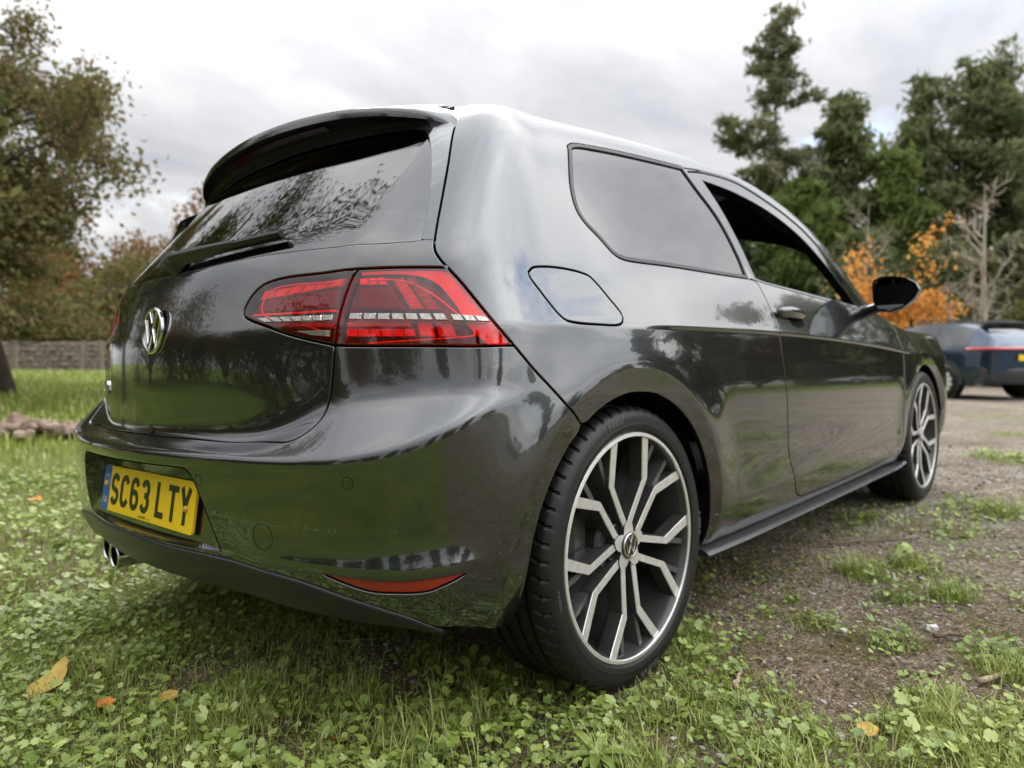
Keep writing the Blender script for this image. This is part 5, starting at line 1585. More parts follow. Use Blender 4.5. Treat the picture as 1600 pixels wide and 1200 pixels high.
def text_obj(name, s, size, fr, mat, parent, spacing=1.0):
    V, Fc = text_arrays(s, size, spacing)
    me = bpy.data.meshes.new(name); me.from_pydata([fr(x, y, 0) for x, y, _ in V], [], Fc)
    me.materials.append(mat); me.update()
    return link(name, me, parent)


# model letters low on the left of the tailgate, chrome strokes
gl = [('G', [[(.034, .030), (.010, .030), (.003, .022), (.003, .008), (.010, .001), (.034, .001), (.034, .015), (.020, .015)]]),
      ('T', [[(.003, .030), (.036, .030)], [(.0195, .030), (.0195, .0)]]),
      ('D', [[(.003, .001), (.003, .030), (.026, .030), (.034, .022), (.034, .009), (.026, .001), (.0029, .001)]])]
for i, (ch, sts) in enumerate(gl):
    y0 = .545 - .048 * i
    uvb = to_uv(np.array([[-.69 + .29 * y0 * y0, y0, .70]]))[0]
    P0, n0, a0, b0 = surf_frame(uvb[0], uvb[1])
    z0 = Vector((0, 0, 1)); x0 = z0.cross(n0).normalized(); z0 = n0.cross(x0)
    mb = MB()
    for st in sts: mb.prism(stroke([(x - .018, y - .015) for x, y in st], .0065), 0, .005, lambda x, y, h, P0=P0, x0=x0, z0=z0, n0=n0: tuple(P0 + x0 * x + z0 * y + n0 * h), bev=.001)
    mb.build('badge_letter', MAT['chrome'], tailgate)

# ---- number plate
pt = .1646
pO = Vector((-.7275, 0, .452)); pX = Vector((0, -1, 0)); pY = Vector((math.sin(pt), 0, math.cos(pt))); pN = pX.cross(pY)
def frp(x, y, h): return tuple(pO + pX * x + pY * y + pN * h)
def rrect(x0, y0, x1, y1, r, n=5):
    out = []
    for cx, cy, a in ((x1 - r, y0 + r, -90), (x1 - r, y1 - r, 0), (x0 + r, y1 - r, 90), (x0 + r, y0 + r, 180)):
        out += [(cx + r * math.cos(rad(a + 90 * k / n)), cy + r * math.sin(rad(a + 90 * k / n))) for k in range(n + 1)]
    return out
mb = MB(); mb.prism(rrect(-.26, -.0555, .26, .0555, .009), -.006, 0, frp, bev=.0006)
plate = mb.build('number_plate', MAT['plate_yellow'], car)
mb = MB(); mb.prism(rrect(-.2595, -.055, -.215, .055, .008), .0, .0004, frp); mb.build('plate_band', MAT['plate_blue'], plate)
def arcp(cx, cy, rx, ry, a0, a1, n=10): return [(cx + rx * math.cos(rad(a0 + (a1 - a0) * k / n)), cy + ry * math.sin(rad(a0 + (a1 - a0) * k / n))) for k in range(n + 1)]
# centre lines in a 36 x 65 box
GLY = {
 'S': [arcp(18, 47, 18, 18, 25, 180, 9) + [(1, 40), (6, 35), (30, 28), (35, 23)] + arcp(18, 18, 18, 18, 5, -155, 9)],
 'C': [arcp(18, 47, 18, 18, 15, 180, 9) + [(0, 18)] + arcp(18, 18, 18, 18, 180, 345, 9)[1:]],
 '6': [arcp(18, 47, 18, 18, 15, 180, 9) + [(0, 18)] + arcp(18, 18, 18, 18, 180, 450, 14)[1:] + [(10, 36), (1, 30)]],
 '3': [arcp(18, 48.5, 17, 16.5, 160, -70, 11) + [(15, 34.5)], [(15, 34.5)] + arcp(18, 17.5, 18, 17.5, 78, -160, 12)],
 'L': [[(0, 72), (0, 0), (36, 0)]],
 'T': [[(-7, 65), (43, 65)], [(18, 65), (18, -7)]],
 'Y': [[(-1, 72), (18, 30), (18, -7)], [(37, 72), (18, 30)]],
}
x = -.205
for ch in 'SC63 LTY':
    if ch == ' ': x += .026; continue
    mb = MB()
    for k_, st in enumerate(GLY[ch]):
        if ch in 'LTY' or True:
            pl = stroke([((p[0] + 7) / 1000 + x, (p[1] - 32.5) / 1000) for p in st], .0135)
            mb.prism(pl, 0, .0012 + .0001 * k_, frp)
    mb.build('plate_letter', MAT['plate_black'], plate)
    x += .050 + .0115
text_obj('plate_letter', 'GB', .021, lambda a, b, h: frp(a - .237, b - .031, .0008), MAT['plate_gold'], plate)
for k in range(12):
    a = 2 * math.pi * k / 12
    mb = MB(); mb.prism([(.0022 * math.cos(t * 1.2566) * (1) - .237 + .0145 * math.cos(a), .0022 * math.sin(t * 1.2566) + .018 + .0145 * math.sin(a)) for t in range(5)], 0, .0008, frp)
    mb.build('plate_star', MAT['plate_gold'], plate)
text_obj('plate_letter', 'Lookers', .013, lambda a, b, h: frp(a + .0, b - .0475, .0008), MAT['plate_black'], plate)
text_obj('plate_letter', '.co.uk', .007, lambda a, b, h: frp(a + .038, b - .0490, .0008), MAT['plate_black'], plate)
for sx, sy in ((-.237, .010), (.222, -.004)):
    mb = MB(); mb.lathe([(.0078, 0), (.0074, .003), (.005, .0052), (0.0001, .0058)], 16)
    mb.V = [frp(a + sx, b + sy, h) for a, b, h in mb.V]; mb.build('plate_screw', MAT['screw_brass'], plate, smooth=True)

# ---- spoiler over the rear window
def crv(pts, n):
    P = np.array(pts, float); d = np.r_[0, np.cumsum(np.linalg.norm(np.diff(P, axis=0), axis=1) ** .5)]
    t = np.linspace(0, d[-1], n); out = []
    for tt in t:
        i = min(max(np.searchsorted(d, tt) - 1, 0), len(P) - 2); h = d[i + 1] - d[i]; s_ = (tt - d[i]) / h
        m0 = (P[i + 1] - P[i - 1]) / (d[i + 1] - d[i - 1]) if i > 0 else (P[1] - P[0]) / h * np.array([.0, 1, 0]) if abs(P[0][1]) < 1e-6 else (P[1] - P[0]) / h
        m1 = (P[i + 2] - P[i]) / (d[i + 2] - d[i]) if i < len(P) - 2 else (P[-1] - P[-2]) / h
        out.append((2 * s_**3 - 3 * s_**2 + 1) * P[i] + (s_**3 - 2 * s_**2 + s_) * h * m0 + (-2 * s_**3 + 3 * s_**2) * P[i + 1] + (s_**3 - s_**2) * h * m1)
    return np.array(out)
NS = 36
Tp = crv([(-.402, 0, 1.355), (-.395, -.15, 1.352), (-.376, -.30, 1.343), (-.350, -.41, 1.330), (-.330, -.475, 1.318), (-.304, -.525, 1.306), (-.274, -.565, 1.288), (-.252, -.598, 1.262)], NS)
hs = np.interp(np.linspace(0, 1, NS), [0, .75, 1], [.022, .020, .006])
Jp = crv([as3(p) for p in [(0, 21.5), (.7, 21.5), (1.5, 21.4), (2.6, 21.2), (3.4, 21.0), (4.0, 20.75), (4.36, 20.45), (4.46, 20.05)]], NS)
Bp = crv([as3(p) for p in [(0, 20.1), (.7, 20.05), (1.5, 19.95), (2.4, 19.8), (3.1, 19.6), (3.7, 19.35), (4.2, 19.4), (4.42, 19.6)]], NS)
Jp[:, 2] += .0035
sec = []
for k in range(NS):
    J, Tt, B = Jp[k], Tp[k], Bp[k]
    C = (J + Tt) / 2 + np.array([0, 0, .010])
    top = [(1 - t)**2 * J + 2 * t * (1 - t) * C + t * t * Tt for t in np.linspace(0, 1, 8)]
    Tl = Tt + np.array([-.003, 0, -hs[k]])
    edge = [Tt + np.array([-.0025, 0, -.003]), Tt + np.array([-.0035, 0, -hs[k] * .55]), Tl]
    C2 = (Tl + B) / 2 + np.array([.035, 0, .014]) * min(1, hs[k] / .02)
    und = [(1 - t)**2 * Tl + 2 * t * (1 - t) * C2 + t * t * B for t in np.linspace(0, 1, 8)[1:]]
    sec.append(top + edge + und)
sec = np.array(sec)
ncol = sec.shape[1]
left = sec[1:][::-1] * [1, -1, 1]
allp = np.concatenate([left, sec])
nr = len(allp)
Fq = []
for i in range(nr - 1):
    for j in range(ncol - 1):
        Fq.append((i * ncol + j, i * ncol + j + 1, (i + 1) * ncol + j + 1, (i + 1) * ncol + j))
me = np_mesh('spoiler', allp.reshape(-1, 3), np.array(Fq)[:, ::-1], [paint, MAT['fin_black']], mat_idx=[1 if (f % (ncol - 1)) >= 10 else 0 for f in range(len(Fq))])
me.set_sharp_from_angle(angle=rad(35))
spoiler = link('spoiler', me, tailgate)
# high-level brake lamp under its edge
bl = []
mid = nr // 2
w_ = 11
V = []
for i in range(mid - w_, mid + w_ + 1):
    a_, b_ = allp[i, 11], allp[i, 13]
    for t in (.1, .9): V.append(a_ + (b_ - a_) * t + np.array([-.001, 0, -.0035]))
me = np_mesh('brake_lamp', np.array(V), np.array([(2 * i, 2 * i + 1, 2 * i + 3, 2 * i + 2) for i in range(2 * w_)]), MAT['strip_red'])
link('brake_lamp', me, tailgate)

# ---- fins that frame the rear window and run up into the spoiler
for s in (-1, 1):
    go = smooth_line([as3(p) for p in T['gapA'][0:6]], .012); gi = smooth_line(T['glass_right'][0:5][::-1], .012)
    nf = 30
    rs_ = lambda L: np.array([L[int(round(i * (len(L) - 1) / (nf - 1)))] for i in range(nf)])
    uo = to_uv(rs_(go)); ui = to_uv(rs_(gi))
    Po, no, _, _ = FN(SF, uo[:, 0], uo[:, 1]); Pi, ni, _, _ = FN(SF, ui[:, 0], ui[:, 1])
    hh = (.026 * (1 - np.linspace(0, 1, nf)) ** 3.4 + .0012)[:, None]
    A = Po * .93 + Pi * .07 + no * .0012; D = Pi + ni * hh; C_ = Pi * .55 + Po * .45 + (no * .5 + ni * .5) * hh * .72
    D2 = D - ni * .004 + (Pi - Po) * .03; E_ = Pi + (Pi - Po) * .04 - ni * .004
    secs = [[A[i], C_[i], D[i], D2[i], E_[i]] for i in range(nf)]
    V = np.array(secs).reshape(-1, 3) * [1, -s, 1]
    Fq = np.array([(i * 5 + j, i * 5 + j + 1, i * 5 + j + 6, i * 5 + j + 5) for i in range(nf - 1) for j in range(4)])
    me = np_mesh('window_fin', V, Fq[:, ::-1] if s < 0 else Fq, [paint, gblk], mat_idx=[1 if (k % 4) >= 2 else 0 for k in range(len(Fq))]); me.set_sharp_from_angle(angle=rad(40))
    link('window_fin', me, tailgate)

# ---- rear wiper
def sp(u, v, off): return surf_frame(u, v, off)[0]
wp = MB()
n_ = 14
def loft(mb, secs, m=0):
    k = len(secs[0]); V = [p for s in secs for p in s]
    F = [tuple(range(k))[::-1], tuple((len(secs) - 1) * k + i for i in range(k))]
    for i in range(len(secs) - 1):
        for j in range(k):
            l = (j + 1) % k
            F.append((i * k + j, i * k + l, (i + 1) * k + l, (i + 1) * k + j))
    mb.add(V, F, m)
secs = []
for i in range(n_ + 1):
    t = i / n_
    P, n, a, b = surf_frame(.14 + 1.04 * t, 16.22 + .30 * t, .0)
    hh = (.034 - .018 * t) * (1 if t > .02 else .8); ww = .014 - .006 * t; base = .008
    secs.append([P + n * base + b * ww, P + n * (base + hh * .7) + b * ww * .9, P + n * (base + hh) + b * ww * .45, P + n * (base + hh) - b * ww * .45, P + n * (base + hh * .7) - b * ww * .9, P + n * base - b * ww])
loft(wp, secs)
wiper = wp.build('wiper', sblk, tailgate, angle=40)
wb = MB(); secs = []
for i in range(13):
    t = i / 12
    P, n, a, b = surf_frame(.62 + 1.22 * t, 16.38 + .26 * t, 0)
    w2 = .009 if t < .97 else .006
    secs.append([P + n * .001 + b * .002, P + n * .014 + b * w2, P + n * .022 + b * .004, P + n * .022 - b * .004, P + n * .014 - b * w2, P + n * .001 - b * .002])
loft(wb, secs); wb.build('wiper_blade', MAT['rubber'], tailgate, angle=40)
P, n, a, b = surf_frame(.15, 16.24)
hub = MB(); hub.lathe([(.026, .0), (.025, .02), (.019, .034), (.0001, .036)], 20)
hub.V = [tuple(P + a * x + b * y + n * z) for x, y, z in hub.V]; hub.build('wiper_hub', sblk, tailgate, smooth=True)

# ---- tail pipes
for (px_, py_, pz_) in ((-.700, .297, .258), (-.688, .383, .264)):
    mb = MB()
    R_ = .033
    prof = [(R_ - .006, .14), (R_ - .006, .004), (R_ - .004, .0), (R_ - .001, .0), (R_, .004), (R_, .22)]
    mb.lathe(prof[1:], 32, 'x'); mb2 = MB(); mb2.lathe([(R_ - .0055, .003), (R_ - .0065, .15), (.0001, .15)], 32, 'x')
    o = mb.build('tail_pipe', MAT['chrome_dull'], car, loc=(px_, py_, pz_), smooth=True)
    mb2.build('pipe_bore', MAT['void_black'], o, smooth=True)

# ---- parking sensors, towing-eye cover
def surf_ring(name, u, v, r, w, mat, parent):
    P, n, a, b = surf_frame(u, v)
    seg = 40; pts = []
    for k in range(seg):
        t = 2 * math.pi * k / seg
        for rr in (r - w, r): pts.append(tuple(P + a * rr * math.cos(t) + b * rr * math.sin(t)))
    uvs = to_uv(np.array(pts)); V = F(SF, uvs[:, 0], uvs[:, 1], .0004)
    Fc = [(2 * k, 2 * k + 1, 2 * ((k + 1) % seg) + 1, 2 * ((k + 1) % seg)) for k in range(seg)]
    mb = MB(); mb.add(V, Fc); return mb.build(name, mat, parent)
for y_, z_ in ((-.33, .522), (-.70, .535), (.33, .522), (.70, .535)):
    u_, v_ = to_uv(np.array([[-.776 + .25 * y_ * y_, y_, z_]]))[0]
    surf_ring('parking_sensor', u_, v_, .0115, .0010, MAT['void_black'], bumper)
u_, v_ = to_uv(np.array([[-.70, -.495, .423]]))[0]
surf_ring('tow_cover', u_, v_, .026, .0010, MAT['void_black'], bumper)

# ---- sill skirts
for s in (-1, 1):
    mb = MB(); secs = []
    for i in range(25):
        t = i / 24; x_ = .352 + (2.262 - .352) * t
        flick = max(0, (t - .9) / .1) ** 2 * .012
        y0 = .838; z0 = .228
        e = .010 * math.sin(math.pi * min(1, t * 6 + .1) / 2)
        secs.append([(x_, s * (y0 - .06), z0 - .010), (x_, s * (y0 + .008 + e), z0 - .022 + flick), (x_, s * (y0 + .024 + e), z0 - .020 + flick), (x_, s * (y0 + .028 + e), z0 - .016 + flick), (x_, s * (y0 + .022 + e * .6), z0 - .010 + flick), (x_, s * (y0 + .004), z0 - .001), (x_, s * (y0 - .06), z0 + .001)])
    if s < 0: secs = [q_[::-1] for q_ in secs]
    loft(mb, secs); mb.build('side_skirt', MAT['grey_trim'], car, angle=28)

# ---- door handles and mirrors
for k_, s in enumerate((-1, 1)):
    # handle: a slim bow with a dark grip hollow below it
    mb = MB(); secs = []
    for i in range(17):
        t = i / 16
        x_ = .838 + .215 * t
        P = np.array([[x_, -.867, .868 - .012 * t]])
        u_, v_ = to_uv(P)[0]
        p_, n_, a_, b_ = surf_frame(u_, v_)
        e = math.sin(math.pi * min(1, .06 + t * .94)) ** .45
        w_h = .004 + .015 * e * (1 - .25 * t); dp = .003 + .030 * e
        ring = []
        for q_ in range(10):
            an = 2 * math.pi * q_ / 10
            v3 = p_ + n_ * (dp * .55 + dp * .5 * math.cos(an)) + Vector((0, 0, 1)) * w_h * math.sin(an)
            ring.append((v3.x, v3.y * -s, v3.z))
        secs.append(ring if s < 0 else ring[::-1])
    loft(mb, secs); mb.build('door_handle', paint, doors[k_], smooth=True)
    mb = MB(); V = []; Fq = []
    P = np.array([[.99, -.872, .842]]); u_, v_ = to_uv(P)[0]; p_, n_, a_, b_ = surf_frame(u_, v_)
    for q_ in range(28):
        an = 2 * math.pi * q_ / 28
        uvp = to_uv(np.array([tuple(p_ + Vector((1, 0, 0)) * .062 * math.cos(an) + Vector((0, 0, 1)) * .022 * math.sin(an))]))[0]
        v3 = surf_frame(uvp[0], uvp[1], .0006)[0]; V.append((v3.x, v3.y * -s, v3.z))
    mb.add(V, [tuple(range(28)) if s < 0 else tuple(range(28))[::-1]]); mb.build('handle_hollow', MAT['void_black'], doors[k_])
    # mirror housing: glass faces the rear
    out = [(-.912, .885), (-.975, .878), (-1.035, .893), (-1.085, .925), (-1.108, .958), (-1.092, .985), (-1.045, 1.008), (-.985, 1.020), (-.925, 1.022), (-.893, 1.012), (-.884, .985), (-.890, .925), (-.898, .895)]
    out = [(-.862 + (y_ + .884) * .83, .890 + (z_ - .878) * 1.035) for y_, z_ in out]
    cy, czm = -.950, .966
    mb = MB(); secs = []
    for dx, sc_ in ((0, .93), (-.006, .98), (.004, 1.0), (.03, 1.0), (.07, .93), (.105, .72), (.125, .40), (.130, .1)):
        ring = [(1.80 + dx + .20 * (y_ + .950), (cy + (y_ - cy) * sc_) * -s, czm + (z_ - czm) * sc_) for y_, z_ in out]
        secs.append(ring if s > 0 else ring[::-1])
    loft(mb, secs); mir_o = mb.build('wing_mirror', [gblk], doors[k_], angle=50)
    mb = MB()
    ring = [(1.7935 + .20 * (y_ + .950) * .86, (cy + (y_ - cy) * .86) * -s, czm + (z_ - czm) * .86) for y_, z_ in out]
    mb.add(ring, [tuple(range(len(ring)))[::(1 if s > 0 else -1)]]); mb.build('mirror_glass', MAT['mirror'] if 'mirror' in MAT else principled('mirror', (.7, .74, .75), .02, 1), doors[k_])
    mb = MB()
    secs = []
    for (x_, y_, z_, w1, w2) in ((1.91, -.79, .905, .06, .028), (1.88, -.83, .906, .05, .025), (1.86, -.865, .914, .044, .024), (1.85, -.905, .930, .040, .022)):
        secs.append([(x_ + w1 * math.cos(t), y_ * -s, z_ + w2 * math.sin(t)) for t in [2 * math.pi * q_ / 10 for q_ in range(10)]][::(1 if s < 0 else -1)])
    loft(mb, secs); mb.build('mirror_stalk', gblk, doors[k_], smooth=True)

# ---- cabin
def seat(x_, y_, name='seat'):
    mb = MB()
    mb.box((x_, y_, .50), (.50, .50, .16), bev=.05)
    tilt = Matrix.Rotation(rad(-20), 3, 'Y')
    mb.box((x_ - .32, y_, .82), (.14, .50, .58), mat=tilt, bev=.05)
    o = mb.build(name, MAT['cabin_dark'], car, smooth=False)
    m2 = MB(); m2.box((x_ - .46, y_, 1.185), (.10, .26, .17), mat=tilt, bev=.04); m2.build('headrest', MAT['cabin_dark'], o)
seat(1.25, -.37); seat(1.25, .37)
mb = MB(); mb.box((.02, 0, .80), (.14, 1.2, .55), mat=Matrix.Rotation(rad(-22), 3, 'Y'), bev=.05); mb.box((.3, 0, .48), (.5, 1.2, .16), bev=.05); mb.build('rear_bench', MAT['cabin_dark'], car)
mb = MB(); mb.box((1.98, 0, .84), (.30, 1.46, .20), bev=.06); mb.build('dashboard', MAT['cabin_dark'], car)
mb = MB(); mb.tube([(1.70 + .05 * math.sin(t) , -.37 + .18 * math.cos(t), .90 + .17 * math.sin(t)) for t in [2 * math.pi * k / 28 for k in range(28)]], .016, 8, closed=True); mb.box((1.72, -.37, .89), (.05, .32, .06), bev=.01); mb.build('steering_wheel', MAT['cabin_dark'], car, smooth=True)

# ------------------------------------------------------------------ wheels
RT = .320
def tyre_mesh():
    prof = [(.256, -.096), (.259, -.107), (.266, -.1125), (.277, -.1145), (.281, -.1135), (.290, -.1140), (.300, -.1115), (.3075, -.1065), (.3135, -.1000), (.3165, -.0930), (.3185, -.0860), (.3192, -.078), (.3196, -.070)]
    for c in (-.054, -.019, .019, .054):
        prof += [(.3199, c - .0065), (.3195, c - .0055), (.3130, c - .0042), (.3130, c + .0042), (.3195, c + .0055), (.3199, c + .0065)]
    prof += [(r, -y) for r, y in prof[12::-1]]
    pr = np.array(prof); n = len(pr); seg = 560
    th = np.arange(seg) / seg * 2 * math.pi
    R = np.repeat(pr[None, :, 0], seg, 0); Y = np.repeat(pr[None, :, 1], seg, 0)
    per = 2 * math.pi / 56
    ay = np.abs(Y)
    # shoulder grooves run across the outer ribs, slightly slanted
    ph = ((th[:, None] + (ay - .09) * 1.1 * np.sign(Y)) / per) % 1.0
    g1 = (ph < .15) & (ay > .0615) & (ay < .1085)
    R = np.where(g1, R - .0065 * np.clip((.1085 - ay) / .012, 0, 1), R)
    ph2 = ((th[:, None] + Y * 3.0) / per + .4) % 1.0
    g2 = (ph2 < .10) & (ay > .025) & (ay < .048)
    R = np.where(g2, R - .004, R)
    X = R * np.cos(th)[:, None]; Z = R * np.sin(th)[:, None]
    V = np.stack([X, Y, Z], -1).reshape(-1, 3)
    i, j = np.meshgrid(np.arange(seg), np.arange(n - 1), indexing='ij')
    i2 = (i + 1) % seg
    Fq = np.stack([i * n + j, i * n + j + 1, i2 * n + j + 1, i2 * n + j], -1).reshape(-1, 4)
    me = np_mesh('tyre', V, Fq, MAT['rubber'])
    me.set_sharp_from_angle(angle=rad(24))
    return me


def bent_text(s, r, a_mid, size, y=-.1152, spacing=1.05):
    """lettering wrapped round the sidewall, tops pointing outwards; a_mid in degrees clockwise from the top, seen from outside"""
    V, Fc = text_arrays(s, size, spacing)
    out = []
    for x, h, _ in V:
        a = rad(90 - a_mid) - x / r
        out.append(((r + h) * math.cos(a), y, (r + h) * math.sin(a)))
    return out, Fc


text_mes = []
for s_, am, sz, r_ in (('PIRELLI', -14, .019, .2935), ('225/35 R19', 172, .016, .2925), ('P ZERO', 90, .017, .293), ('225/35 R19', -100, .009, .288), ('PIRELLI', 130, .019, .2935)):
    V, Fc = bent_text(s_, r_, am, sz)
    mt = MB(); mt.add(V, Fc)
    text_mes.append(mt.mesh('tyre_lettering', MAT['tyre_print']))


def rim_y(r): return -.088 - .0165 * (r / .25) ** 1.4
RR = .2585
mb = MB(); mb.lathe([(.2475, -.096), (.2488, -.1085), (.2505, -.1098), (.2575, -.1092), (.2592, -.1065), (.2590, -.100)], 128, 'y'); lip_me = mb.mesh('rim_lip', MAT['alloy_face'], angle=30)
mb = MB(); mb.lathe([(.2485, -.1055), (.245, -.098), (.2425, -.088), (.236, -.060), (.226, -.02), (.224, .08), (.256, .098)], 96, 'y')
mb.lathe([(.224, .06), (.0001, .06)], 64, 'y'); barrel_me = mb.mesh('rim_barrel', MAT['alloy_dark'], angle=35)
unit = [(.0, .12), (.040, .13), (.302, .555), (.290, .972), (.194, .978), (.222, .548), (.022, .228)]
def subdiv(poly, n=4):
    out = []
    for i in range(len(poly)):
        a, b = np.array(poly[i]), np.array(poly[(i + 1) % len(poly)])
        out += [tuple(a + (b - a) * t / n) for t in range(n)]
    return out
sp_me = []
for m_ in (1, -1):
    poly = [(x * m_ * RR, y * RR) for x, y in unit]
    if m_ < 0: poly = poly[::-1]
    # outside looks along -y; seen from outside x runs to the right
    mbs = MB()
    fr = lambda x, y, h: (x, rim_y(math.hypot(x, y)) + h, y)
    # top face split in strips so that it follows the dish
    quads = [((0, 1), (6, 6)), ]
    P_ = [(x * m_ * RR, y * RR) for x, y in unit]
    outer_e = [P_[1], P_[2], P_[3]]; inner_e = [P_[0], P_[6], P_[5], P_[4]]
    def along(L, t):
        L = np.array(L); d = np.r_[0, np.cumsum(np.linalg.norm(np.diff(L, axis=0), axis=1))]; d /= d[-1]
        return np.array([np.interp(t, d, L[:, 0]), np.interp(t, d, L[:, 1])])
    tk_o = np.linalg.norm(np.subtract(P_[2], P_[1])) / (np.linalg.norm(np.subtract(P_[2], P_[1])) + np.linalg.norm(np.subtract(P_[3], P_[2])))
    li = [np.linalg.norm(np.subtract(inner_e[i + 1], inner_e[i])) for i in range(3)]; tk_i0 = li[0] / sum(li); tk_i = (li[0] + li[1]) / sum(li)
    rows = []
    for t in np.linspace(0, 1, 7): rows.append((along(outer_e, tk_o * t), along(inner_e, tk_i0 + (tk_i - tk_i0) * t)))
    for t in np.linspace(0, 1, 7)[1:]: rows.append((along(outer_e, tk_o + (1 - tk_o) * t), along(inner_e, tk_i + (1 - tk_i) * t)))
    V = []; Fq = []; M = []
    for o_, i_ in rows:
        c_ = (o_ + i_) / 2
        wv = (o_ - i_)
        V += [fr(*(o_ - wv * .045), 0), fr(*(i_ + wv * .045), 0), fr(*o_, .0022), fr(*i_, .0022), fr(*(o_ + wv * .12), .034), fr(*(i_ - wv * .12), .034)]
    for r_ in range(len(rows) - 1):
        a = r_ * 6; b = a + 6
        for q_, mm in (((a, a + 1, b + 1, b), 0), ((a + 2, a, b, b + 2), 0), ((a + 1, a + 3, b + 3, b + 1), 0), ((a + 4, a + 2, b + 2, b + 4), 1), ((a + 3, a + 5, b + 5, b + 3), 1)):
            Fq.append(q_ if m_ > 0 else q_[::-1]); M.append(mm)
    e = (len(rows) - 1) * 6
    for base in (0, e): Fq.append((base, base + 2, base + 4, base + 5, base + 3, base + 1)); M.append(1)
    me = bpy.data.meshes.new('spoke'); me.from_pydata(V, [], Fq); me.materials.append(MAT['alloy_face']); me.materials.append(MAT['alloy_dark']); me.polygons.foreach_set('material_index', M); me.update()
    sp_me.append(me)
# pockets: dark floor, ribs, hub face, bolts, cap
hubm = MB()
hp = []
for k in range(5):
    a = 72 * k
    for da, r_ in ((-16, .052), (0, .060), (16, .052), (25, .043), (31, .036), (36, .034), (41, .036), (47, .043)):
        hp.append((r_ * math.sin(rad(a + da)), r_ * math.cos(rad(a + da))))
hubm.prism(hp, .02, 0, lambda x, y, h: (x, -.0928 + h, y), m=0, m_side=1)
hub_me = hubm.mesh('wheel_hub', [MAT['alloy_face'], MAT['alloy_dark']])
floor = MB(); floor.lathe([(.085, -.055), (.080, -.066), (.0001, -.068)], 48, 'y')
for k in range(5):
    for da in (-7.5, 7.5):
        a0 = rad(72 * k + 36)
        d_ = Vector((math.sin(a0), 0, math.cos(a0))); t_ = Vector((math.cos(a0), 0, -math.sin(a0)))
        o_ = math.copysign(.030, da)
        p0 = d_ * .075 + t_ * o_ * .7; p1 = d_ * .244 + t_ * o_ * 1.25
        V = []
        for p_, y0, y1 in ((p0, -.074, -.02), (p1, -.094, -.03)):
            for w_ in (-.0065, .0065):
                V += [(p_.x + t_.x * w_, y0, p_.z + t_.z * w_), (p_.x + t_.x * w_ * 1.6, y1, p_.z + t_.z * w_ * 1.6)]
        floor.add(V, [(0, 4, 6, 2), (0, 1, 5, 4), (2, 6, 7, 3), (4, 5, 7, 6)])
floor_me = floor.mesh('wheel_rib', MAT['alloy_rib'])
bolt = MB(); bolt.lathe([(.0105, .0), (.0105, -.012), (.0085, -.014), (.006, -.014), (.006, -.004), (.0001, -.004)], 12, 'y'); bolt_me = bolt.mesh('wheel_bolt', MAT['alloy_dark'], angle=30)
cap = MB(); cap.lathe([(.0305, .0), (.0305, -.0955), (.029, -.0968), (.0001, -.0972)], 40, 'y'); cap_me = cap.mesh('hub_cap', gblk, angle=30)
eme = emblem(.0285, lambda x, y, h: (x, -.0968 - h, y), .0028).mesh('cap_emblem', MAT['chrome_dull'], angle=40)
disc = MB(); disc.lathe([(.07, -.012), (.136, -.012), (.136, .012), (.07, .012)], 64, 'y'); disc.lathe([(.075, .0), (.072, -.05), (.0001, -.052)], 40, 'y'); disc_me = disc.mesh('brake_disc', MAT['brake_steel'], angle=30)
cal = MB(); cal.box((-.115, -.005, .03), (.07, .07, .15), bev=.015); cal_me = cal.mesh('brake_caliper', MAT['alloy_dark'])
tyre_me = tyre_mesh()
for wx, s, roll in ((0, -1, 0), (WB, -1, 15), (0, 1, 40), (WB, 1, 8)):
    w = empty('wheel'); w.parent = car
    w.location = (wx - .003, s * .758, .3125)
    w.rotation_euler = (0, rad(roll), 0) if s < 0 else (0, rad(roll), math.pi)
    for nm, me in (('tyre', tyre_me), *[('tyre_lettering', t_) for t_ in text_mes], ('rim_lip', lip_me), ('rim_barrel', barrel_me), ('wheel_hub', hub_me), ('wheel_rib', floor_me), ('hub_cap', cap_me), ('cap_emblem', eme), ('brake_disc', disc_me), ('brake_caliper', cal_me)):
        link(nm, me, w)
    for k in range(5):
        for me in sp_me:
            link('spoke', me, w, rot=(0, rad(72 * k), 0))
        a = rad(72 * k + 36)
        link('wheel_bolt', bolt_me, w, loc=(.0535 * math.sin(a), -.066, .0535 * math.cos(a)))

# ------------------------------------------------------------------ cars standing on the gravel
principled('blue_paint', (.016, .036, .068), .25, .6, coat=1.0)
principled('white_paint', (.72, .73, .74), .3, 0, coat=1.0)
principled('silver_paint', (.40, .41, .43), .28, .7, coat=1.0)
principled('clad_black', (.028, .028, .029), .6)
principled('lamp_bar', (.55, .02, .02), .15, coat=.6)
principled('dark_glass', (.012, .014, .016), .03, coat=1.0)
principled('small_alloy', (.75, .75, .73), .45, .15)

# stations: x, z low, z belt, z roof, half widths low / belt / roof (front = +x)
SUV = [(-1.02, .52, .93, .98, .60, .66, .50), (-.96, .36, .96, 1.08, .78, .78, .58), (-.80, .30, .98, 1.24, .86, .84, .60), (-.50, .28, .985, 1.42, .90, .885, .60), (-.1, .27, .98, 1.50, .91, .90, .60), (.4, .25, .96, 1.545, .89, .88, .61), (1.0, .24, .93, 1.55, .88, .87, .60),
       (1.5, .24, .92, 1.50, .88, .87, .58), (1.95, .25, .93, 1.28, .89, .88, .60), (2.25, .26, .95, 1.06, .90, .88, .66), (2.64, .27, .93, .98, .905, .88, .66), (3.0, .28, .86, .90, .88, .83, .60), (3.28, .32, .74, .78, .76, .70, .5), (3.36, .45, .62, .66, .60, .56, .4)]


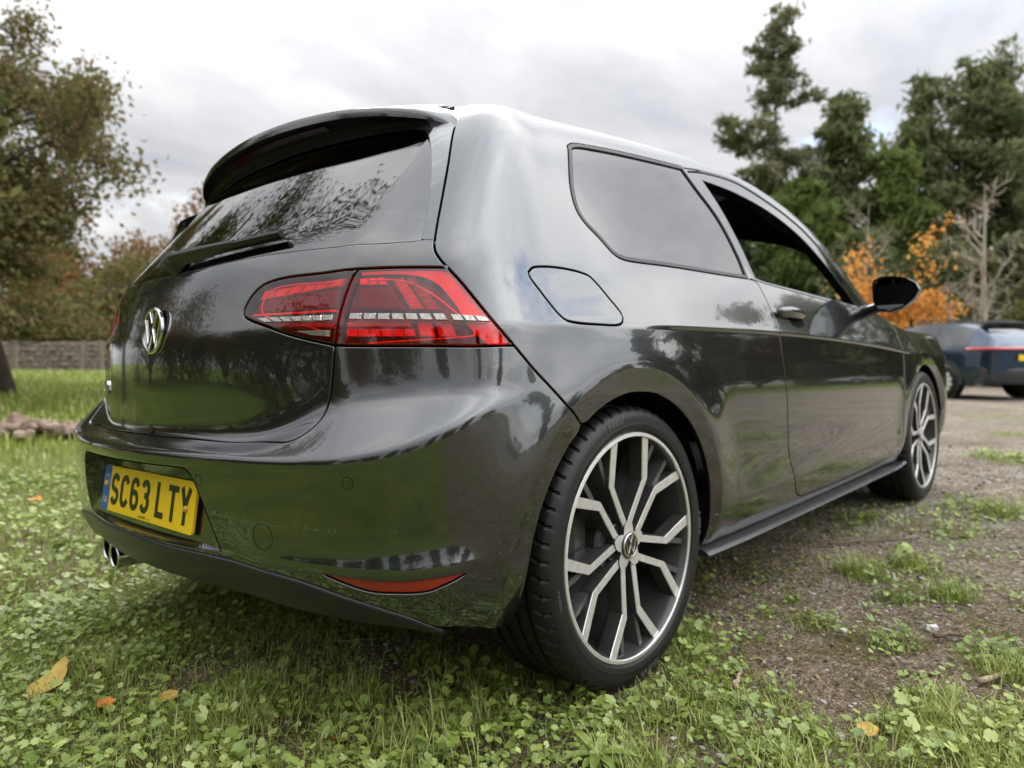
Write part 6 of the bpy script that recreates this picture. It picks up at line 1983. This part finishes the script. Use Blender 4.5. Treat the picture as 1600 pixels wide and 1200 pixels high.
def suv_point(s, q):
    """s along the stations (0..n-1), q 0..1 round the half section from sill to roof centre"""
    S = np.array(SUV); i = min(int(s), len(S) - 2); f = s - i
    f = f * f * (3 - 2 * f) * .35 + f * .65
    x, zl, zb, zr, wl_, wb, wr = S[i] * (1 - f) + S[i + 1] * f
    K = [(wl_ * .93, zl), (wl_, zl + .10), (wl_ * 1.0, (zl + zb) * .5), (wb, zb - .03), (wb * .985, zb + .02), (wr + (wb - wr) * .52, zb + (zr - zb) * .5), (wr + .03, zr - .05), (wr * .72, zr - .006), (0, zr)]
    t = q * (len(K) - 1); j = min(int(t), len(K) - 2); g = t - j
    return x, K[j][0] * (1 - g) + K[j + 1][0] * g, K[j][1] * (1 - g) + K[j + 1][1] * g


def suv_patch(s0, s1, q0, q1, ns, nq, off=0., side=1):
    V = []
    for a in np.linspace(s0, s1, ns):
        for b in np.linspace(q0, q1, nq):
            x, y, z = suv_point(a, b); V.append((x, side * (y + off * (1 if q1 < .9 else 0)), z + (off if q1 > .9 else 0)))
    Fq = [(i * nq + j, (i + 1) * nq + j, (i + 1) * nq + j + 1, i * nq + j + 1) for i in range(ns - 1) for j in range(nq - 1)]
    return V, [f if side < 0 else f[::-1] for f in Fq]


def make_suv(name, label, cat, loc, heading, mat, group):
    t = empty(name, loc, heading); prop(t, label, cat, group)
    nst = len(SUV) - 1
    mb = MB()
    for s in (1, -1):
        V, Fq = suv_patch(0, nst, 0, 1, nst * 3 + 1, 25, 0, s); mb.add(V, Fq)
        for st in (0, nst):
            ring = [suv_point(st, b) for b in np.linspace(0, 1, 13)]
            V = [(x, s * y, z) for x, y, z in ring] + [(ring[0][0], 0, ring[0][2])]
            mb.add(V, [tuple(range(14)) if (s > 0) == (st == 0) else tuple(range(14))[::-1]])
    mb.build('body', mat, t, angle=42)
    for s in (1, -1):
        for s0, s1 in ((3.1, 4.9), (5.0, 6.9)):
            m_ = MB(); V, Fq = suv_patch(s0, s1, .52, .72, 8, 4, .006, s); m_.add(V, Fq); m_.build('side_window', MAT['dark_glass'], t, smooth=True)
        for wx in (0, 2.64):
            arch = MB(); V = []
            n = 20
            for i in range(n + 1):
                a = rad(-8 + 196 * i / n)
                for r_, y_ in ((.365, .915), (.43, .912), (.43, .87)): V.append((wx + r_ * math.cos(a), s * y_, .335 + r_ * math.sin(a)))
            Fq = []
            for i in range(n):
                for j in range(2):
                    f = (i * 3 + j, i * 3 + j + 1, (i + 1) * 3 + j + 1, (i + 1) * 3 + j); Fq.append(f if s > 0 else f[::-1])
            arch.add(V, Fq)
            V = [(wx + .366 * math.cos(2 * math.pi * k / 28), s * .914, .335 + .366 * math.sin(2 * math.pi * k / 28)) for k in range(28)]
            arch.add(V, [tuple(range(28)) if s < 0 else tuple(range(28))[::-1]])
            arch.build('arch_cladding', MAT['clad_black'], t)
            w = MB(); w.lathe([(.20, -.11), (.24, -.118), (.30, -.115), (.335, -.09), (.34, 0), (.335, .09), (.30, .1)], 36, 'y')
            wo = w.build('wheel', MAT['rubber'], t, loc=(wx, s * .83, .335), smooth=True, rot=(0, 0, 0 if s < 0 else math.pi))
            r = MB(); r.lathe([(.235, -.110), (.225, -.114), (.215, -.08), (.0001, -.06)], 36, 'y'); r.build('rim', MAT['alloy_dark'], wo)
            for k in range(10):
                a = 2 * math.pi * k / 10
                sp_ = MB(); sp_.prism([(-.020, .03), (.020, .03), (.032, .225), (-.032, .225)], .03, 0, lambda x, y, h, a=a: (x * math.cos(a) + y * math.sin(a), -.112 + h, -x * math.sin(a) + y * math.cos(a)))
                sp_.build('spoke', MAT['small_alloy'], wo)
        m_ = MB(); m_.box((1.3, s * .885, .30), (2.0, .06, .14), bev=.02); m_.build('sill_cladding', MAT['clad_black'], t)
        m_ = MB(); m_.box((1.86, s * .98, 1.03), (.12, .18, .13), bev=.03); m_.build('wing_mirror', mat, t)
        m_ = MB(); m_.box((3.22, s * .60, .80), (.12, .30, .10), bev=.03); m_.build('headlight', MAT['lamp_silver'], t)
        m_ = MB(); m_.tube([(-.2, s * .60, 1.53), (.3, s * .62, 1.585), (1.2, s * .60, 1.565)], .018, 6); m_.build('roof_rail', MAT['clad_black'], t)
    m_ = MB(); V = []
    for k in range(9):
        y = -.55 + 1.1 * k / 8
        V += [(-.955 + .10 * (y / .6) ** 2 - .012, y, 1.06), (-.62 + .06 * (y / .6) ** 2 - .03, y * .93, 1.36)]
    m_.add(V, [(2 * k, 2 * k + 1, 2 * k + 3, 2 * k + 2) for k in range(8)]); m_.build('rear_window', MAT['dark_glass'], t, smooth=True)
    m_ = MB(); secs = []
    bar = [(-.50, .905), (-.62, .90), (-.76, .882), (-.90, .842), (-1.0, .775), (-1.045, .64), (-1.055, .40), (-1.06, 0)]
    for x, y in [(x, -y) for x, y in bar] + bar[::-1][1:]:
        nx, ny = (-1, 0) if abs(y) < .7 else (-.5, .87 * (1 if y > 0 else -1))
        secs.append([(x, y, .95), (x + nx * .02, y + ny * .02, .975), (x, y, 1.0), (x - nx * .10, y - ny * .10, 1.0), (x - nx * .10, y - ny * .10, .95)])
    loft(m_, secs); m_.build('tail_light', MAT['lamp_bar'], t)
    m_ = MB(); secs = []
    for k in range(13):
        y = -.86 + 1.72 * k / 12; x = -1.06 + .17 * (abs(y) / .86) ** 2.6
        secs.append([(x + .05, y, .30), (x, y, .40), (x - .005, y, .56), (x + .05, y, .62), (x + .22, y, .60), (x + .22, y, .30)])
    loft(m_, secs); m_.build('bumper_cladding', MAT['clad_black'], t, angle=40)
    m_ = MB(); m_.box((-1.05, 0, .80), (.015, .52, .112), bev=.004); m_.build('number_plate', MAT['plate_yellow'], t)
    m_ = MB(); m_.box((-.50, 0, 1.475), (.26, 1.05, .03), bev=.012, mat=Matrix.Rotation(rad(6), 3, 'Y')); m_.build('roof_spoiler', MAT['clad_black'], t)
    m_ = MB()
    V = [(1.56, -.52, 1.50), (1.56, .52, 1.50), (2.20, .66, 1.08), (2.20, -.66, 1.08)]
    m_.add(V, [(0, 1, 2, 3)]); m_.build('windscreen', MAT['dark_glass'], t)
    return t


G_ = 'cars parked on the gravel yard'
hd = rad(53)
wx_, wy_ = spot(1482, 14.6)
hx, hy = math.cos(hd), math.sin(hd)
# left rear wheel stands at (wx_, wy_): step from the wheel to the axle middle
ox_, oy_ = wx_ + hy * .83, wy_ - hx * .83
make_suv('parked_car', 'dark blue crossover with a red light bar parked beyond the front wheel', 'car', (ox_, oy_, .0), hd, MAT['blue_paint'], G_)
x_, y_ = spot(1665, 21)
make_suv('parked_car', 'silver crossover parked behind the blue one, only its roof showing', 'car', (x_, y_, 0), rad(75), MAT['silver_paint'], G_)
make_suv('parked_car', 'white crossover across the yard, mirrored small in the car door', 'car', (41, -11.2, 0), rad(205), MAT['white_paint'], G_)

# ------------------------------------------------------------------ plants and litter on the ground
leaf_mat('weed_leaf', (.075, .12, .018), (.19, .265, .045), (.37, .425, .11), .26, .06)
leaf_mat('grass_blade', (.09, .135, .018), (.22, .285, .04), (.46, .46, .15), .28, .05)
leaf_mat('dry_grass', (.16, .12, .06), (.27, .21, .11), (.38, .32, .19), .2)
leaf_mat('litter', (.07, .045, .025), (.17, .11, .06), (.36, .27, .13), .2)
rg = np.random.default_rng(21)


def keep_zone(x, y, margin=.35):
    """what the camera, or one a step to its side, can see"""
    dx = x - CAM.x; dy = y - CAM.y
    dep = dx * FH.x + dy * FH.y; lat = dx * RGT.x + dy * RGT.y
    return (dep > .35) & (np.abs(lat) < .72 * dep + margin)


def under_wheel(x, y):
    k = np.zeros(len(x), bool)
    for wx in (0, WB):
        for wy in (-.76, .76): k |= (np.abs(x - wx) < .11) & (np.abs(y - wy) < .12)
    return k


def scatter(n, dmin, dmax, fn):
    r = np.sqrt(rg.uniform(dmin ** 2, dmax ** 2, n)); a = math.atan2(FH.y, FH.x) + rg.uniform(-.95, .95, n)
    x = CAM.x + r * np.cos(a); y = CAM.y + r * np.sin(a)
    ok = (rg.random(n) < fn(x, y)) & ~under_wheel(x, y)
    return x[ok], y[ok]


def scallop(nl=7, lobes=True):
    """round scalloped leaf, unit radius, stalk notch at -y; returns rim points, centre and faces"""
    P = [(0, -.15, -.16)]
    m = nl * 2
    for k in range(m + 1):
        a = rad(-78 + 336 * k / m) + rad(0)
        r = 1.0 if k % 2 else .84
        P.append((r * math.sin(a + math.pi), -r * math.cos(a + math.pi) * -1 * -1, .10 * math.cos(3 * a)))
    return np.array(P), np.array([(0, k, k + 1) for k in range(1, m + 1)])


def merge(proto, faces, x, y, z, size, tilt, yaw, tint, mat, name, kind='stuff'):
    n = len(x); m = len(proto)
    cy, sy = np.cos(yaw), np.sin(yaw)
    tx, ty = tilt
    P = proto[None] * size[:, None, None]
    X, Y, Z = P[..., 0], P[..., 1], P[..., 2]
    Z = Z + X * np.sin(tx)[:, None] + Y * np.sin(ty)[:, None]
    XX = X * cy[:, None] - Y * sy[:, None] + x[:, None]; YY = X * sy[:, None] + Y * cy[:, None] + y[:, None]
    V = np.stack([XX, YY, Z + z[:, None]], -1).reshape(-1, 3)
    Fq = (faces[None] + (np.arange(n) * m)[:, None, None]).reshape(-1, faces.shape[1])
    me = np_mesh(name, V, Fq, mat, attrs={'tint': np.repeat(tint, m)}, smooth=True)
    return prop(link(name, me), kind=kind)


def blades(x, y, h, w, lean, yaw, tint, mat, name, seg=3):
    n = len(x)
    t = np.linspace(0, 1, seg + 1)
    z0 = ground_z(x, y) - .004
    dx, dy = np.cos(yaw), np.sin(yaw)
    V = []
    for i, tt in enumerate(t):
        b = lean * tt ** 1.8 * h
        ww = w * (1 - tt ** 1.6) * .5 + .0002
        px = x + dx * b; py = y + dy * b; pz = z0 + h * tt * np.sqrt(np.maximum(.15, 1 - (lean * tt) ** 2 * .45))
        V += [np.stack([px - dy * ww, py + dx * ww, pz], -1), np.stack([px + dy * ww, py - dx * ww, pz], -1)]
    V = np.stack(V, 1).reshape(-1, 3); m = 2 * (seg + 1)
    f = np.array([(2 * i, 2 * i + 1, 2 * i + 3, 2 * i + 2) for i in range(seg)])
    Fq = (f[None] + (np.arange(n) * m)[:, None, None]).reshape(-1, 4)
    me = np_mesh(name, V, Fq, mat, attrs={'tint': np.repeat(tint, m)}, smooth=True)
    return prop(link(name, me), kind='stuff')


pl_, pf_ = scallop(7)
ps_, pfs_ = scallop(3)
pl_[:, :2] *= [1.0, .95]
tone = lambda x, y: np.clip(.30 + .55 * fbm(x * 2.3 + 5, y * 2.3) + rg.normal(0, .17, len(x)), 0, 1)


def leafy(n, d0, d1, fn, smin, smax, name, proto, fc, hmax=.062):
    x, y = scatter(n, d0, d1, fn)
    m = len(x); sz = (smin + (smax - smin) * rg.random(m) ** 1.7 * 1.25) * (.75 + .5 * fbm(x * 4, y * 4))
    hz = ground_z(x, y) + .004 + rg.random(m) ** 1.3 * hmax * (.4 + 1.2 * fbm(x * 3 + 7, y * 3))
    merge(proto, fc, x, y, hz, sz, (rg.normal(0, .38, m), rg.normal(0, .38, m)), rg.uniform(0, 6.28, m), tone(x, y), MAT['weed_leaf'], name)


thin = lambda x, y: .25 + .75 * ss(.30, .42, fbm(x * 4.5 + 31, y * 4.5 + 17))
patchy = lambda x, y: thin(x, y) * green(x, y) * (.35 + .65 * ss(.36, .58, fbm(x * 2.6 + 1, y * 2.6 + 3)))
leafy(22000, .5, 2.6, patchy, .0055, .0125, 'ground_ivy', pl_, pf_)
leafy(26000, .5, 4.0, lambda x, y: (1 - green(x, y)) * ss(.40, .62, fbm(x * 3.4 + 41, y * 3.4 + 8)), .003, .009, 'seedlings', ps_, pfs_, .02)
leafy(42000, .5, 3.0, lambda x, y: thin(x, y) * green(x, y) * .9, .004, .009, 'clover', ps_, pfs_, .03)
leafy(40000, 2.6, 6.5, lambda x, y: green(x, y) * .8, .009, .018, 'ground_ivy', ps_, pfs_, .06)
# grass
gpat = lambda x, y: thin(x, y) * green(x, y) * (.3 + .7 * ss(.44, .62, fbm(x * 2.2 + 11, y * 2.2 + 2)))
x, y = scatter(170000, .5, 2.8, gpat); n = len(x)
blades(x, y, rg.uniform(.012, .05, n) * (.5 + .9 * fbm(x * 3, y * 3)), rg.uniform(.0013, .0032, n), rg.uniform(.1, 1.1, n), rg.uniform(0, 6.28, n), tone(x, y), MAT['grass_blade'], 'grass', 2)
x, y = scatter(90000, 2.6, 8, lambda x, y: green(x, y) * .8); n = len(x)
blades(x, y, rg.uniform(.025, .075, n), rg.uniform(.003, .006, n), rg.uniform(.1, 1.0, n), rg.uniform(0, 6.28, n), tone(x, y), MAT['grass_blade'], 'grass', 2)
lawn = lambda x, y: ss(0, 2, y - .16 * np.maximum(x, 0) - .8)
x, y = scatter(75000, 7, 24, lawn); n = len(x)
blades(x, y, rg.uniform(.05, .13, n) * (.5 + fbm(x * .8, y * .8)), rg.uniform(.012, .027, n), rg.uniform(.1, .9, n), rg.uniform(0, 6.28, n), np.clip(tone(x, y) + .08, 0, 1), MAT['grass_blade'], 'grass', 2)
# crumbs of last year's leaves
x, y = scatter(5200, .5, 3.6, lambda x, y: .35 + .4 * fbm(x * 3, y * 3)); m = len(x)
crumb = np.array([(-.6, -.3, 0), (.1, -.45, .12), (.7, 0, .05), (.1, .4, .2), (-.5, .25, .02)])
merge(crumb, np.array([(0, 1, 3), (0, 3, 4), (1, 2, 3)]), x, y, ground_z(x, y) + .003 + .02 * rg.random(m) * green(x, y), rg.uniform(.004, .013, m), (rg.normal(0, .5, m), rg.normal(0, .5, m)), rg.uniform(0, 6.28, m), rg.random(m), MAT['litter'], 'leaf_litter')
# tufts that stand out
TUFTS = [(1.174, -0.985, 1.0), (1.364, -1.096, .7), (1.078, -1.285, .8), (-.60, -.20, .8), (-.45, -.42, 1.0), (-.52, -.70, 1.1), (-.30, -1.05, .9), (-.72, -.30, .9), (-.15, -1.30, .8), (.25, -1.45, .9), (2.45, -1.2, 1.), (-.35, -.72, .8), (-.75, .2, .8), (0.55, -1.5, .8)]
xs, ys, hs_ = [], [], []
for tx, ty, s in TUFTS:
    k = 190
    xs.append(tx + rg.normal(0, .045 * s, k)); ys.append(ty + rg.normal(0, .045 * s, k)); hs_.append(rg.uniform(.04, .10, k) * s)
x = np.concatenate(xs); y = np.concatenate(ys); h = np.concatenate(hs_); n = len(x)
blades(x, y, h, rg.uniform(.0016, .0034, n), rg.uniform(.1, 1.0, n), rg.uniform(0, 6.28, n), tone(x, y), MAT['grass_blade'], 'grass_tuft', 4)
# dead stems lying about on the soil
x, y = scatter(9000, .5, 5, lambda x, y: .9 - .6 * green(x, y)); n = len(x)
blades(x, y, rg.uniform(.012, .05, n), rg.uniform(.0008, .002, n), rg.uniform(1.8, 3.0, n), rg.uniform(0, 6.28, n), rg.random(n), MAT['dry_grass'], 'dry_straw', 2)


# pebbles
def pebble_field(n, d0, d1, fn, s0, s1, name, mat='pebble'):
    x, y = scatter(n, d0, d1, fn); m = len(x)
    ico = np.array([(0, 0, 1), (.894, 0, .447), (.276, .851, .447), (-.724, .526, .447), (-.724, -.526, .447), (.276, -.851, .447), (.724, .526, -.447), (-.276, .851, -.447), (-.894, 0, -.447), (-.276, -.851, -.447), (.724, -.526, -.447), (0, 0, -1)])
    fc = np.array([(0, 1, 2), (0, 2, 3), (0, 3, 4), (0, 4, 5), (0, 5, 1), (1, 6, 2), (2, 7, 3), (3, 8, 4), (4, 9, 5), (5, 10, 1), (6, 7, 2), (7, 8, 3), (8, 9, 4), (9, 10, 5), (10, 6, 1), (6, 11, 7), (7, 11, 8), (8, 11, 9), (9, 11, 10), (10, 11, 6)])
    if s1 < .006:
        ico = np.array([(0, 0, 1), (1, 0, .1), (0, 1, -.1), (-1, 0, .1), (0, -1, -.1), (0, 0, -1.)]); fc = np.array([(0, 1, 2), (0, 2, 3), (0, 3, 4), (0, 4, 1), (5, 2, 1), (5, 3, 2), (5, 4, 3), (5, 1, 4)])
    nv = len(ico)
    s = s0 + (s1 - s0) * rg.random(m) ** 2.5
    P = ico[None] * (1 + rg.normal(0, .13, (m, nv, 1))) * (s[:, None, None] * rg.uniform(.6, 1.2, (m, 1, 3)) * [1, 1, .65])
    yaw = rg.uniform(0, 6.28, m); c, s_ = np.cos(yaw)[:, None], np.sin(yaw)[:, None]
    X = P[..., 0] * c - P[..., 1] * s_ + x[:, None]; Y = P[..., 0] * s_ + P[..., 1] * c + y[:, None]
    V = np.stack([X, Y, P[..., 2] + (ground_z(x, y) + s * .15)[:, None]], -1).reshape(-1, 3)
    Fq = (fc[None] + (np.arange(m) * nv)[:, None, None]).reshape(-1, 3)
    me = np_mesh(name, V, Fq, MAT[mat], attrs={'tint': np.repeat(rg.random(m), nv)}, smooth=False)
    prop(link(name, me), kind='stuff')


leaf_mat('crumb', (.05, .035, .022), (.12, .088, .058), (.22, .175, .125), 0.)
leaf_mat('pebble', (.09, .075, .06), (.22, .20, .175), (.42, .40, .37), 0.)
bare_ = lambda x, y: (1 - .9 * green(x, y)) * (.25 + .75 * ss(.40, .6, fbm(x * 2.0 + 20, y * 2.0)))
pebble_field(24000, .5, 2.6, lambda x, y: 1 - .9 * green(x, y), .0012, .0042, 'soil_crumbs', 'crumb')
pebble_field(20000, .5, 2.6, bare_, .0016, .0085, 'gravel')
pebble_field(26000, 2.4, 7, lambda x, y: bare_(x, y) * (.3 + .7 * gravel_w(x, y)), .004, .014, 'gravel')


# fallen leaves one can pick out
def fallen(name, x, y, s, col, label, elong=1.4, rz=0., curl=.35, cat='leaf', group=None):
    if col not in MAT: return
    V = []; F = []
    nu, nv = 9, 5
    for i in range(nu):
        t = i / (nu - 1)
        w = .5 * math.sin(math.pi * t ** .8) ** .8 * (1 + .12 * (i % 2))
        for j in range(nv):
            q = -1 + 2 * j / (nv - 1)
            V.append(((t - .5) * elong * s, q * w * s, s * (curl * .35 * (2 * t - 1) ** 2 + .22 * curl * abs(q) * math.sin(math.pi * t) + .06 * math.sin(9 * t + 5 * q))))
    for i in range(nu - 1):
        for j in range(nv - 1): F.append((i * nv + j, (i + 1) * nv + j, (i + 1) * nv + j + 1, i * nv + j + 1))
    mb = MB(); mb.add(V, F)
    o = mb.build(name, MAT[col], loc=(x, y, float(ground_z(x, y)) + .022), rot=(rg.normal(0, .25), rg.normal(0, .25), rz), smooth=True)
    return prop(o, label, cat, group)


principled('leaf_yellow', (.50, .37, .06), .6, noise=(60, .25, (.34, .22, .05)))
principled('leaf_amber', (.62, .26, .03), .6, noise=(60, .25, (.40, .14, .02)))
principled('leaf_dry', (.24, .13, .06), .7, noise=(60, .25, (.13, .07, .04)))
principled('leaf_pale', (.42, .40, .22), .7, noise=(60, .25, (.30, .28, .14)))
for a in [('fallen_leaf', -.876, .218, .085, 'leaf_yellow', 'large curled yellow leaf at the lower left of the lawn', 1.5, .6),
          ('fallen_leaf', -.832, -.008, .036, 'leaf_amber', 'small orange leaf upright in the ivy near the large yellow leaf', 1.3, 1.9),
          ('fallen_leaf', -.78, .20, .045, 'leaf_dry', 'brown shrivelled leaf beside the large yellow leaf', 1.2, 2.4),
          ('fallen_leaf', -.648, -.044, .034, 'leaf_dry', 'dark reddish leaf in the shaded grass behind the bumper', 1.2, .3),
          ('fallen_leaf', -.383, .232, .030, 'leaf_pale', 'pale round leaf in the shade under the bumper', 1.1, 1.2),
          ('fallen_leaf', -.60, -.55, .042, 'leaf_amber', 'orange leaf at the bottom edge below the bumper', 1.5, 2.9),
          ('fallen_leaf', -.381, -.513, .05, 'leaf_dry', 'withered brown leaf on bare soil below the reflector', 1.6, .1),
          ('fallen_leaf', .068, -1.334, .036, 'leaf_yellow', 'yellow leaf lying on soil right of the rear wheel', 1.3, 1.1),
          ('fallen_leaf', -.73, -.09, .04, 'leaf_yellow', 'dull yellow leaf half hidden in clover left of the orange one', 1.2, 2.2),
          ('fallen_leaf', -.269, 1.31, .05, 'leaf_yellow', 'yellow leaf on the sunny lawn under the tail pipes', 1.3, .4),
          ('fallen_leaf', -.128, 3.2, .07, 'leaf_amber', 'reddish leaf far out on the lawn left of the bumper', 1.3, .9),
          ('fallen_leaf', -.55, .9, .05, 'leaf_pale', 'pale brown leaf on the lawn left of the tail pipes', 1.3, 2.0)]:
    fallen(*a[:6], elong=a[6], rz=a[7])
principled('twig', (.20, .155, .11), .9, noise=(60, .3, (.10, .075, .05)), spec=.1)
principled('twig_pale', (.42, .34, .24), .9, noise=(60, .3, (.26, .20, .14)), spec=.1)
for x, y, L_, rz, r_, mt_, lab in [(1.62, -.92, .42, -.65, .0045, 'twig', 'long forked twig on the gravel beside the sill'),
                                   (.150, -1.037, .10, .3, .0055, 'twig_pale', 'short pale stick behind the weed clump by the rear wheel'),
                                   (-.33, -.585, .13, -.2, .0018, 'twig_pale', 'thin pale stalk on the soil left of the rear tyre'),
                                   (.445, -1.349, .09, -.9, .006, 'twig', 'stubby stick lying among pebbles at the right'),
                                   (.51, -1.47, .10, -.4, .007, 'twig_pale', 'thick pale stick at the lower right edge'),
                                   (-.248, -.14, .11, -.7, .002, 'twig_pale', 'thin dry twig in the shade under the bumper'),
                                   (.05, -1.30, .11, 1.2, .0016, 'twig_pale', 'dry stalk beside the yellow leaf on the soil'),
                                   (.72, -1.36, .12, -.8, .006, 'twig', 'brown stick right of the long forked twig foot'),
                                   (.12, -1.40, .10, .2, .004, 'twig', 'dark twig under the weeds at the lower right')]:
    t = empty('twig', (x, y, float(ground_z(x, y)) + .012), rz); prop(t, lab, 'twig')
    m_ = MB(); pts = [(L_ * (k / 6 - .5), rg.normal(0, L_ * .02), rg.normal(0, .002)) for k in range(7)]
    m_.tube(pts, [r_ * (1.1 - .08 * k) for k in range(7)], 7)
    if L_ > .2:
        m_.tube([pts[3], (pts[3][0] + .07, pts[3][1] + .03, .012), (pts[3][0] + .12, pts[3][1] + .07, .02)], [r_ * .7, r_ * .5, r_ * .3], 6)
    m_.build('stem', MAT[mt_], t, smooth=True)
principled('pale_stone', (.55, .53, .48), .9, noise=(30, .3, (.38, .36, .32)))
for x, y, s, lab in [(.766, -1.293, .035, 'white stone lying on the soil at the right'), (.60, -1.12, .02, 'small grey stone beside the white one'), (.053, -1.29, .018, 'brown pebble next to the yellow leaf')]:
    P, Fc = stone_geo(np.random.default_rng(int(s * 1000)), s, s * .8, s * .55); m_ = MB(); m_.add(P, Fc)
    prop(m_.build('stone', MAT['pale_stone'], loc=(x, y, float(ground_z(x, y)) + s * .2), rot=(0, 0, s * 60)), lab, 'stone')
# plantain rosette beside the tyre
ro = empty('plantain', (-.33, -.985, float(ground_z(-.33, -.985)))); prop(ro, 'low plantain rosette with pointed leaves in front of the rear tyre', 'plant')
for k in range(13):
    a = k * 2.4; L_ = .05 + .003 * k
    V = []; F = []
    for i in range(6):
        t = i / 5; w = .0095 * math.sin(math.pi * min(1, t * .93 + .07)) ** .8
        zz = .012 + L_ * (.65 * t - .55 * t * t) + k * .0008
        for q in (-1, 0, 1): V.append((L_ * t * math.cos(a) - q * w * math.sin(a), L_ * t * math.sin(a) + q * w * math.cos(a), zz + abs(q) * .003))
    for i in range(5):
        for j in range(2): F.append((i * 3 + j, i * 3 + j + 1, i * 3 + j + 4, i * 3 + j + 3))
    m_ = MB(); m_.add(V, F); lo = m_.build('leaf', MAT['weed_leaf'], ro, smooth=True)
    at = lo.data.attributes.new('tint', 'FLOAT', 'POINT'); at.data.foreach_set('value', [.3 + .2 * (k % 3)] * len(V))
